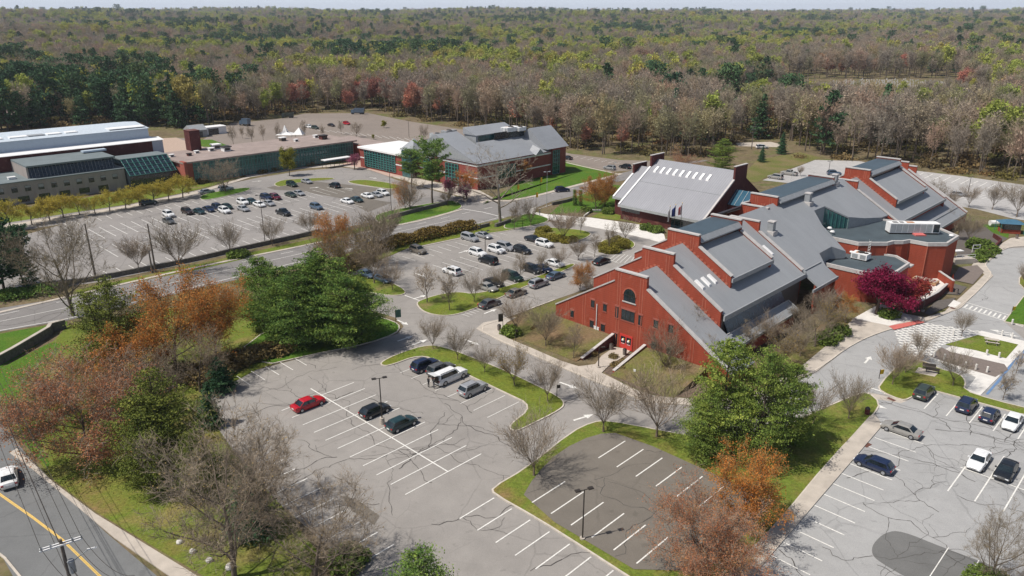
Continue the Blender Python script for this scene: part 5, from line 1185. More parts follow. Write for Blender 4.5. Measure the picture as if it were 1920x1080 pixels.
def tree_parts(name, label, cat, trunkVF, trunkmat, crown, group=None):
    """crown: list of (V, F, material)"""
    r = thing(name, label, cat, group=group)
    V, F = trunkVF; me = npmesh('trunk', V, np.array(F), [trunkmat]); o = bpy.data.objects.new('trunk', me); COL.objects.link(o); o.parent = r
    parts = [(v, f) for v, f, m in crown]; mi = np.concatenate([np.full(len(f), k) for k, (v, f, m) in enumerate(crown)])
    V, F = joinVF(parts); me = npmesh('crown', V, F, [m for v, f, m in crown], mi); o = bpy.data.objects.new('crown', me); COL.objects.link(o); o.parent = r
    return r

M_BARKV = simple('bark_tan', (.17, .13, .095), .95, var=.25, scale=2.5)
F_TWIG = foliage('twig_grey', [(.2, .165, .125), (.28, .23, .175)], 0, .15)
F_TWIGB = foliage('twig_pinkish', [(.22, .18, .14), (.3, .245, .19)], 0, .15)
F_TWIGP = foliage('twig_pale', [(.3, .26, .2), (.38, .33, .27)], 0, .12)
F_BUDO = foliage('buds_orange', [(.3, .12, .035), (.5, .19, .045), (.5, .27, .06)], .3, .18)
F_BUDR = foliage('buds_rust', [(.36, .15, .08), (.46, .2, .105), (.4, .24, .09)], .3, .18)
F_BUDY = foliage('buds_yellow', [(.26, .17, .03), (.34, .24, .05)], .3, .15)
F_BUDT = foliage('buds_tan', [(.26, .19, .09), (.36, .27, .12)], .3, .15)
F_MAG = foliage('leaves_magenta', [(.1, .01, .025), (.26, .015, .07), (.34, .03, .09)], .25, .15)
F_MAGR = foliage('leaves_dark_red', [(.12, .02, .02), (.28, .04, .04), (.3, .09, .05)], .25, .15)
F_PINK = foliage('blossom_pink', [(.35, .06, .15), (.5, .12, .25)], .25, .15)
F_PINE = foliage('needles_green', [(.05, .115, .032), (.125, .21, .045), (.28, .36, .075)], .2, .15)
F_PINEL = foliage('needles_light', [(.075, .14, .035), (.18, .25, .05), (.36, .42, .09)], .2, .12)
F_PINEB = foliage('needles_blue_green', [(.025, .075, .04), (.05, .12, .055), (.09, .165, .065)], .12, .15)
F_PINEO = foliage('needles_olive', [(.06, .09, .02), (.145, .175, .035), (.26, .28, .055)], .12, .15)
F_YG = foliage('leaves_yellow_green', [(.16, .16, .02), (.24, .24, .03), (.3, .27, .04)], .35, .12)
F_YO = foliage('leaves_olive_yellow', [(.26, .23, .04), (.4, .34, .06), (.42, .34, .08)], .35, .12)
F_BOX = foliage('shrub_olive', [(.16, .15, .03), (.32, .28, .05)], .2, .15)
F_BOXG = foliage('shrub_green', [(.09, .14, .03), (.18, .25, .05)], .2, .15)
F_BRNSH = foliage('shrub_brown', [(.17, .13, .06), (.26, .2, .08)], .2, .15)

VASE = dict(seg=[3, 6, 5, 3], wob=[.04, .06, .09, .13], trop=[.1, .035, .05, .05], kids=[13, 8, 7], ang=[31, 22, 26], ratio=[3.0, .6, .48], maxlev=3, taper=.3, thin=.5)
VASE['from'] = [.7, .22, .2]; VASE['short'] = .25
MAPLE = dict(seg=[5, 5, 4, 3, 2], wob=[.06, .1, .14, .18, .2], trop=[.1, .09, .07, .05, .04], kids=[14, 7, 5, 4], ang=[50, 40, 38, 38], ratio=[.85, .52, .5, .5], maxlev=4, taper=.35, thin=.5)
MAPLE['from'] = [.1, .2, .15, .1]; MAPLE['short'] = .45
MAPLEL = dict(MAPLE); MAPLEL.update(kids=[18, 7, 5, 4], ang=[66, 42, 40, 40], trop=[.1, .06, .06, .05, .04], ratio=[1.15, .5, .5, .5]); MAPLEL['from'] = [.04, .2, .15, .1]; MAPLEL['short'] = .3
SPREAD = dict(seg=[5, 5, 4, 3, 2], wob=[.06, .12, .16, .2, .2], trop=[.12, .02, .03, .04, .03], kids=[10, 6, 5, 4], ang=[52, 46, 42, 40], ratio=[.75, .55, .5, .5], maxlev=4, taper=.35, thin=.6)
SPREAD['from'] = [.28, .25, .2, .15]; SPREAD['short'] = .6
OVAL = dict(seg=[5, 4, 3, 3], wob=[.04, .1, .14, .18], trop=[.1, .08, .05, .03], kids=[16, 7, 5], ang=[48, 40, 38], ratio=[.5, .5, .5], maxlev=3, taper=.25, thin=.5)
OVAL['from'] = [.22, .2, .15]; OVAL['short'] = .7
FOREST = dict(seg=[6, 4, 3, 2], wob=[.03, .1, .15, .2], trop=[.1, .12, .08, .05], kids=[13, 6, 4], ang=[38, 36, 36], ratio=[.4, .5, .5], maxlev=3, taper=.3, thin=.45)
FOREST['from'] = [.42, .2, .15]; FOREST['short'] = .5

def deciduous(name, label, cat, seed, H, spec, tr, trunkfrac, bark, twigmat, twigw, bud=None, nbud=0, bsize=.16, extra=1, elen=.5, group=None, woodlev=1, jit=.15):
    sk = Skel(seed); sk.branch((0, 0, 0), (0, 0, 1), H * trunkfrac, tr, 0, spec)
    top = max(s[1].z for s in sk.seg); k = H / top
    for i, s in enumerate(sk.seg): sk.seg[i] = (s[0] * k, s[1] * k, s[2] * k, s[3] * k, s[4])
    rs = np.random.default_rng(seed); rng = random.Random(seed + 5)
    wood = mesh_wood(sk, woodlev, 0, bark)
    bv, bf = blades(sk, woodlev + 1, twigw, rng, extra, elen)
    crown = [(bv, np.array(bf), twigmat)]
    if bud is not None and nbud:
        P = tips_points(sk, spec['maxlev'] - 1, nbud, jit, rs); v, f = cards(P, bsize, rs); crown.append((v, f, bud))
    return tree_parts(name, label, cat, wood, bark, crown, group)

def pine(name, label, cat, seed, H, rad, mat_, shape='cone', n=9000, size=.42, group=None, bare=.12, bark=M_BARKB, gaps=.25, multi=1):
    rng = random.Random(seed); rs = np.random.default_rng(seed); WV = []; WF = []; PP = []
    def tube(a, b, r0, r1, k):
        d = (b - a).normalized(); up = Vector((0, 0, 1)) if abs(d.z) < .95 else Vector((1, 0, 0)); x = d.cross(up).normalized(); y = x.cross(d); i = len(WV)
        for c, rr in ((a, r0), (b, r1)):
            for q in range(k): t = 2 * math.pi * q / k; WV.append(tuple(c + (x * math.cos(t) + y * math.sin(t)) * rr))
        for q in range(k): WF.append((i + q, i + (q + 1) % k, i + k + (q + 1) % k, i + k + q))
    tips = []
    for m in range(multi):
        lean = Vector((rng.gauss(0, .04), rng.gauss(0, .04), 1)) if m == 0 else Vector((math.cos(m * 2.3) * .25, math.sin(m * 2.3) * .25, 1))
        h = H * (1 if m == 0 else .8 + .1 * rng.random()); base = Vector((0, 0, 0)); prev = base; steps = 8
        for i in range(steps):
            nx = lean * (h * (i + 1) / steps) + Vector((rng.gauss(0, .1), rng.gauss(0, .1), 0)); tube(prev, nx, H * .018 * (1 - i / steps * .85), H * .018 * (1 - (i + 1) / steps * .85), 6); prev = nx
        z = bare * h
        while z < h * .985:
            t = z / h
            if shape == 'cone': R_ = rad * (1 - t) ** .8 * (.9 if t > .25 else .75 + .6 * t)
            elif shape == 'plume': R_ = rad * math.sin(math.pi * min(1, (t * .85 + .12))) ** .7 * (1.08 - .45 * t)
            else: R_ = rad * (.5 + .9 * t) * (1 - max(0, t - .75) * 2.6)
            nb = rng.randint(5, 7); az0 = rng.random() * 6.28
            for b in range(nb):
                if rng.random() < gaps * .6: continue
                az = az0 + b * 6.28 / nb + rng.gauss(0, .25); L = max(.35, R_ * (.65 + .55 * rng.random())); el = .1 + .55 * t + rng.gauss(0, .1)
                p = lean * z; d = Vector((math.cos(az) * math.cos(el), math.sin(az) * math.cos(el), math.sin(el)))
                mid = p + d * L * .55; e = p + d * L + Vector((0, 0, L * .06)); tube(p, mid, H * .0035, H * .0022, 3); tube(mid, e, H * .0022, H * .001, 3)
                tips.append((p, e, L))
            z += H * (.042 + .026 * rng.random())
    tot = sum(t[2] for t in tips)
    for p, e, L in tips:
        k = max(6, int(n * L / tot)); side = (e - p).cross(Vector((0, 0, 1))).normalized()
        nk = max(1, int(L / .55))
        cl = [(p + (e - p) * (.28 + .74 * (q + rng.random()) / nk), ) for q in range(nk)]
        for _ in range(k):
            c = rng.choice(cl)[0]; w = .13 * L + .22
            PP.append((c.x + side.x * rng.gauss(0, w) + rng.gauss(0, .14), c.y + side.y * rng.gauss(0, w) + rng.gauss(0, .14), c.z + rng.gauss(0, .08) + abs(rng.gauss(0, .09))))
    v, f = cards(np.array(PP), size, rs, .45, .25)
    return tree_parts(name, label, cat, (WV, WF), bark, [(v, f, mat_)], group)

def blob_shrub(name, label, cat, seed, rx, rz, mat_, n=900, size=.2, group=None):
    rs = np.random.default_rng(seed); d = rs.normal(size=(n, 3)); d /= np.linalg.norm(d, axis=1)[:, None]; r = rs.random(n) ** .3
    lump = 1 + .12 * np.sin(d[:, 0] * 5 + seed) * np.cos(d[:, 1] * 4); P = d * (r * lump)[:, None] * np.array([rx, rx, rz]); P[:, 2] = np.abs(P[:, 2] + rz * .55)
    v, f = cards(P, size, rs); mb = MB(); st = [((0, 0, 0), (rx * .3 * math.cos(a), rx * .3 * math.sin(a), rz * 1.0)) for a in (0, 2.1, 4.2)]
    for a, b in st: mb.tube(a, b, .05, .02, M_BARKB, 4)
    r = thing(name, label, cat, group=group); mb.build('stem', r); me = npmesh('foliage', v, f, [mat_]); o = bpy.data.objects.new('foliage', me); COL.objects.link(o); o.parent = r
    return r
# --- prototypes (each becomes the first of its kind; later ones are copies). Built at unit scale heights
PROTO = {}; USED = set()
def proto(key, fn, H): PROTO[key] = (fn, H, [None])
def get(key):
    fn, H, box = PROTO[key]
    if box[0] is None: box[0] = fn()
    return box[0], H
for i in range(4): proto('vase%d' % i, (lambda s: lambda: deciduous('vase_tree', '', 'tree', 20 + s, 8, VASE, .19, .24, M_BARKV, F_TWIG, .03, None, 0, .1, 1, .6, woodlev=2))(i), 8)
for i in range(2): proto('vasey%d' % i, (lambda s: lambda: deciduous('vase_tree', '', 'tree', 40 + s, 8, VASE, .19, .24, M_BARKV, F_TWIG, .03, F_BUDY, 1500, .12, 1, .5, woodlev=2))(i), 8)
for i in range(2): proto('vasep%d' % i, (lambda s: lambda: deciduous('vase_tree', '', 'tree', 50 + s, 8, VASE, .19, .24, M_BARKV, F_TWIGB, .032, F_BUDT, 250, .1, 2, .6, woodlev=2))(i), 8)
for i in range(2): proto('small%d' % i, (lambda s: lambda: deciduous('young_tree', '', 'tree', 60 + s, 7, OVAL, .12, .9, M_BARK, F_TWIG, .035, F_BUDT, 350, .1, 1, .45))(i), 7)
for i in range(2): proto('wide%d' % i, (lambda s: lambda: deciduous('bare_tree', '', 'tree', 70 + s, 16, MAPLE, .24, .5, M_BARK, F_TWIG, .035, F_BUDT, 900, .12, 2, .6))(i), 16)
proto('widep', lambda: deciduous('bare_tree', '', 'tree', 77, 20, SPREAD, .42, .62, M_BARKP, F_TWIGP, .05, None, 0, .12, 1, .6), 20)
for i in range(2): proto('orange%d' % i, (lambda s: lambda: deciduous('budding_maple', '', 'tree', 80 + s, 12, MAPLE, .17, .5, M_BARKB, F_BUDT, .04, F_BUDO, 15000, .14, 1, .5, jit=.3))(i), 12)
for i in range(2): proto('rust%d' % i, (lambda s: lambda: deciduous('budding_maple', '', 'tree', 90 + s, 12, MAPLEL, .15, .42, M_BARKB, F_TWIGB, .04, F_BUDR, 20000, .11, 1, .5, jit=.3))(i), 12)
proto('magenta', lambda: deciduous('crabapple_tree', '', 'tree', 101, 8, SPREAD, .2, .45, M_BARKB, F_MAG, .05, F_MAG, 11000, .2, 1, .4, jit=.35), 8)
proto('darkred', lambda: deciduous('crabapple_tree', '', 'tree', 102, 7, SPREAD, .2, .45, M_BARKB, F_MAGR, .05, F_MAGR, 8000, .2, 1, .4, jit=.35), 7)
proto('pink', lambda: deciduous('blossom_tree', '', 'tree', 103, 5, SPREAD, .12, .45, M_BARKB, F_TWIGB, .04, F_PINK, 2600, .16, 1, .3, jit=.25), 5)
proto('oak', lambda: deciduous('budding_oak', '', 'tree', 104, 13, SPREAD, .3, .5, M_BARKB, F_BUDT, .05, F_BUDO, 4500, .2, 1, .5, jit=.3), 13)
proto('yg', lambda: deciduous('leafing_tree', '', 'tree', 105, 11, OVAL, .22, .9, M_BARK, F_YG, .05, F_YG, 7000, .28, 0, .4, jit=.4), 11)
for i in range(2): proto('yo%d' % i, (lambda s: lambda: deciduous('young_street_tree', '', 'tree', 106 + s, 8, SPREAD, .14, .5, M_BARK, F_YO, .045, F_YO, 3600, .22, 0, .4, jit=.3))(i), 8)
for i in range(3): proto('pine%d' % i, (lambda s: lambda: pine('pine_tree', '', 'tree', 120 + s, 14, 5.4, F_PINE, 'plume', 24000, .27, bare=.06, multi=2 if s == 1 else 1))(i), 14)
for i in range(3): proto('pinel%d' % i, (lambda s: lambda: pine('pine_tree', '', 'tree', 125 + s, 14, 5.4, F_PINEL, 'plume', 24000, .27, bare=.05, multi=2 if s == 0 else 1))(i), 14)
for i in range(2): proto('pineo%d' % i, (lambda s: lambda: pine('pine_tree', '', 'tree', 130 + s, 14, 5.2, F_PINEO, 'plume', 19000, .27, bare=.1, multi=2))(i), 14)
proto('pinetop', lambda: pine('pine_tree', '', 'tree', 140, 15, 4.6, F_PINE, 'umbrella', 9000, .4, bare=.38, gaps=.4), 15)
for i in range(3): proto('pineb%d' % i, (lambda s: lambda: pine('pine_tree', '', 'tree', 150 + s, 20, 6.0, F_PINEB, ('plume', 'cone', 'umbrella')[s], 7000, .75, bare=(.15, .06, .3)[s], gaps=.45))(i), 20)
proto('spruce', lambda: pine('spruce_tree', '', 'tree', 160, 10, 3.2, F_PINEB, 'cone', 6000, .42, bare=.02, gaps=.1), 10)
proto('arbor', lambda: pine('arborvitae', '', 'tree', 161, 6, .9, F_PINE, 'cone', 2600, .28, bare=.0, gaps=.0), 6)
for i in range(2): proto('box%d' % i, (lambda s: lambda: blob_shrub('round_shrub', '', 'shrub', 170 + s, .95, .8, F_BOX, 1100, .17))(i), 1.8)
proto('boxg', lambda: blob_shrub('round_shrub', '', 'shrub', 173, 1.1, .8, F_BOXG, 1100, .2), 1.8)
proto('bush', lambda: blob_shrub('leafy_bush', '', 'shrub', 175, 3.2, 2.6, F_BOXG, 7000, .24), 4.6)
proto('brush', lambda: blob_shrub('low_shrub', '', 'shrub', 174, 1.3, .8, F_BRNSH, 900, .22), 1.8)
def plant(key, px, py, top=None, label='', group=None, H=None, z=0.0, wx=1.0):
    src, h0 = get(key); x, y = G(px, py, z)
    if H is None: H = height_at(px, py, top)
    s = H / h0; rz = (px * 7.3 + py * 3.1) % 6.28; wx *= .9 + .22 * (((px * 137 + py * 51) % 97) / 97.0); tilt = (((px * 33 + py * 17) % 89) / 89.0 - .5) * (.1 if key.startswith(('vase', 'small')) else .03)
    if key not in USED:
        USED.add(key); src.location = (x, y, z); src.rotation_euler = (tilt, tilt * .7, rz); src.scale = (s * wx, s * wx, s); src['label'] = label
        if group: src['group'] = group
        return src
    c = copy_tree(src, (x, y, z), rz, (s * wx, s * wx, s), label, group)
    c.rotation_euler = (tilt, -tilt * .6, rz)
    if not group and 'group' in c: del c['group']
    return c
T = plant
GI, GL, GM, GN = 'vase trees on the front lot islands', 'trees on the front lawn', 'trees on the middle lot islands', 'bare trees along the far lot'
T('vase0', 812, 655, 585, 'bare vase shaped tree at the upper tip of the front lot island', GI)
T('vase1', 858, 675, 610, 'small bare vase shaped tree, second along the front lot island', GI)
T('vase2', 909, 699, 636, 'small bare vase shaped tree, third along the front lot island', GI)
T('vasey0', 965, 724, 642, 'yellow tinged vase shaped tree on the front lot island', GI)
T('vase3', 1027, 753, 668, 'bare vase shaped tree at the lower tip of the front lot island', GI)
T('vase1', 1131, 811, 690, 'bare vase shaped tree left of the pair by the brown lot', GI)
T('vase0', 1231, 820, 668, 'tallest bare vase shaped tree just left of the big pines', GI)
T('vase2', 1001, 893, 765, 'large bare vase shaped tree at the corner of the brown lot', GI, wx=1.15)
T('vase3', 1524, 797, 705, 'bare vase shaped tree right of the pines', 'vase trees right of the pines'); T('vase0', 1591, 786, 694, 'bare vase shaped tree near the litter bin on the sidewalk corner', 'vase trees right of the pines')
T('vase1', 1023, 650, 560, 'bare tree in the middle of the front lawn', GL); T('small0', 1075, 673, 610, 'smaller bare tree left of the door path', GL); T('vase2', 969, 624, 548, 'bare tree beside the clipped shrub and litter bin', GL)
T('vase3', 1105, 560, 505, 'bare tree close to the left corner of the gable wall', GL)
T('orange1', 1087, 545, 490, 'orange budding maple by the left corner of the brick gable', None)
for k, a in enumerate([(801, 568, 498, 'leftmost slender tree on the long island'), (843, 583, 503, 'bare tree in the round end of the long island'), (889, 566, 503, 'bare tree above the red hydrant on the long island'), (936, 547, 497, 'thin bare tree among the dark cars of the lower row'),
                       (974, 528, 474, 'thin bare tree right of the dark cars of the lower row'), (1014, 516, 466, 'thin bare tree beside the dark pair of cars'), (1049, 505, 458, 'bare tree near the white sedan of the middle lot'), (1084, 488, 446, 'thin bare tree left of the loop island'), (1115, 482, 440, 'upright thin bare tree near the loop entrance'),
                       (1142, 470, 415, 'thin bare tree among round shrubs of the loop island'), (1172, 452, 402, 'widest bare tree in the loop island'), (1058, 452, 384, 'bare tree behind the row of round shrubs'), (1089, 438, 396, 'young bare tree at the right end of the shrub island'), (964, 431, 372, 'bare vase shaped tree beside the short stone wall'), (995, 424, 366, 'bare vase shaped tree on the green triangle'),
                       (736, 545, 478, 'bare spreading tree shading the left cars'), (702, 532, 432, 'tall bare tree beside the hedge corner')]):
    T(('small0', 'small1', 'vase1', 'vasep0')[k % 4] if k < 15 else 'vase2', a[0], a[1], a[2], a[3], GM)
for k, a in enumerate([(337, 509, 402, 'large bare vase shaped tree right of the utility pole'), (260, 506, 440, 'bare tree left of the pole along the far lot wall'), (433, 479, 410, 'bare tree behind the green shrub on the far lot verge'), (511, 461, 402, 'bare tree right of the tall lot lamp'), (580, 440, 395, 'bare tree at the bend of the far lot wall')]):
    T(('vase0', 'vasep1', 'vase3', 'vase1', 'vasep0')[k], *a, GN, wx=1.2)
T('orange0', 636, 492, 392, 'orange brown budding clump beside the main road', None, wx=.8); T('vasep0', 700, 500, 396, 'tall pinkish bare tree between hedge and road', None); T('vasep1', 722, 470, 380, 'pinkish bare tree at the left end of the hedge', None); T('vasey1', 655, 515, 418, 'bare multi stemmed tree with yellow base behind the pines', None)
T('vasey0', 620, 508, 425, 'low yellowish bare tree just above the green pines', None)
T('orange1', 760, 392, 335, 'rust tinted leafless tree above the far stone wall', None, wx=.8); T('wide0', 770, 398, 325, 'spreading bare tree with olive haze above the far wall', None)
T('vasep0', 1673, 722, 640, 'bare vase shaped tree at left of the bench lawn', 'bare trees around the bench lawn'); T('vase1', 1697, 700, 640, 'bare tree at the upper edge of the bench lawn', 'bare trees around the bench lawn'); T('vase3', 1722, 675, 612, 'bare tree beside the white hatched crossing', 'bare trees around the bench lawn')
T('vase0', 1803, 631, 577, 'dense vase shaped tree at the top of the grass court', 'bare trees around the bench lawn'); T('vase2', 1786, 724, 642, 'bare tree right of the bench on the lawn', 'bare trees around the bench lawn'); T('small1', 1880, 750, 690, 'slender bare tree beside the blue hatched bay', 'bare trees around the bench lawn'); T('small0', 1905, 700, 660, 'slender bare tree at right edge by the blue hatched bay', 'bare trees around the bench lawn')
T('vasep1', 1925, 545, 495, 'bare bush like tree cut by the right edge beside the road', None)
for a in [(1466, 690, 612, 'vasey1', 'yellow tinged tree at the lower east side of the brick hall'), (1500, 668, 596, 'vase2', 'bare tree second along the east side of the brick hall'), (1528, 650, 578, 'wide1', 'tall bare tree third along the east side of the brick hall'), (1440, 650, 585, 'vasep0', 'bare tree close under the lower eave'), (1405, 668, 600, 'small1', 'thin bare tree near the pines and the eave'),
          (1555, 628, 552, 'vasey0', 'yellowish tree by the flat wing path'), (1585, 606, 545, 'oak', 'orange tinted small tree left of the magenta tree'), (1540, 600, 535, 'vasep1', 'pinkish bare tree below the middle wing eave'), (1490, 618, 560, 'vase3', 'bare tree against the dark clerestory'), (1290, 665, 575, 'small0', 'thin bare tree before the right end of the gable wall'), (1245, 700, 600, 'vase1', 'bare tree right of the entrance path'), (1330, 700, 630, 'wide0', 'bare tree behind the left flank of the pines')]:
    T(a[3], a[0], a[1], a[2], a[4], None)
T('magenta', 1643, 590, 494, 'vivid magenta crabapple tree before the low flat wing', None, wx=1.0); T('darkred', 1698, 588, 520, 'dark red crabapple tree right of the magenta one', None, wx=1.15); T('darkred', 1622, 566, 515, 'dull red small tree at the flank of the low flat wing', None)
for a in [(1816, 389, 340, 'vase1'), (1860, 393, 338, 'vase3'), (1906, 407, 333, 'vase0'), (1745, 395, 335, 'wide1'), (1772, 398, 352, 'vasep0'), (1500, 330, 310, 'vasep1'), (1600, 335, 312, 'small0')]:
    T(a[3], a[0], a[1], a[2], {1816: 'bare tree left of three beside the rear lot', 1860: 'middle bare tree beside the rear lot', 1906: 'largest bare tree at right beside the rear lot', 1745: 'grey bare tree behind the end of the far wing', 1772: 'low bare tree near the silver car of the rear lot', 1500: 'small bare shrub like tree near the white pickup', 1600: 'small bare tree near the ridge of the far wing'}[a[0]], None)
for a in [(1815, 455, 400, 'vasep0', 'bare tree at the right end of the auditorium'), (1795, 450, 405, 'small1', 'slim bare tree hugging the auditorium corner'), (1770, 425, 385, 'vase2', 'bare tree between auditorium and far wing')]: T(a[3], a[0], a[1], a[2], a[4], None)
T('widep', 938, 418, 262, 'tall pale trunked bare tree beside the road junction', None)
T('wide1', 423, 360, 296, 'wide pale bare tree on the small far lot island', None, wx=1.3)
T('wide0', 795, 262, 232, 'bare tree behind the white roofed block', None); T('wide1', 668, 258, 228, 'bare tree beside the red car in the far lot', None)
T('wide1', 137, 592, 398, 'big multi stemmed bare tree at the left beside the main road', None, wx=.95)
# evergreens
GP = 'green pines at the left of the front lot'
T('pine0', 497, 618, 486, 'leftmost green pine of the clump above the front lot', GP); T('pine1', 560, 650, 500, 'middle green pine of the clump above the front lot', GP, wx=1.1); T('pine2', 600, 640, 474, 'tallest green pine of the clump above the front lot', GP)
T('pine1', 650, 648, 490, 'rightmost green pine of the clump above the front lot', GP, wx=1.1)
T('pineo0', 232, 706, 524, 'olive green pine with dark visible trunk left of the orange maples', None, wx=.9)
T('pineo1', 335, 895, 700, 'olive green pine at the edge of the tree belt', None, wx=1.1); T('pineo0', 290, 925, 765, 'lower olive pine in the tree belt', None, wx=.9)
T('spruce', 395, 800, 720, 'small dark evergreen at the left edge of the front lot', None)
GQ = 'green pines between the brown lot and right lot'
T('pinel2', 1345, 848, 640, 'left pine of the group between the brown lot and right lot', GQ, wx=.85); T('pinel0', 1418, 868, 655, 'front pine of the group between the brown lot and right lot', GQ, wx=.9); T('pinel1', 1478, 838, 690, 'right pine of the group between the brown lot and right lot', GQ, wx=.95); T('pinel0', 1320, 862, 740, 'low pine at the left flank of the group beside the brown lot', GQ, wx=1.1)
T('pinetop', 811, 382, 268, 'tall flat topped pine before the office building', None); T('pinetop', 772, 352, 283, 'dense dark pine touching the office building', None, wx=1.1)
T('spruce', 858, 344, 302, 'small dark spruce beside the office entrance', None); T('pinel1', 1352, 322, 262, 'broad green evergreen behind the pale roofed hall', None, wx=1.2)
T('spruce', 1427, 304, 274, 'narrow blue green spruce on the dry lawn', None); T('spruce', 1465, 289, 248, 'full dark green spruce on the dry lawn', None)
T('arbor', 1078, 385, 355, 'left narrow arborvitae beside the road', None); T('arbor', 1088, 386, 356, 'right narrow arborvitae beside the road', None)
T('yg', 543, 330, 277, 'bright yellow green tree before the long glass building', None); T('yg', 700, 262, 252, 'small yellow green tree behind the white roof', None); T('yg', 720, 240, 226, 'pale green roadside tree near the far lot edge', None, wx=1.5)
T('pine1', 800, 1190, H=8.4, label='dark green evergreen top at the bottom edge', wx=1.35)
T('bush', 1845, 1125, H=3.6, label='green bush at the bottom right corner', wx=1.0)
T('wide1', 1850, 1110, 955, 'thin bare tree over the lot at bottom right', None, wx=.8)
# orange and rust maples
T('orange0', 330, 695, 512, 'orange budding maple left of the green pines', 'orange maples in the tree belt'); T('orange1', 405, 668, 515, 'orange budding maple nearest the green pines', 'orange maples in the tree belt')
T('orange0', 275, 720, 600, 'low orange budding maple behind the olive pine', 'orange maples in the tree belt', wx=1.2)
T('rust0', 168, 862, 628, 'wide rust tinted maple nearest the corner road', None, wx=1.15); T('rust1', 232, 790, 670, 'rust tinted maple at the middle of the belt', None, wx=.9); T('rust0', 100, 790, 660, 'rust tinted maple at the left edge of the belt', None)
T('rust1', 1312, 1065, 900, 'rust maple overhanging the brown lot', 'rust maples by the right lot sidewalk', wx=.88); T('orange1', 1392, 1000, 850, 'orange rust maple next to the sidewalk', 'rust maples by the right lot sidewalk', wx=1.05)
T('rust0', 1345, 1120, 960, 'low rust maple at the bottom by the sidewalk', 'rust maples by the right lot sidewalk', wx=.9)
T('wide0', 440, 1085, 765, 'big grey bare tree at the bottom left of the front lot', None, wx=1.0); T('wide1', 592, 1095, 900, 'grey bare tree overhanging the bottom left stalls', None, wx=1.1); T('wide0', 500, 960, 790, 'dense grey twiggy tree at the left edge of the lot', None, wx=1.2)
T('spruce', 470, 1000, 880, 'dark evergreen hidden among the grey twigs', None, wx=1.3)
T('pine0', 535, 640, 505, 'lower green pine between the two big ones of the clump', GP, wx=1.2); T('pine2', 680, 640, 530, 'low green pine at the right end of the clump', GP, wx=1.2)
T('wide0', 300, 775, 640, 'grey brown bare tree in the middle of the tree belt', None, wx=1.1); T('wide1', 375, 735, 610, 'thin bare tree between the orange maples and the lot', None); T('rust1', 170, 740, 650, 'rust maple crown behind the widest one', None, wx=1.0)
T('spruce', 415, 735, 672, 'small dark evergreen at the shaded lot edge', None, wx=1.5); T('pineo1', 375, 935, 810, 'dark olive pine behind the grey twigs', None, wx=.9)
for k, a in enumerate([(438, 272, 236), (473, 268, 232), (494, 265, 234), (521, 263, 228), (571, 260, 226), (606, 258, 232), (640, 252, 226), (455, 260, 234)]): T('small%d' % (k % 2), a[0], a[1], a[2], ['first', 'second', 'third', 'fourth', 'fifth', 'sixth', 'seventh', 'eighth'][k] + ' slender bare tree in the distant lot behind the gravel roof', 'slender trees of the distant lot', wx=.8)
for k, a in enumerate([(420, 690), (455, 678), (350, 705), (310, 720), (390, 715), (480, 670), (520, 660), (270, 745)]): T('brush', a[0], a[1], label='dark brown underbrush %s' % ['by the lot corner', 'under the pine clump', 'beneath the orange maples', 'at the foot of the left orange maple', 'along the shaded lot edge', 'at the left foot of the pine clump', 'in the shade of the tallest pine', 'beneath the olive pine with the dark trunk'][k], H=2.6, wx=1.6)
T('orange0', 1117, 394, 332, 'orange budding oak left of the pale roofed hall', None); T('orange1', 1134, 386, 322, 'orange budding oak close to the pale roofed hall', None); T('rust0', 1275, 335, 270, 'pinkish budding tree behind the pale roofed hall', None)
T('oak', 875, 372, 318, 'tan budding tree before the slate roof', None, H=9, wx=1.2) ; T('oak', 975, 340, 296, 'tan budding tree near the office corner', None)
T('pink', 665, 318, 288, 'pink blossom tree at the corner of the white roofed block', None); T('pink', 843, 372, 335, 'pale pink blossom tree at the office entrance', None); T('pink', 870, 378, 345, 'second pale pink blossom tree at the office entrance', None)
T('vasep1', 840, 385, 352, 'small rosy tree beside the entrance path', None)
for k, a in enumerate([(22, 430, 372), (60, 422, 380), (94, 416, 368), (120, 409, 362), (150, 404, 363), (179, 402, 366), (206, 397, 355), (236, 392, 353), (262, 386, 344), (290, 381, 341), (317, 376, 333), (343, 371, 326)]):
    T('yo%d' % (k % 2), a[0], a[1], a[2], ['first', 'second', 'third', 'fourth', 'fifth', 'sixth', 'seventh', 'eighth', 'ninth', 'tenth', 'eleventh', 'twelfth'][k] + ' from left in the row of yellow street trees by the grey building', 'yellow street trees before the grey building', wx=1.12)
for a in [(8, 545, 400), (45, 540, 428), (-20, 560, 440), (60, 545, 470)]:
    T('pineb0' if a[0] != 45 else 'pineb2', a[0], a[1], a[2], {8: 'dark evergreen at the left edge above the main road', 45: 'layered dark pine right of the left edge above the main road', -20: 'dark evergreen cut by the left edge of the picture', 60: 'open branched pine behind the multi stemmed tree'}[a[0]], None, wx=.9)
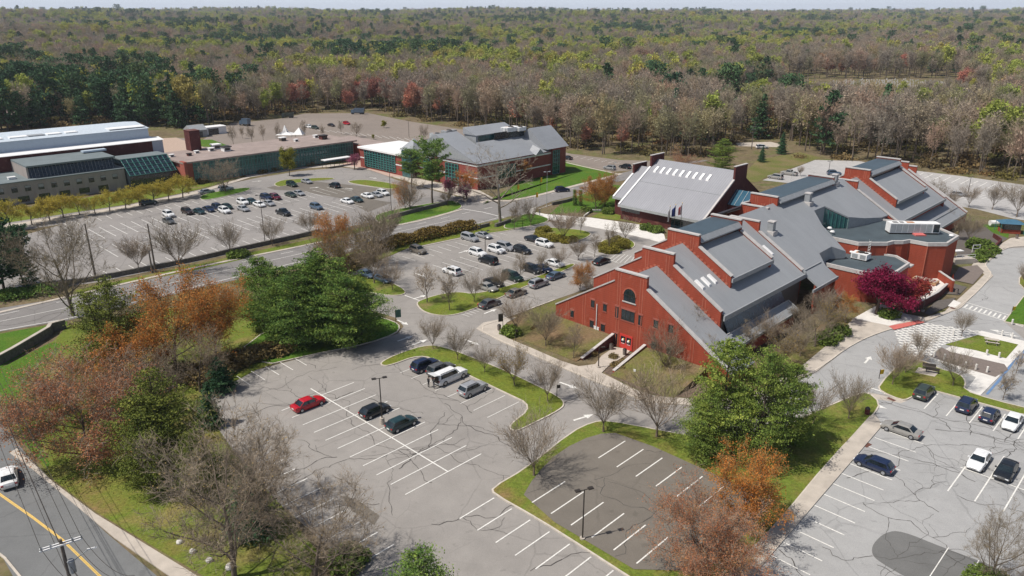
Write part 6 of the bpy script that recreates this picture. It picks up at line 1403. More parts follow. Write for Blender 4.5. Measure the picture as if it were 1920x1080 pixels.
# shrubs
for k, a in enumerate([(1012, 440), (1020, 444), (1028, 447), (1036, 446), (1041, 449), (1050, 448), (1061, 452), (1074, 450), (1014, 433), (1024, 431)]):
    T('box%d' % (k % 2), a[0], a[1] + 3, label='clipped round yellow green shrub in the row on the car park island', group='clipped shrubs on the shrub island', H=2.2, wx=1.25)
for k, a in enumerate([(1131, 470), (1140, 472), (1150, 472), (1136, 461), (1148, 460), (1160, 460), (1172, 464), (1170, 456), (1157, 453), (1128, 462)]):
    T('box%d' % (k % 2), a[0], a[1] + 2, label='clipped round yellow green shrub on the loop island', group='clipped shrubs on the loop island', H=1.9 + .3 * (k % 3), wx=1.25)
for k, a in enumerate([(957, 624, 'clipped dark shrub beside the litter bin'), (440, 480, 'green shrub at the foot of the far lot wall'), (453, 478, 'green shrub next to its twin at the far lot wall'), (1212, 428, 'round green shrub before the pale roofed hall'), (1230, 432, 'second round green shrub before the pale roofed hall'), (1665, 592, 'green shrub under the magenta tree'),
                       (1835, 463, 'large yellow green shrub beside the bike frame'), (1845, 478, 'green shrub near the ramp'), (1858, 470, 'green shrub along the ramp wall'), (1832, 486, 'low green shrub at the ramp foot'), (1560, 632, 'bright green shrub beside the east path'), (1572, 622, 'second bright green shrub beside the east path'), (1548, 640, 'low bright green shrub beside the east path'), (1385, 745, 'green shrub below the pines'), (653, 1052, 'small dark green shrub at the bottom left stalls'),
                       (1098, 395, 'low green shrub by the pale roofed hall'), (1140, 397, 'wide green shrub at the corner of the pale roofed hall')]):
    T('boxg', a[0], a[1] + 3, label=a[2], H=2.4 if 'large' not in a[2] else 3.6, wx=1.3)
for k, a in enumerate([(1155, 684, 'brown shrub left of the path bend'), (1165, 690, 'brown shrub in the entrance bed'), (1172, 678, 'olive shrub beside the right retaining wall'), (1182, 686, 'second olive shrub beside the right retaining wall'), (1120, 650, 'dry shrub on the left bank'), (1110, 662, 'dry shrub left of the door wall'), (1150, 668, 'small dry shrub by the path'),
                       (490, 322, 'rounded shrub before the teal glass'), (512, 318, 'rounded shrub second before the teal glass'), (580, 308, 'rounded shrub near the shelter'), (380, 340, 'dark shrub mass at the brick end wall'), (1005, 615, 'brown shrub at the lawn edge'), (1500, 640, 'brown shrub at the east wall'), (1450, 668, 'brown shrub under the eave')]):
    T('brush', a[0], a[1] + 3, label=a[2], H=2.3 if a[0] < 1000 else 1.1, wx=1.2)
# clipped hedge along the middle lot: one thing
def hedge(pts, h, w_, label, mat_, n=9000):
    rs = np.random.default_rng(7); P = []
    segs = list(zip(pts[:-1], pts[1:])); Ls = [math.dist(a, b) for a, b in segs]; tot = sum(Ls)
    for (a, b), L in zip(segs, Ls):
        k = int(n * L / tot); t = rs.random(k); off = rs.normal(size=k) * w_ * .36; zz = rs.random(k) ** .6 * h * (1 + .15 * np.sin(t * L * .9)) * (1 - .35 * (np.abs(off) / w_))
        dx, dy = (b[0] - a[0]) / L, (b[1] - a[1]) / L
        P.append(np.stack([a[0] + dx * L * t - dy * off, a[1] + dy * L * t + dx * off, zz], 1))
    v, f = cards(np.concatenate(P), .34, rs); r = thing('hedge', label, 'hedge'); me = npmesh('foliage', v, f, [mat_]); o = bpy.data.objects.new('foliage', me); COL.objects.link(o); o.parent = r
    mb = MB()
    for (a, b), L in zip(segs, Ls):
        for i in range(int(L / 2)):
            t = (i + .5) * 2 / L; mb.tube((a[0] + (b[0] - a[0]) * t, a[1] + (b[1] - a[1]) * t, 0), (a[0] + (b[0] - a[0]) * t, a[1] + (b[1] - a[1]) * t, h * .7), .06, .03, M_BARKB, 4)
    mb.build('stem', r)
hedge(PX([(690, 478), (740, 462), (800, 448), (850, 437), (888, 428)]), 2.6, 2.6, 'long brownish olive hedge between the main road and the middle lot', foliage('hedge_olive', [(.14, .1, .03), (.22, .16, .045)], .2, .1))
hedge(PX([(640, 515), (655, 500), (700, 486)]), 2.2, 3, 'loose brown green hedge left of the middle lot', F_BRNSH, 4000)
hedge(PX([(0, 562), (60, 552), (110, 545)]), 1.6, 3.5, 'low dark green hedge at the left beside the main road', F_PINE, 4000)

# ------------------------------------------------------------------ woodland
BOUND = [(-400, 290), (-100, 262), (0, 250), (150, 236), (310, 240), (345, 244), (430, 232), (520, 222), (560, 212), (700, 209), (770, 224), (870, 238), (960, 252), (1066, 281), (1150, 296), (1230, 300), (1300, 298), (1370, 282), (1390, 264), (1440, 262), (1480, 280), (1560, 296), (1640, 312), (1740, 322), (1830, 330), (1920, 342), (2300, 380)]
def bound(px):
    for (a, b), (c_, d_) in zip(BOUND[:-1], BOUND[1:]):
        if a <= px <= c_: return b + (d_ - b) * (px - a) / (c_ - a)
    return BOUND[0][1] if px < BOUND[0][0] else BOUND[-1][1]
F_FOR = forestmat('crown_woodland', [(.34, (.33, .27, .2)), (.42, (.33, .29, .235)), (.47, (.29, .29, .15)), (.5, (.33, .275, .225)), (.56, (.33, .29, .235)), (.62, (.37, .27, .205)), (.7, (.34, .35, .17))], .012, .22)
F_FORY = forestmat('crown_budding', [(.35, (.28, .35, .08)), (.5, (.38, .43, .1)), (.65, (.36, .32, .11))], .01, .2)
F_FORR = forestmat('crown_red', [(.35, (.4, .17, .14)), (.5, (.42, .21, .16)), (.65, (.4, .25, .15))], .01, .2)
F_FORC = forestmat('crown_conifer', [(.35, (.045, .1, .055)), (.5, (.065, .13, .06)), (.65, (.09, .15, .065))], .02, .25, .1)
def far_tree(name, seed, H, mat_, crown='air', n=420, size=.55):
    """one mesh: trunk and crown in two materials"""
    sk = Skel(seed); sk.branch((0, 0, 0), (0, 0, 1), H * .8, .26, 0, FOREST); top = max(s[1].z for s in sk.seg); k = H / top
    for i, s in enumerate(sk.seg): sk.seg[i] = (s[0] * k, s[1] * k, s[2] * k, s[3] * k, s[4])
    rs = np.random.default_rng(seed); rng = random.Random(seed)
    wv, wf = mesh_wood(sk, 1, 0, None, sides=5); bv, bf = blades(sk, 2, .13, rng, 1, 1.1)
    parts = [(wv, np.array(wf)), (bv, np.array(bf))]; mi = [np.zeros(len(wf)), np.ones(len(bf))]
    if n: v, f = cards(tips_points(sk, 2, n, .55, rs), size, rs); parts.append((v, f)); mi.append(np.ones(len(f)))
    V, F = joinVF(parts); return V, F, np.concatenate(mi)
FT = []
for i in range(4):
    V, F, mi = far_tree('woodland_tree', 200 + i, 17, F_FOR, n=(260, 420, 0, 350)[i], size=.45); FT.append(('woodland_tree', npmesh('woodland_tree', V, F, [M_BARK, F_FOR], mi), 17))
for i in range(2):
    V, F, mi = far_tree('woodland_tree', 210 + i, 18, F_FORY, n=1500, size=.65); FT.append(('budding_tree', npmesh('budding_tree', V, F, [M_BARK, F_FORY], mi), 16))
V, F, mi = far_tree('woodland_tree', 220, 13, F_FORR, n=1300, size=.5); FT.append(('red_maple', npmesh('red_maple', V, F, [M_BARK, F_FORR], mi), 13))
def far_pine(seed, H, rad, shape, n=900):
    t = pine('x', '', 'x', seed, H, rad, F_FORC, shape, n, 1.3, bare=.18 if shape != 'cone' else .05, gaps=.5)
    a, b = [c for c in t.children if c.name.startswith('trunk')][0], [c for c in t.children if c.name.startswith('crown')][0]
    def arr(me):
        v = np.zeros(len(me.vertices) * 3); me.vertices.foreach_get('co', v); f = np.zeros(len(me.loops), dtype=np.int32); me.loops.foreach_get('vertex_index', f); return v.reshape(-1, 3), f.reshape(-1, 4)
    va, fa = arr(a.data); vb, fb_ = arr(b.data); V, F = joinVF([(va, fa), (vb, fb_)])
    me = npmesh('woodland_pine', V, F, [M_BARKB, F_FORC], np.concatenate([np.zeros(len(fa)), np.ones(len(fb_))]))
    for o in (a, b): m_ = o.data; bpy.data.objects.remove(o); bpy.data.meshes.remove(m_)
    bpy.data.objects.remove(t); return me
for i, sh in enumerate(('plume', 'cone', 'umbrella')): FT.append(('woodland_pine', far_pine(230 + i, 19, 5.5, sh), 19))
NB = 4                                    # kinds: 0-3 bare, 4-5 budding, 6 red, 7-9 conifer
CLEAR = [(1470, 150, 1800, 182), (1560, 181, 1720, 190)]
def species(px, py, x, y, rng):
    n = math.sin(x * .011 + 2.1) * math.cos(y * .0085 + .5) + .55 * math.sin(x * .027 + y * .021) + .4 * math.sin(x * .05 - y * .043 + 1)
    r = rng.random()
    if px < 400 and 196 < py < 268: return 7 + rng.randrange(3) if r < (.62 if px < 340 else .25) else (rng.randrange(4) if r < .85 else 4)
    if 640 < px < 830 and 196 < py < 222: return 6 if r < .5 else rng.randrange(4)
    if 960 < px < 1010 and 150 < py < 175: return 6 if r < .4 else rng.randrange(4)
    m = math.sin(x * .006 - 1.0 + y * .004) + .5 * math.sin(x * .015 + 2 - y * .006)
    pc = .012 + ((.3 if m > 1.15 else 0) + (.07 if m > .8 else 0)) * (1 if py < 150 else .12)
    if py < 130: pc += .035
    if px < 420 and 150 < py <= 196: pc += .16
    if r < pc: return 7 + rng.randrange(3)
    if py > 215 and px > 840: return 6 if r > .985 else (4 + rng.randrange(2) if r > .95 else rng.randrange(4))
    if n > (.38 if (px < 700 and py < 130) or (900 < px < 1500 and 60 < py < 140) else .75): return 4 + rng.randrange(2) if r < .8 else rng.randrange(4)
    if n < -1.15 and r < .45: return 6
    return rng.randrange(4) if r < .9 else (4 + rng.randrange(2) if r < .975 else 6)
def make_forest():
    rng = random.Random(11); pts = []
    def ok(x, y):
        px, py = proj(x, y, 0)
        if y < 60 or px < -500 or px > 2420: return None
        if py > bound(px) - 1: return None
        for a, b, c_, d_ in CLEAR:
            if a < px < c_ and b < py < d_: return None
        for h_ in HOUSES:
            if abs(px - h_[0]) < h_[2] * 1400 / (50 * 1400 / (h_[1] - YH)) * .75 + 1 and h_[1] - 3 < py < h_[1] + 5 + 700 / (50 * 1400 / (h_[1] - YH)) * 16 / 16: return None
        return px, py
    # bands of distance: (from, to, spacing, scale)
    for r0, r1, sp, sc in ((200, 700, 7.6, 1.08), (700, 1300, 10.5, 1.2), (1300, 2400, 15, 1.45), (2400, 4500, 24, 1.8), (4500, 8500, 46, 2.6)):
        r = r0
        while r < r1:
            na = int(1.42 * r / sp)
            for k in range(na):
                a = math.pi / 2 + (k / na - .5) * 1.42 + rng.gauss(0, .35 * sp / r); rr = r + rng.uniform(-.6, .6) * sp; x, y = rr * math.cos(a), rr * math.sin(a)
                q = ok(x, y)
                if not q: continue
                s = species(q[0], q[1], x, y, rng); size = sc * (.72 + .55 * rng.random())
                if 1380 < q[0] < 1860 and 180 < q[1] < 235: size *= .6
                pts.append((x, y, hill(x, y) - .2, s, size, rng.random() * 6.28, q[0], q[1]))
            r += sp * .85
    pts.sort(key=lambda p: math.hypot(p[0], p[1]))
    return pts
PTS = make_forest()
print('forest', len(PTS))
# nearest ones as single trees (with trunk and crown as parts), the rest one woodland
def split_parts(me, name):
    n = len(me.polygons); mi = np.zeros(n, dtype=np.int32); me.polygons.foreach_get('material_index', mi); v = np.zeros(len(me.vertices) * 3); me.vertices.foreach_get('co', v); v = v.reshape(-1, 3)
    f = np.zeros(len(me.loops), dtype=np.int32); me.loops.foreach_get('vertex_index', f); f = f.reshape(-1, 4); out = []
    for k, nm in ((0, 'trunk'), (1, 'crown')):
        g = f[mi == k]; u, inv = np.unique(g, return_inverse=True); out.append(npmesh(nm, v[u], inv.reshape(g.shape), [me.materials[k]]))
    return out
SP = [split_parts(m, n) for n, m, h in FT]
LABS = {0: ('bare grey brown tree at the near edge of the woods', 'tree', 'bare trees at the edge of the woods'), 4: ('yellow green budding tree at the near edge of the woods', 'tree', 'budding trees at the edge of the woods'), 6: ('red budding maple at the near edge of the woods', 'tree', 'red maples at the edge of the woods'), 7: ('dark evergreen pine at the near edge of the woods', 'tree', 'pines at the edge of the woods')}
vis = [p for p in PTS if -40 < p[6] < 1960]
cnt = {0: 0, 4: 0, 6: 0, 7: 0}; rest = []; lim = {0: 290, 4: 120, 6: 90, 7: 200}
for p in PTS:
    k = 0 if p[3] < 4 else (4 if p[3] < 6 else (6 if p[3] == 6 else 7))
    if cnt[k] < lim[k] and -40 < p[6] < 1960 and math.hypot(p[0], p[1]) < 900:
        cnt[k] += 1; nm, me, h = FT[p[3]]; r = bpy.data.objects.new(nm, None); COL.objects.link(r); r.location = p[:3]; r.rotation_euler = (0, 0, p[5]); r.scale = (p[4],) * 3
        tag(r, LABS[k][0], LABS[k][1], LABS[k][2])
        for q, pn in zip(SP[p[3]], ('trunk', 'crown')): o = bpy.data.objects.new(pn, q); COL.objects.link(o); o.parent = r
    else: rest.append(p)
print('single', cnt, 'rest', len(rest))
# one visible single mesh tree of every kind stands in the woods and is the source of the woodland
SRC = []
for k, (nm, me, h) in enumerate(FT):
    cand = [i for i, p in enumerate(rest) if p[3] == k and 100 < p[6] < 1850]; i = cand[k * 3]; p = rest.pop(i)
    o = bpy.data.objects.new(nm, me); COL.objects.link(o); o.location = p[:3]; o.rotation_euler = (0, 0, p[5]); o.scale = (p[4],) * 3
    kk = 0 if k < 4 else (4 if k < 6 else (6 if k == 6 else 7)); tag(o, {0: 'bare grey brown tree deeper inside the woods', 4: 'yellow green budding tree deeper inside the woods', 6: 'red budding maple deeper inside the woods', 7: 'dark pine deeper inside the woods'}[kk], 'tree', {0: 'bare trees deeper in the woods', 4: 'budding trees deeper in the woods', 6: 'red maples deeper in the woods', 7: 'pines deeper in the woods'}[kk]); SRC.append(o)
def scatter(name, label, cat, pts, srcs):
    me = bpy.data.meshes.new(name); me.vertices.add(len(pts)); me.vertices.foreach_set('co', np.array([p[:3] for p in pts], dtype=np.float32).ravel())
    for an, ty, col in (('kind_id', 'INT', 3), ('size', 'FLOAT', 4), ('turn', 'FLOAT', 5)):
        at = me.attributes.new(an, ty, 'POINT'); at.data.foreach_set('value', np.array([p[col] for p in pts], dtype=np.int32 if ty == 'INT' else np.float32))
    o = bpy.data.objects.new(name, me); COL.objects.link(o); tag(o, label, cat, kind='stuff')
    g = bpy.data.node_groups.new(name, 'GeometryNodeTree'); g.interface.new_socket('Geometry', in_out='INPUT', socket_type='NodeSocketGeometry'); g.interface.new_socket('Geometry', in_out='OUTPUT', socket_type='NodeSocketGeometry')
    N = g.nodes; gi = N.new('NodeGroupInput'); go = N.new('NodeGroupOutput'); j = N.new('GeometryNodeJoinGeometry')
    def attr(nm, ty):
        a = N.new('GeometryNodeInputNamedAttribute'); a.data_type = ty; a.inputs[0].default_value = nm; return a.outputs[0]
    aid = attr('kind_id', 'INT'); asz = attr('size', 'FLOAT'); atn = attr('turn', 'FLOAT')
    cx_ = N.new('ShaderNodeCombineXYZ'); g.links.new(atn, cx_.inputs[2])
    for k, s in enumerate(srcs):
        oi = N.new('GeometryNodeObjectInfo'); oi.inputs['Object'].default_value = s; oi.inputs['As Instance'].default_value = True; oi.transform_space = 'ORIGINAL'
        cp_ = N.new('FunctionNodeCompare'); cp_.data_type = 'INT'; cp_.operation = 'EQUAL'; g.links.new(aid, cp_.inputs[2]); cp_.inputs[3].default_value = k
        ip = N.new('GeometryNodeInstanceOnPoints'); g.links.new(gi.outputs[0], ip.inputs['Points']); g.links.new(cp_.outputs[0], ip.inputs['Selection']); g.links.new(oi.outputs['Geometry'], ip.inputs['Instance'])
        g.links.new(cx_.outputs[0], ip.inputs['Rotation']); g.links.new(asz, ip.inputs['Scale']); g.links.new(ip.outputs[0], j.inputs[0])
    g.links.new(j.outputs[0], go.inputs[0]); md = o.modifiers.new('scatter', 'NODES'); md.node_group = g
    return o
scatter('woodland', 'mixed bare, budding and evergreen woods rolling back to the horizon', 'woods', rest, SRC)
# undergrowth along the near edge of the woods
def brushpts():
    rng = random.Random(5); out = []
    for p in PTS[:2600]:
        if -60 < p[6] < 1980 and rng.random() < .5: out.append((p[0] + rng.gauss(0, 3), p[1] + rng.gauss(0, 3), 0, 0, .8 + 1.2 * rng.random(), rng.random() * 6))
    return out
us = []
for i, mt in enumerate((F_BRNSH,)):
    rs = np.random.default_rng(3); P = rs.normal(size=(260, 3)) * np.array([1.2, 1.2, .6]); P[:, 2] = np.abs(P[:, 2]); v, f = cards(P, .5, rs); me = npmesh('thicket', v, f, [forestmat('thicket_brown', [(.4, (.17, .12, .06)), (.5, (.19, .15, .07)), (.6, (.12, .13, .04))], .02, .2)])
    o = bpy.data.objects.new('thicket', me); COL.objects.link(o); x, y = G(1500, 296); o.location = (x, y, 0); tag(o, 'low brown thicket at the edge of the woods behind the dry lawn', 'shrub'); us.append(o)
scatter('undergrowth', 'brown undergrowth beneath the near trees of the woods', 'undergrowth', brushpts(), us)
# gravestones in the clearing
def stones():
    rng = random.Random(9); mb = MB()
    for i in range(34):
        for k in range(60):
            px = 1500 + k * 4.8 + rng.gauss(0, .8); py = 151 + i * .75 + rng.gauss(0, .2)
            if rng.random() < .68 or (px - 1650) ** 2 / 140 ** 2 + (py - 164) ** 2 / 13 ** 2 > 1: continue
            x, y = G(px, py); z = hill(x, y); h = 1.0 + .5 * rng.random(); mb.box(x - .4, x + .4, y - .12, y + .12, z, z + h * .9, M_CONCW)
    tag(mb.build('gravestones', merge=False), 'rows of pale gravestones in the clearing of the woods', 'gravestones', kind='stuff')
stones()
_p = PX([(1460, 184), (1470, 149), (1800, 149), (1808, 184)])
sheet('cemetery_lawn', _p, 3.5 if hill(*_p[1]) > 3 else .3, grass('cemetery_grass', [(.4, (.15, .15, .06)), (.6, (.2, .19, .1))]))
# grass blades on the lawns that show largest are part of the lawn material; mown smooth in the photograph

# ------------------------------------------------------------------ vehicles
def paint(name, col, rough=.28, metal=.0):
    m, n, b = newmat('paint_' + name); b.inputs['Base Color'].default_value = (*col, 1); b.inputs['Roughness'].default_value = rough
    b.inputs['Metallic'].default_value = metal; b.inputs['Coat Weight'].default_value = .4; b.inputs['Coat Roughness'].default_value = .08
    v = coords(n); t = noise(n, v, 2.5, 3); n.links.new(ramp(n, t.outputs[0], [(.3, tuple(c * .88 for c in col)), (.7, tuple(min(1, c * 1.08) for c in col))]), b.inputs['Base Color'])
    return m
PT = dict(white=paint('white', (.72, .73, .74)), black=paint('black', (.012, .014, .018)), navy=paint('navy', (.012, .022, .06)), silver=paint('silver', (.38, .39, .41), .3, .3), red=paint('red', (.42, .008, .02)),
          teal=paint('teal', (.015, .04, .045)), grey=paint('grey', (.1, .105, .11), .3, .2), green=paint('green', (.035, .05, .04), .35), tan=paint('tan', (.2, .18, .155), .35, .2), blue=paint('blue', (.1, .15, .22), .3, .3),
          maroon=paint('maroon', (.1, .008, .02)), beige=paint('beige', (.34, .33, .31), .3, .25), brown=paint('brown', (.03, .018, .016)), dkgreen=paint('dark_green', (.012, .03, .022)))
KINDS = dict(  # length, width, belt, roof, cabin rear, cabin front, rear rake, front rake, hood z, nose z, deck z, wheel r
    sedan=(4.75, 1.82, .93, 1.44, -1.75, 1.15, .75, .85, .92, .68, .98, .33), hatch=(4.35, 1.78, .95, 1.48, -2.02, 1.05, .5, .85, .95, .7, .98, .33),
    suv=(4.65, 1.88, 1.08, 1.70, -2.2, 1.0, .38, .7, 1.08, .85, 1.08, .37), van=(5.0, 1.95, 1.08, 1.78, -2.4, 1.35, .25, .9, 1.05, .8, 1.08, .36),
    bigsuv=(5.6, 2.0, 1.18, 1.9, -2.72, 1.15, .18, .55, 1.2, 1.0, 1.18, .41), pickup=(5.6, 1.95, 1.15, 1.85, -.95, 1.15, .2, .6, 1.18, .95, 1.12, .4))
def make_car(kind, col):
    L, Wd, belt, roof, cr, cf, rr, fr, hz, nz, dz, wr = KINDS[kind]; h = L / 2; w = Wd / 2; m = PT[col]
    root = thing('parked_car' if kind != 'pickup' else 'pickup_truck', '', 'car' if kind in ('sedan', 'hatch') else {'suv': 'suv', 'van': 'minivan', 'bigsuv': 'suv', 'pickup': 'pickup truck'}[kind])
    st = [(-h, .80, .45, dz - .28), (-h + .08, .92, .3, dz - .06), (-h + .35, .97, .24, dz), (cr - .02 if cr > -h + .5 else -h + .6, 1, .22, belt if kind != 'pickup' else dz), (-.5, 1, .2, belt), (cf + .0, 1, .2, belt - .01), (cf + .35, .995, .2, hz), (h - .55, .95, .22, (hz + nz) / 2 + .06), (h - .15, .86, .26, nz + .02), (h, .72, .38, nz - .18)]
    mb = MB(); rings = []
    for x, k, zb, zt in st:
        W = w * k; zm = zb + (zt - zb) * .5
        rings.append([(x, -W * .9, zb), (x, -W, zm - .05), (x, -W * .985, zm + .12), (x, -W * .9, zt - .03), (x, -W * .6, zt + .02), (x, 0, zt + .035), (x, W * .6, zt + .02), (x, W * .9, zt - .03), (x, W * .985, zm + .12), (x, W, zm - .05), (x, W * .9, zb)])
    n = 11; k = mb.mi(m)
    for r in rings: mb.v += r
    for i in range(len(rings) - 1):
        for j in range(n): mb.f.append((i * n + j, (i + 1) * n + j, (i + 1) * n + (j + 1) % n, i * n + (j + 1) % n)); mb.m.append(k)
    mb.f.append(tuple(range(n))); mb.m.append(k); mb.f.append(tuple(range((len(rings) - 1) * n, len(rings) * n))[::-1]); mb.m.append(k)
    # cabin: three rings, slightly barrelled
    b0, b1 = cr, cf
    A = [(b0, -w * .93, belt - .05), (b1, -w * .93, belt - .05), (b1 + .05, -w * .5, belt - .04), (b1 + .05, w * .5, belt - .04), (b1, w * .93, belt - .05), (b0, w * .93, belt - .05), (b0 - .04, w * .5, belt - .05), (b0 - .04, -w * .5, belt - .05)]
    t0, t1 = b0 + rr, b1 - fr; wt = .74
    B = [(t0, -w * wt, roof - .06), (t1, -w * wt, roof - .06), (t1 + .08, -w * .42, roof - .05), (t1 + .08, w * .42, roof - .05), (t1, w * wt, roof - .06), (t0, w * wt, roof - .06), (t0 - .06, w * .42, roof - .05), (t0 - .06, -w * .42, roof - .05)]
    C_ = [(t0 + .18, -w * wt * .8, roof), (t1 - .18, -w * wt * .8, roof), (t1 - .12, -w * .35, roof + .015), (t1 - .12, w * .35, roof + .015), (t1 - .18, w * wt * .8, roof), (t0 + .18, w * wt * .8, roof), (t0 + .12, w * .35, roof + .015), (t0 + .12, -w * .35, roof + .015)]
    for a, b, caps in ((A, B, False), (B, C_, False)): mb.loft(a, b, m, caps=False)
    mb.face(C_, m)
    if kind == 'pickup':
        mb.box(-h + .15, cr - .08, -w * .8, w * .8, dz + .04, dz + .05, M_BLACKM)
    mb.build('body', root, smooth=True, merge=True)
    bo = root.children[0]
    for p in bo.data.polygons: p.use_smooth = False
    # glass: panels laid on the cabin faces
    def panel(name, a, b, c, d, out, ins=.08, insz=.12):
        a, b, c, d = map(Vector, (a, b, c, d)); o = Vector(out) * .012
        e = a.lerp(b, ins).lerp(d.lerp(c, ins), insz); f = a.lerp(b, 1 - ins).lerp(d.lerp(c, 1 - ins), insz); g_ = a.lerp(b, 1 - ins).lerp(d.lerp(c, 1 - ins), 1 - insz * .8); h_ = a.lerp(b, ins).lerp(d.lerp(c, ins), 1 - insz * .8)
        q = MB(); q.loft([e + o, f + o, g_ + o, h_ + o], [e - o * .2, f - o * .2, g_ - o * .2, h_ - o * .2], M_CGLASS); return q.build(name, root)
    for s in (-1, 1):
        a, b = (A[0], A[1]) if s < 0 else (A[5], A[4]); d, c = (B[0], B[1]) if s < 0 else (B[5], B[4]); panel('side_window', a, b, c, d, (0, s, .3), .07, .12)
    q = MB()
    def strip(i0, i1, i2, i3, nm, out):
        aa = [Vector(A[i]) for i in (i0, i1, i2, i3)]; bb = [Vector(B[i]) for i in (i0, i1, i2, i3)]; q = MB(); o = Vector(out) * .014
        lo = [a.lerp(b, .1) + o for a, b in zip(aa, bb)]; hi = [a.lerp(b, .93) + o for a, b in zip(aa, bb)]
        lo[0] = lo[0].lerp(lo[1], .18); lo[3] = lo[3].lerp(lo[2], .18); hi[0] = hi[0].lerp(hi[1], .2); hi[3] = hi[3].lerp(hi[2], .2)
        for i in range(3): q.loft([lo[i], lo[i + 1], hi[i + 1], hi[i]], [v_ - o * 1.2 for v_ in (lo[i], lo[i + 1], hi[i + 1], hi[i])], M_CGLASS)
        return q.build(nm, root)
    strip(1, 2, 3, 4, 'windshield', (1, 0, .6)); strip(5, 6, 7, 0, 'rear_window', (-1, 0, .4))
    xr, xf = -h + .88 * L / 4.7, h - .9 * L / 4.7
    for x in (xr, xf):
        for s in (-1, 1):
            q = MB(); q.tube((x, s * (w - .2), wr), (x, s * (w + .012), wr), wr, wr, M_TYRE, 14); wo = q.build('wheel', root); q = MB(); q.tube((x, s * (w + .013), wr), (x, s * (w + .03), wr), wr * .62, wr * .5, M_RIM, 10); q.build('rim', wo)
    for s in (-1, 1):
        q = MB(); q.box(h - .28, h - .05, s * w * .62 - .17, s * w * .62 + .17, nz - .16, nz - .03, M_LAMPW); q.build('headlight', root)
        q = MB(); q.box(-h + .0, -h + .14, s * w * .74 - .13, s * w * .74 + .13, dz - .33, dz - .14, M_LAMPR); q.build('taillight', root)
        q = MB(); q.box(cf - .45, cf - .3, s * (w * .93 + .1) - .1, s * (w * .93 + .1) + .1, belt, belt + .14, m); q.build('mirror', root)
    q = MB(); q.box(h - .06, h + .012, -w * .42, w * .42, .42, nz - .2, M_BLACKM); q.build('grille', root)
    q = MB(); q.box(-h - .02, -h + .05, -.25, .25, dz - .42, dz - .28, M_TRIM); q.build('number_plate', root)
    if kind in ('suv', 'bigsuv'):
        q = MB()
        for s in (-1, 1): q.beam((t0 + .2, s * w * .66, roof + .05), (t1 - .2, s * w * .66, roof + .05), .05, .05, M_BLACKM)
        q.build('roof_rail', root, each=True)
    if kind == 'pickup':
        q = MB(); q.box(cr - .9, cr - .15, -w * .8, w * .8, dz + .04, dz + .25, M_STEEL); q.build('tool_box', root)
    return root
CARP = {}
HD = {'u+': ANG, 'u-': ANG + math.pi, 'v+': ANG + math.pi / 2, 'v-': ANG - math.pi / 2}
def car(px, py, kind, col, hd, label, group=None):
    x, y = G(px, py, .75); rz = HD[hd] if isinstance(hd, str) else hd; key = (kind, col); z = .02
    if key not in CARP:
        r = make_car(kind, col); CARP[key] = r; r.location = (x, y, z); r.rotation_euler = (0, 0, rz); r['label'] = label
        if group: r['group'] = group
        return r
    r = copy_tree(CARP[key], (x, y, z), rz, 1.0, label, group)
    if not group and 'group' in r: del r['group']
    return r
GF, GR_, GMID, GFAR = 'cars in the front lot', 'cars in the right lot', 'cars in the middle lot', 'cars in the far left lot'
car(578, 754, 'sedan', 'red', 'v+', 'red sedan alone at the left of the front lot', GF); car(703, 767, 'hatch', 'black', 'v+', 'black hatchback left of the front lot lamp post', GF); car(753, 791, 'hatch', 'teal', 'v+', 'very dark teal hatchback right of the front lot lamp post', GF)
car(797, 683, 'suv', 'navy', 'v+', 'navy suv, farthest of the four by the grass island', GF); car(827, 691, 'suv', 'grey', 'v+', 'grey green suv half hidden by the big white one', GF)
BS = car(844, 704, 'bigsuv', 'white', 'v+', 'big white suv with its tailgate raised', GF); car(887, 727, 'suv', 'silver', 'v+', 'silver suv, nearest of the four by the grass island', GF)
car(1733, 733, 'suv', 'green', 'v+', 'olive grey suv alone in the first stall below the bench lawn', GR_); car(1813, 757, 'suv', 'navy', 'v+', 'navy suv with red tail lamps, left of a pair', GR_); car(1856, 775, 'hatch', 'navy', 'v+', 'dark navy hatchback between the navy suv and the white sedan', GR_)
car(1899, 788, 'sedan', 'white', 'v-', 'white sedan facing the camera at the right edge', GR_); car(1690, 802, 'sedan', 'beige', 'u-', 'silver beige sedan at the sidewalk corner', GR_); car(1639, 867, 'hatch', 'navy', 'u-', 'long navy wagon nosed to the sidewalk', GR_)
car(1836, 860, 'sedan', 'white', 'v-', 'white sedan left of the black one in the middle row', GR_); car(1887, 879, 'sedan', 'black', 'v-', 'black sedan right of the white one in the middle row', GR_)
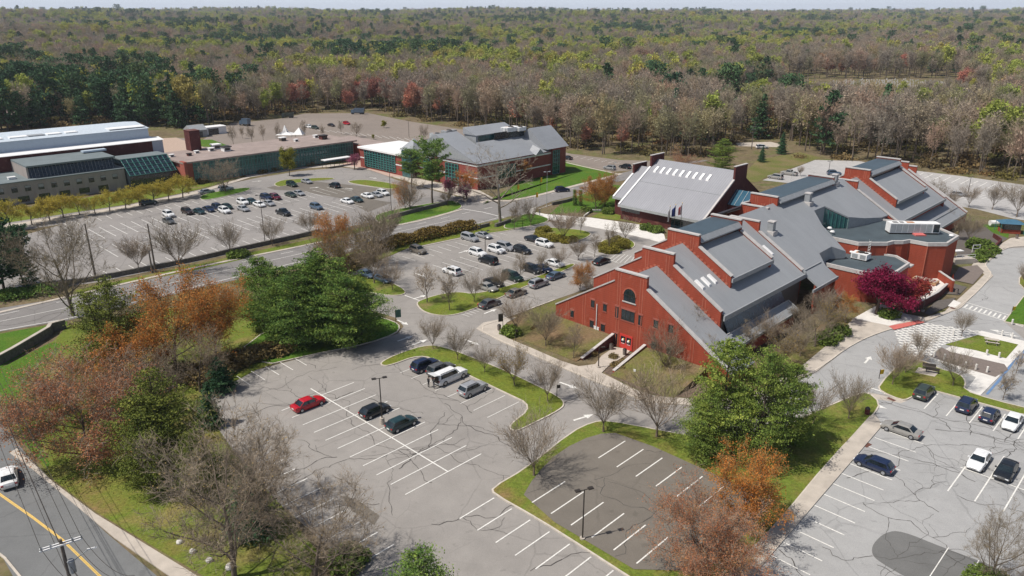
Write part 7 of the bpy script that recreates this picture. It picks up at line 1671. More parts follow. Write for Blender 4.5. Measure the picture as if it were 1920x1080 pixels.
for a in [(784, 468, 'suv', 'tan', 'u+', 'tan grey suv against the hedge'), (881, 445, 'van', 'silver', 'u+', 'silver minivan at the top of the middle lot'), (907, 440, 'sedan', 'silver', 'u+', 'silver sedan behind the silver minivan'), (1000, 447, 'sedan', 'black', 'u+', 'black sedan beside the round shrubs'),
          (1021, 456, 'suv', 'white', 'u+', 'white suv beside the round shrubs'), (896, 473, 'suv', 'white', 'u+', 'white suv left of the middle lot lamp'), (931, 467, 'suv', 'white', 'u+', 'white suv right of the middle lot lamp'), (948, 462, 'van', 'silver', 'u+', 'silver wagon right of the white suv'),
          (979, 468, 'suv', 'black', 'u+', 'black suv at the end of the middle row'), (915, 487, 'van', 'black', 'u-', 'black minivan below the lamp of the middle lot'), (847, 507, 'suv', 'white', 'u-', 'white suv behind a bare tree at left of the middle lot'), (1040, 492, 'sedan', 'white', 'u+', 'white sedan at the right of the lower row'),
          (998, 504, 'suv', 'black', 'u+', 'black suv left of the dark blue sedan'), (1018, 502, 'sedan', 'navy', 'u+', 'dark blue sedan near the white sedan of the lower row'), (961, 518, 'van', 'dkgreen', 'u+', 'dark green van in the lower row'), (926, 528, 'sedan', 'black', 'u+', 'black sedan behind the olive silver one'), (914, 537, 'sedan', 'beige', 'u+', 'olive silver sedan at the near end of the lower row'),
          (918, 567, 'sedan', 'grey', 'v+', 'dark grey sedan at the kerb beside the red hydrant'), (968, 547, 'sedan', 'tan', 'v+', 'tan sedan at the kerb behind bare trees'), (1010, 530, 'suv', 'silver', 'v+', 'silver suv at the kerb of the long island'), (1042, 515, 'sedan', 'blue', 'v+', 'blue sedan at the kerb near the orange maple'), (1128, 488, 'sedan', 'black', 'v+', 'black sedan beyond the orange maple'),
          (688, 512, 'sedan', 'blue', 'u+', 'blue grey sedan under the trees at the far left'), (718, 521, 'sedan', 'blue', 'u+', 'blue grey sedan under the spreading bare tree')]: car(*a, GMID)
for a in [(316, 401, 'suv', 'white', 'u+', 'white suv at the left end of the far lot cars'), (316, 413, 'sedan', 'grey', 'u+', 'dark grey sedan under the left white suv'), (351, 396, 'suv', 'brown', 'u+', 'brown black suv, first of the dark row'), (373, 395, 'sedan', 'teal', 'u+', 'dark teal sedan, second of the dark row'), (391, 391, 'sedan', 'navy', 'u+', 'navy sedan, third of the dark row'),
          (408, 388, 'suv', 'navy', 'u+', 'navy suv, fourth of the dark row'), (425, 386, 'sedan', 'dkgreen', 'u+', 'dark green sedan ending the dark row'), (421, 394, 'suv', 'white', 'u+', 'white suv before the end of the dark row'), (455, 378, 'suv', 'white', 'u+', 'white suv with dark roof hatch in the centre group'), (471, 376, 'sedan', 'teal', 'u+', 'teal sedan right of the centre white suv'),
          (486, 382, 'sedan', 'white', 'u+', 'white sedan behind the tall lot lamp'), (456, 390, 'sedan', 'silver', 'u+', 'silver sedan below the centre white suv'), (504, 380, 'sedan', 'silver', 'u+', 'silver sedan right of the lamp'), (499, 369, 'suv', 'navy', 'u+', 'dark blue suv left of the maroon one'), (516, 369, 'suv', 'maroon', 'u+', 'maroon suv of the far lot'),
          (545, 364, 'sedan', 'green', 'u+', 'olive sedan left of the silver one'), (560, 361, 'sedan', 'silver', 'u+', 'silver sedan right of the olive one'), (547, 345, 'suv', 'dkgreen', 'u+', 'dark green suv by the island tip'), (575, 339, 'sedan', 'silver', 'u+', 'silver sedan by the island tip'), (627, 347, 'suv', 'black', 'u-', 'black suv alone in the brown part of the far lot'),
          (651, 376, 'sedan', 'white', 'u+', 'white sedan left of the dark teal one'), (669, 373, 'sedan', 'teal', 'u+', 'dark teal sedan right of the white one'), (689, 366, 'sedan', 'white', 'u+', 'white sedan, first of three at the right'), (706, 364, 'sedan', 'silver', 'u+', 'silver sedan, second of three at the right'), (718, 361, 'suv', 'white', 'u+', 'white suv, third of three at the right'),
          (531, 398, 'pickup', 'black', 'u+', 'dark pickup truck low in the far lot'), (593, 387, 'suv', 'blue', 'u+', 'blue grey suv alone in the far lot'), (387, 358, 'sedan', 'silver', 'v+', 'silver sedan behind the bare tree island'), (423, 353, 'suv', 'silver', 'v+', 'silver suv at the trunk of the island tree'), (278, 379, 'suv', 'dkgreen', 'v+', 'dark green suv behind the yellow street trees')]: car(*a, GFAR)
car(1054, 355, 'suv', 'navy', R(18), 'dark suv driving on the road past the green lawn'); car(1143, 314, 'suv', 'silver', 'u-', 'silver suv in the lot behind the office lawn'); car(1172, 312, 'suv', 'black', 'u-', 'black suv in the lot behind the office lawn'); car(1063, 295, 'sedan', 'black', 'u-', 'black sedan at the corner of the office building')
car(1454, 331, 'van', 'beige', 'u-', 'silver beige minivan beside the pickup in the rear lot'); car(1480, 324, 'pickup', 'beige', 'u-', 'silver beige pickup truck in the rear lot'); car(1564, 324, 'suv', 'blue', R(-6), 'blue suv behind the wing ridge'); car(1797, 363, 'sedan', 'silver', R(-8), 'silver sedan in the rear lot behind bare trees')
car(15, 891, 'sedan', 'white', R(125), 'white sedan driving on the corner road'); car(580, 237, 'suv', 'white', 'u+', 'white suv in the distant lot'); car(591, 239, 'suv', 'green', 'u+', 'olive suv in the distant lot'); car(621, 234, 'sedan', 'brown', 'u+', 'small brown car in the distant lot'); car(650, 231, 'suv', 'red', 'u+', 'red suv in the distant lot'); car(1429, 275, 'van', 'white', R(8), 'white van on the lane at the edge of the woods')
# raised tailgate and cargo opening of the big white suv
q = MB(); L, Wd, belt, roof = 5.6, 2.0, 1.18, 1.9
q.loft([(-2.55, -.72, 1.84), (-2.55, .72, 1.84), (-3.5, .78, 2.02), (-3.5, -.78, 2.02)], [(-2.55, -.72, 1.9), (-2.55, .72, 1.9), (-3.48, .78, 2.09), (-3.48, -.78, 2.09)], PT['white']); q.build('tailgate', BS)
q = MB(); q.box(-2.86, -2.8, -.72, .72, .62, 1.72, M_BLACKM); q.build('cargo_opening', BS)
for o in list(BS.children):
    if o.name.startswith('rear_window'): bpy.data.objects.remove(o)
# trucks and machines in the far yard
def box_truck(px, py, rz, lab, colr, bodyl=5, h=2.6, cat='truck', tilt=0):
    x, y = G(px, py); r = thing('work_truck', lab, cat, (x, y, 0), rz); w = 1.15
    q = MB(); q.loft([(bodyl / 2 + .1, -w, .6), (bodyl / 2 + 1.9, -w, .6), (bodyl / 2 + 1.9, w, .6), (bodyl / 2 + .1, w, .6)], [(bodyl / 2 + .1, -w * .9, 2.5), (bodyl / 2 + 1.4, -w * .9, 2.5), (bodyl / 2 + 1.4, w * .9, 2.5), (bodyl / 2 + .1, w * .9, 2.5)], colr); q.build('cab', r)
    q = MB(); q.loft([(-bodyl / 2, -w * .9, 1.0), (bodyl / 2, -w * .9, 1.0), (bodyl / 2, w * .9, 1.0), (-bodyl / 2, w * .9, 1.0)], [(-bodyl / 2 - .3, -w, h), (bodyl / 2, -w, h), (bodyl / 2, w, h), (-bodyl / 2 - .3, w, h)], colr); q.build('load_bed', r)
    q = MB(); q.box(-bodyl / 2, bodyl / 2 + 1.7, -.5, .5, .6, .99, M_BLACKM); q.build('chassis', r)
    for xx in (-bodyl / 2 + .8, -bodyl / 2 + 1.9, bodyl / 2 + 1.0):
        for s in (-1, 1): q = MB(); q.tube((xx, s * .85, .5), (xx, s * 1.2, .5), .5, .5, M_TYRE, 12); q.build('wheel', r)
    q = MB(); q.box(bodyl / 2 + 1.6, bodyl / 2 + 1.75, -.9, .9, 1.6, 2.2, M_CGLASS); q.build('windshield', r)
box_truck(543, 221, R(190), 'dark dump truck at the back of the distant lot', PT['green'], 4.5, 2.6); box_truck(674, 214, R(175), 'dark teal box truck before the woods', PT['blue'], 5.5, 3.2); box_truck(462, 236, R(150), 'blue machine with raised bed in the yard', PT['blue'], 4, 3.6)

# ------------------------------------------------------------------ people
M_SKIN = simple('skin', (.45, .26, .18), .6, var=.05); M_DKCL = simple('dark_cloth', (.02, .02, .024), .9); M_JEAN = simple('blue_cloth', (.04, .055, .1), .9); M_HAIR = simple('hair_dark', (.03, .02, .015), .8); M_GREYC = simple('grey_cloth', (.14, .14, .15), .9)
def person(px, py, rz, top, trousers, label, pose='stand', h=1.74, lean=0.0):
    x, y = G(px, py) if px > 0 else (BS.matrix_basis @ Vector((px, py, 0)))[:2]; k = h / 1.75; P = {'hip': (0, 0, .95), 'waist': (.0, 0, 1.1), 'chest': (.02 + lean * .4, 0, 1.33), 'neck': (.03 + lean, 0, 1.5), 'jaw': (.06 + lean, 0, 1.57), 'head': (.06 + lean, 0, 1.68), 'crown': (.05 + lean, 0, 1.75)}
    V = []; E = []; Rr = []
    def add(p, r, frm=None): V.append(Vector(p) * k); Rr.append(r * k); i = len(V) - 1; (E.append((frm, i)) if frm is not None else None); return i
    hip = add(P['hip'], .13); wa = add(P['waist'], .125, hip); ch = add(P['chest'], .15, wa); ne = add(P['neck'], .055, ch); ja = add(P['jaw'], .085, ne); he = add(P['head'], .1, ja); add(P['crown'], .06, he)
    reach = pose == 'reach'
    for s in (-1, 1):
        st_ = .12 * s if pose == 'walk' else 0
        a = add((0, s * .1, .88), .085, hip); b = add((.02 + st_, s * .11, .5), .06, a); c_ = add((-.01 + st_ * 1.6, s * .11, .1), .04, b); add((.13 + st_ * 1.6, s * .12, .04), .035, c_)
        a = add((.02 + lean * .7, s * .19, 1.42), .055, ch)
        if reach: b = add((.2 + lean, s * .23, 1.2), .04, a); c_ = add((.42 + lean, s * .16, 1.15), .03, b)
        else: b = add((.0 + st_ * -.5, s * .25, 1.15), .04, a); c_ = add((.08 - st_, s * .25, .9), .03, b)
        d_ = (Vector(V[c_]) / k); palm = add(tuple(d_ + Vector((.05, 0, -.05))), .026, c_)
        for f in range(4): p0 = Vector(V[palm]) / k; q1 = add(tuple(p0 + Vector((.04, (f - 1.5) * .018, -.035 - .004 * (f % 2)))), .009, palm); add(tuple(p0 + Vector((.06, (f - 1.5) * .018, -.07 + .006 * abs(f - 1)))), .008, q1)
        p0 = Vector(V[palm]) / k; add(tuple(p0 + Vector((.05, -s * .035, -.01))), .009, palm)
    me = bpy.data.meshes.new('body'); me.from_pydata([tuple(v) for v in V], E, []); o = bpy.data.objects.new('body', me); COL.objects.link(o); o.modifiers.new('skin', 'SKIN'); ss = o.modifiers.new('sub', 'SUBSURF'); ss.levels = 1; ss.render_levels = 1
    sv = me.skin_vertices[0].data if me.skin_vertices else None
    if sv:
        for i, r in enumerate(Rr): sv[i].radius = (r, r * (1.25 if i in (1, 2) else 1))
        sv[0].use_root = True
    bpy.context.view_layer.update(); dg = bpy.context.evaluated_depsgraph_get(); em = bpy.data.meshes.new_from_object(o.evaluated_get(dg)); bpy.data.objects.remove(o)
    em.materials.clear()
    for m_ in (M_SKIN, top, trousers, M_BLACKM): em.materials.append(m_)
    for p in em.polygons:
        z = p.center.z / k; yy = abs(p.center.y) / k
        p.material_index = 3 if z < .09 else (2 if z < .96 and yy < .2 else (0 if (z > 1.5 or (z < 1.0 and yy > .2)) else 1)); p.use_smooth = True
    r = thing('person', label, 'person', (x, y, .03), rz); em.name = 'body'; b = bpy.data.objects.new('body', em); COL.objects.link(b); b.parent = r
    q = MB(); hx = (.03 + lean) * k; q.ball((hx, 0, 1.69 * k), .115 * k, M_HAIR, 10, 6, 1.0); q.build('hair', r)
    q = MB(); fx = (.155 + lean) * k
    for s in (-1, 1): q.ball((fx, s * .035 * k, 1.665 * k), .012 * k, M_BLACKM, 6, 4)
    q.ball((fx + .012, 0, 1.635 * k), .016 * k, M_SKIN, 6, 4); q.box(fx - .002, fx + .006, -.025, .025, 1.595 * k, 1.603 * k, M_RED); q.build('face', r)
person(-3.75, .42, ANG + math.pi / 2, M_DKCL, M_DKCL, 'person in dark clothes standing left under the raised tailgate', 'stand', 1.72, .06); person(-3.45, -.38, ANG + math.pi / 2 - .2, M_DKCL, M_GREYC, 'person in grey trousers leaning right into the open white suv', 'reach', 1.76, .12)
person(1012, 405, R(200), M_JEAN, M_DKCL, 'person in dark blue walking on the pale path at the crossing', 'walk')

# ------------------------------------------------------------------ lamps, poles, signs, benches
def lamp(px, py, top, label, ped=False, heads=2, ang=R(20), col=M_BLACKM):
    x, y = G(px, py); H = height_at(px, py, top); r = thing('lot_lamp', label, 'lamp post', (x, y, 0), ang)
    q = MB(); q.tube((0, 0, 0 if not ped else .9), (0, 0, H), .09, .06, col, 8); q.build('pole', r)
    q = MB(); q.tube((0, 0, 0), (0, 0, .95 if ped else .3), .34 if ped else .28, .3 if ped else .28, M_CONC, 12); q.build('pedestal', r)
    for s in ((-1, 1) if heads == 2 else (1,)):
        q = MB(); q.beam((0, 0, H - .05), (s * .5, 0, H), .06, .06, col); q.loft([(s * .4, -.22, H - .04), (s * 1.0, -.22, H - .02), (s * 1.0, .22, H - .02), (s * .4, .22, H - .04)], [(s * .45, -.18, H + .1), (s * .95, -.18, H + .1), (s * .95, .18, H + .1), (s * .45, .18, H + .1)], col); hd = q.build('lamp_head', r)
        q = MB(); q.box(s * .7 - .2, s * .7 + .2, -.15, .15, H - .06, H - .045, M_LAMPW); q.build('lens', hd)
lamp(717, 795, 709, 'dark twin headed lamp on a concrete pedestal between the black cars', True); lamp(1092, 1012, 918, 'dark twin headed lamp at the edge of the brown lot'); lamp(497, 454, 366, 'tall lamp in the middle of the far lot verge', heads=2); lamp(734, 396, 322, 'tall lamp before the stone wall of the far lot')
lamp(1025, 388, 322, 'tall street lamp beside the crossing', heads=2, col=M_STEEL); lamp(910, 480, 433, 'lamp among the cars of the middle lot'); lamp(1553, 327, 302, 'lamp beside the blue suv in the rear lot'); lamp(1815, 361, 332, 'lamp beside the silver sedan in the rear lot'); lamp(767, 258, 226, 'lamp in the distant lot behind the white roof'); lamp(1149, 334, 305, 'thin pale pole beside the budding oaks', heads=1, col=M_STEEL)
lamp(1730, 584, 551, 'small lamp post in the bed before the dark red tree', heads=1, col=M_WOOD); lamp(1122, 690, 652, 'thin lamp post at the bend of the entrance walk', heads=1)
lamp(104, 270, 262, 'short pole behind the white hall', heads=1) if False else None
def util_pole(px, py, top, label, cross=0):
    x, y = G(px, py); H = height_at(px, py, top); r = thing('utility_pole', label, 'utility pole', (x, y, 0), R(30)); q = MB(); q.tube((0, 0, 0), (0, 0, H), .2, .13, M_WOOD, 8); q.build('pole', r)
    for i in range(cross):
        q = MB(); q.box(-1.5, 1.5, -.08, .08, H - .5 - i * 1.1, H - .35 - i * 1.1, M_WOOD); c = q.build('crossarm', r)
        for s in (-1.3, -.5, .5, 1.3): q = MB(); q.tube((s, 0, H - .34 - i * 1.1), (s, 0, H - .12 - i * 1.1), .05, .04, M_STEEL, 6); q.build('insulator', c)
util_pole(292, 510, 420, 'dark wooden utility pole by the large bare tree'); util_pole(180, 524, 420, 'leftmost wooden utility pole by the far lot'); util_pole(1409, 280, 236, 'utility pole with three crossarms at the edge of the woods', 3); util_pole(286, 512, 470, 'shorter pole beside the utility pole')
# foreground pole with crossarms, transformer, street light and wires
x, y = G(116, 1025, 10.3); PH = 11.0
r = thing('utility_pole', 'tall pole with double crossarm, transformer and wires at the bottom left', 'utility pole', (x, y, 0), R(0))
q = MB(); q.tube((0, 0, 0), (0, 0, PH), .19, .13, M_WOOD, 10); q.build('pole', r)
ca = R(33)
c, s = math.cos(ca), math.sin(ca)
for d in (-.16, .16):
    q = MB(); q.beam((-1.5 * c - d * s, -1.5 * s + d * c, PH - .45), (1.5 * c - d * s, 1.5 * s + d * c, PH - .45), .1, .12, M_TRIM); co = q.build('crossarm', r)
    for t in (-1.4, -.75, .75, 1.4): q = MB(); q.tube((t * c - d * s, t * s + d * c, PH - .38), (t * c - d * s, t * s + d * c, PH - .18), .05, .03, M_STEEL, 6); q.build('insulator', co)
q = MB(); q.tube((.42, .0, PH - 3.2), (.42, 0, PH - 2.1), .26, .26, M_FASCIA, 12); q.tube((.42, 0, PH - 2.1), (.42, 0, PH - 1.98), .28, .2, M_FASCIA, 12); q.build('transformer', r)
q = MB(); q.beam((0, 0, PH - 2.6), (1.5, .75, PH - 1.6), .06, .06, M_STEEL); ao = q.build('lamp_arm', r); q = MB(); q.loft([(1.4, .68, PH - 1.66), (2.1, 1.0, PH - 1.62), (2.05, 1.12, PH - 1.62), (1.38, .8, PH - 1.66)], [(1.45, .7, PH - 1.52), (2.0, .98, PH - 1.54), (1.97, 1.06, PH - 1.54), (1.43, .78, PH - 1.52)], M_TRIM); q.build('lamp_head', ao)
def wire(a, b, sag, label):
    q = MB(); n = 16; P = []
    for i in range(n + 1): t = i / n; p = Vector(a).lerp(Vector(b), t); p.z -= sag * 4 * t * (1 - t); P.append(p)
    for i in range(n): q.tube(P[i], P[i + 1], .022, .022, M_BLACKM, 4, caps=False)
    tag(q.build('power_line'), label, 'power line', 'power lines over the corner road')
A1 = Vector((x, y, 0)); B1 = Vector((*G(-40, 700), 0)); B2 = Vector((*G(260, 1300), 0))
for i, (t, zz) in enumerate(((-1.4, PH - .2), (.75, PH - .2), (1.4, PH - .2), (.1, PH - 2.2), (.2, PH - 2.7), (-.1, PH - 3.1))):
    o_ = Vector((t * c, t * s, zz))
    for B_, nm in ((B1, 'running up the corner road'), (B2, 'running down out of the picture')):
        wire(A1 + o_, B_ + Vector((t * c, t * s, zz)), 1.2, 'thin black power line %s' % nm)
# flags
for i, (px, py, top, fc_, nm) in enumerate(((1252, 452, 387, M_TRIM, 'leftmost flagpole with a limp white flag'), (1262, 451, 384, simple('flag_blue', (.03, .06, .25)), 'middle flagpole with a blue flag'), (1274, 449, 381, simple('flag_stripes', (.5, .3, .32)), 'right flagpole with a red and white striped flag'))):
    X, Y = G(px, py); H = height_at(px, py, top); r = thing('flagpole', nm, 'flagpole', (X, Y, 0), R(20)); q = MB(); q.tube((0, 0, 0), (0, 0, H), .07, .04, M_BLACKM, 8); q.ball((0, 0, H + .08), .1, M_YEL, 8, 5); q.build('pole', r)
    q = MB(); z = H - .3; w_ = .5 if i == 0 else 1.0; hh = 3.4 if i == 0 else 2.6
    for k in range(6):
        a0, a1 = -w_ * k / 6, -w_ * (k + 1) / 6; y0, y1 = .1 * math.sin(k * 1.9), .1 * math.sin((k + 1) * 1.9); mt = fc_ if i < 2 else (M_RED if k % 2 else M_TRIM)
        q.loft([(a0, y0, z - .3 * k / 2), (a1, y1, z - .3 * (k + 1) / 2), (a1, y1, z - hh), (a0, y0, z - hh + .2)], [(a0, y0 + .02, z - .3 * k / 2), (a1, y1 + .02, z - .3 * (k + 1) / 2), (a1, y1 + .02, z - hh), (a0, y0 + .02, z - hh + .2)], mt)
    q.build('flag', r)
def signpost(px, py, h, w_, hh, mat_, label, cat='sign', rz=R(20), post=M_BLACKM):
    X, Y = G(px, py); r = thing('sign_post', label, cat, (X, Y, 0), rz); q = MB(); q.tube((0, 0, 0), (0, 0, h), .05, .05, post, 6); q.build('post', r, each=True); q = MB(); q.box(.03, w_, -.03, .03, h - hh - .1, h - .1, mat_); q.build('panel', r)
signpost(743, 617, 3.6, .95, 1.4, M_SIGNG, 'green banner sign on a post at the lawn corner'); signpost(943, 624, 3.6, -.8, 1.4, M_BLACKM, 'dark banner sign on a post beside the litter bin')
signpost(967, 640, 2.2, .4, .5, M_BLACKM, 'small sign at the upper end of the front island'); signpost(1044, 745, 2.0, .5, .5, M_BLACKM, 'small sign near the lower tip of the front island'); signpost(1896, 590, 1.6, .7, .7, M_YEL, 'yellow sign at the edge of the right lawn'); signpost(1648, 710, 1.5, .7, .7, M_YEL, 'yellow sign at the left edge of the bench lawn')
for px, py, n_ in ((970, 372, 'left'), (1013, 358, 'upper'), (1005, 388, 'lower')): signpost(px, py, 4.2, .6, 1.4, M_YEL, '%s yellow banner hanging from a post by the crossing' % n_, 'banner')
signpost(934, 370, 4.0, .6, 1.2, M_TRIM, 'pale banner on a post by the office lawn', 'banner')
BOL = [(1751, 670), (1770, 675), (1809, 690), (1829, 694), (1850, 699), (1849, 667), (1872, 672), (1878, 630), (1897, 635), (1897, 609), (1787, 630)]
pb = thing('bollard', 'pale round bollard beside the paved crossing', 'bollard', (*G(*BOL[0]), .1), group='bollards around the paved crossing'); q = MB(); q.tube((0, 0, 0), (0, 0, .85), .16, .15, M_CONCW, 10); q.build('shaft', pb); q = MB(); q.ball((0, 0, .87), .17, M_CONCW, 10, 5, .6); q.build('cap', pb)
for b_ in BOL[1:]: copy_tree(pb, (*G(*b_), .1), 0, 1, 'pale round bollard beside the paved crossing', 'bollards around the paved crossing')
def bench(px, py, rz, label, table=False):
    X, Y = G(px, py); r = thing('picnic_table' if table else 'park_bench', label, 'picnic table' if table else 'bench', (X, Y, .12), rz); m1 = M_CONC if table else simple('bench_dark', (.06, .05, .045), .8) if 'bench_dark' not in MATS else MATS['bench_dark']
    if table:
        q = MB(); q.box(-1, 1, -.4, .4, .7, .76, m1); q.build('tabletop', r)
        for s in (-1, 1): q = MB(); q.box(-1, 1, s * .75 - .15, s * .75 + .15, .42, .47, m1); q.build('seat', r)
        for s in (-.7, .7): q = MB(); q.beam((s, -.75, 0), (s, -.1, .7), .08, .08, m1); q.beam((s, .75, 0), (s, .1, .7), .08, .08, m1); q.beam((s, -.8, .4), (s, .8, .4), .08, .05, m1); q.build('leg', r)
    else:
        q = MB(); q.box(-.9, .9, -.25, .2, .42, .47, m1); q.build('seat', r); q = MB(); q.box(-.9, .9, .2, .26, .48, .9, m1); q.build('backrest', r)
        for s in (-.8, .8): q = MB(); q.box(s - .04, s + .04, -.22, .22, 0, .419, m1); q.build('leg', r)
bench(1858, 645, R(-25), 'pale picnic table on the grass court', True); bench(1741, 694, R(-25), 'dark bench on the pad behind the bike racks'); bench(1747, 700, R(155), 'second dark bench facing the lot on the pad')
r = thing('bike_rack', 'row of looped metal bike racks at the paver edge', 'bike rack', (0, 0, 0)); 
for i in range(9):
    a = G(1731 + 5.6 * i, 673.5 + 2.1 * i); q = MB(); P = [Vector((a[0] + .35 * math.cos(t), a[1] + .2 * math.cos(t), .12 + .75 * math.sin(t))) for t in [math.pi * k / 8 for k in range(9)]]
    for k in range(8): q.tube(P[k], P[k + 1], .03, .03, M_STEEL, 5)
    q.build('loop', r)
def bin_(px, py, label, mat_=M_PAVER, z=.12):
    X, Y = G(px, py); r = thing('litter_bin', label, 'litter bin', (X, Y, z)); q = MB(); q.tube((0, 0, 0), (0, 0, .85), .3, .33, mat_, 12); q.build('barrel', r); q = MB(); q.tube((0, 0, .851), (0, 0, 1.05), .35, .2, M_BLACKM, 12); q.build('lid', r)
bin_(936, 620, 'brown litter bin beside the dark banner'); bin_(1146, 656, 'brown litter bin before the red doors'); bin_(1171, 666, 'low brown bin beside the right retaining wall'); bin_(1625, 778, 'dark red litter bin at the grass corner of the right lot', M_BRICKD); bin_(1793, 552, 'brown litter bin on the bed by the east sidewalk'); bin_(1906, 448, 'brown barrel beside the kiosk')
r = thing('fire_hydrant', 'small red hydrant at the tip of the long island', 'hydrant', (*G(897, 577), .12)); q = MB(); q.tube((0, 0, 0), (0, 0, .7), .15, .13, M_ORANGE, 10); q.ball((0, 0, .72), .15, M_ORANGE, 10, 5, .7); q.build('barrel', r); q = MB(); q.tube((-.25, 0, .45), (.25, 0, .45), .07, .07, M_ORANGE, 8); q.build('nozzle', r)
def cone(px, py, z, label):
    r = thing('traffic_cone', label, 'traffic cone', (*G(px, py, z), z)); q = MB(); q.tube((0, 0, .04), (0, 0, .95), .22, .04, M_ORANGE, 10); q.build('cone_body', r); q = MB(); q.box(-.28, .28, -.28, .28, 0, .04, M_ORANGE); q.build('base', r)
cone(1741, 559, .9, 'orange traffic cone on the terrace by the curved wall'); cone(1786, 522, .13, 'orange traffic cone at the loading pad')
q_ = thing('meter_box', 'white utility box on the bank left of the red doors', 'utility box', (*G(1120, 622, 1.2), 1.2), ANG); q = MB(); q.box(-.5, .5, -.35, .35, 0, .95, M_TRIM); q.build('cabinet', q_); q = MB(); q.box(-.55, .55, -.4, .4, .951, 1.02, M_TRIM); q.build('lid', q_)
q_ = thing('stone_sign', 'low pale stone slab in the entrance bed', 'stone', (*G(1205, 703), 0), R(-30)); q = MB(); q.box(-1.4, 1.4, -.5, .5, 0, .35, M_CONCW); q.build('slab', q_); q = MB(); q.box(-1.3, -.9, -.6, -.52, .0, .9, M_TRIM); q.build('marker', q_)
# kiosk at right
r = thing('kiosk', 'small brick kiosk with a blue sloping roof at the right edge', 'kiosk', (*G(1893, 436), .05), R(-14)); q = MB(); q.box(-2.3, 1.9, -1.3, 1.3, 0, .95, M_BRICK); q.build('brick_base', r)
q = MB(); q.box(-2.2, 1.8, -1.2, 1.2, .951, 2.5, M_GLASSD); q.build('window_band', r); q = MB(); q.loft([(-3, -2, 2.5), (2.6, -2, 2.5), (2.6, 2, 2.5), (-3, 2, 2.5)], [(-1.2, -.1, 3.3), (.8, -.1, 3.3), (.8, .1, 3.3), (-1.2, .1, 3.3)], simple('kiosk_roof', (.05, .13, .2), .5)); q.build('roof', r)
q = MB()
for a, b in ((-2.8, -1.8), (2.4, -1.8), (-2.8, 1.8), (2.4, 1.8)): q.tube((a, b, 0), (a, b, 2.5), .07, .07, M_TEAL, 5)
q.build('post', r, each=True)
r = thing('machine_white', 'white round tank beside the kiosk', 'tank', (*G(1862, 425), 0)); q = MB(); q.tube((-1, 0, 1.0), (1, 0, 1.0), .7, .7, M_TRIM, 12); q.build('barrel', r); q = MB(); q.box(-.8, .8, -.3, .3, 0, .4, M_STEEL); q.build('stand', r)
r = thing('loading_dock', 'pale loading dock with railings and steps at the auditorium wall', 'loading dock', (*G(1802, 492), 0), R(10)); q = MB(); q.box(-2.6, 2.2, -1.2, 1.2, 0, 1.1, M_CONC); q.build('platform', r); q = MB()
for i in range(5): q.box(2.2 + i * .35, 2.55 + i * .35, -1, .4, 0, 1.0 - i * .2, M_CONC)
q.build('step', r, each=True); q = MB()
for xx in (-2.5, -1, .6, 2.1): q.tube((xx, -1.15, 1.1), (xx, -1.15, 2.1), .04, .04, M_TRIM, 5)
q.tube((-2.5, -1.15, 2.1), (2.1, -1.15, 2.1), .04, .04, M_TRIM, 5); q.tube((-2.5, -1.15, 1.6), (2.1, -1.15, 1.6), .04, .04, M_TRIM, 5); q.build('railing', r); q = MB(); q.box(-2.6, .2, .0, 1.2, 2.5, 2.62, M_TRIM); q.build('canopy', r)
r = thing('square_rack', 'white square frame rack beside the round shrubs', 'rack', (*G(1829, 473), 0), R(10)); q = MB()
for xx in (-.9, .9): q.beam((xx, 0, 0), (xx, 0, 1.7), .12, .12, M_TRIM)
q.beam((-.96, 0, 1.7), (.96, 0, 1.7), .12, .12, M_TRIM); q.beam((-.8, 0, .9), (.8, 0, .9), .1, .1, M_TRIM); q.build('frame', r)
wallthing('ramp_wall', 'low dark brick ramp wall beside the kiosk walk', PX([(1862, 445), (1876, 455), (1868, 464), (1850, 478)]), 1.0, .3, M_BRICKD)
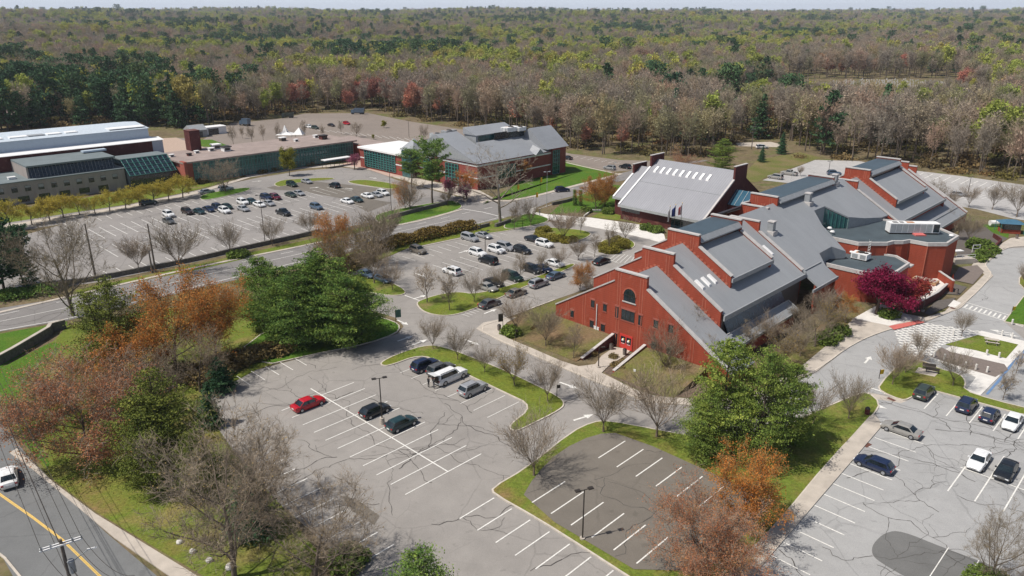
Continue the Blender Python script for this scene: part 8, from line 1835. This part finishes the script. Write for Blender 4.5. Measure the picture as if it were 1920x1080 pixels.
# stone walls
wallthing('stone_wall', 'long low fieldstone wall along the far lot', PX([(40, 548), (180, 526), (280, 507), (368, 489), (455, 469), (560, 446), (600, 437)]), 1.0, .6, M_STONEW)
wallthing('stone_wall', 'fieldstone wall behind the green verge near the junction', PX([(728, 412), (780, 398), (837, 384)]), 1.1, .7, M_STONEW); wallthing('stone_wall', 'short fieldstone wall right of the hedge', PX([(888, 431), (917, 424)]), .9, .6, M_STONEW); wallthing('stone_wall', 'short fieldstone wall left of the green triangle', PX([(929, 426), (957, 417)]), .9, .6, M_STONEW)
wallthing('stone_wall', 'angled dark stone wall on the green lawn at far left', PX([(-80, 702), (0, 684), (26, 670), (94, 629), (98, 622), (124, 615)]), 1.5, .5, M_STONEW, M_CONC)
wallthing('stone_wall', 'low pale wall beside the path to the pale roofed hall', PX([(1095, 407), (1110, 396), (1130, 396)]), .5, .3, M_CONCW); wallthing('stone_wall', 'broken brown stone wall at the street corner', PX([(1035, 385), (1060, 380), (1080, 374)]), .9, .5, M_STONEW)
for i, (px, py, lab, rr) in enumerate(((337, 1018, 'pale boulder farthest up the verge', .34), (362, 1036, 'flat grey boulder second on the verge', .36), (393, 1052, 'pale boulder third on the verge', .36), (432, 1066, 'round pale boulder lowest on the verge', .48))):
    q = MB(); X, Y = G(px, py); q.ball((X, Y, rr * .4), rr, M_ROCK, 9, 6, .75, .12, random.Random(i)); tag(q.build('boulder', smooth=False), lab, 'boulder', 'boulders on the verge')

# ------------------------------------------------------------------ air
hz = MB(); hz.box(-9900, 9900, -2600, 9900, -40, 190, M_WHITE); ho = hz.build('haze'); tag(ho, kind='stuff'); ho['label'] = 'thin bluish air over the whole place'; ho['category'] = 'haze'
hm = bpy.data.materials.new('haze'); hm.use_nodes = True; hn = hm.node_tree; hn.nodes.remove(hn.nodes['Principled BSDF'])
pv = hn.nodes.new('ShaderNodeVolumePrincipled'); pv.inputs['Color'].default_value = (.78, .86, 1, 1); pv.inputs['Density'].default_value = .00008; pv.inputs['Anisotropy'].default_value = .1
hn.links.new(pv.outputs[0], hn.nodes['Material Output'].inputs['Volume']); ho.data.materials.clear(); ho.data.materials.append(hm)
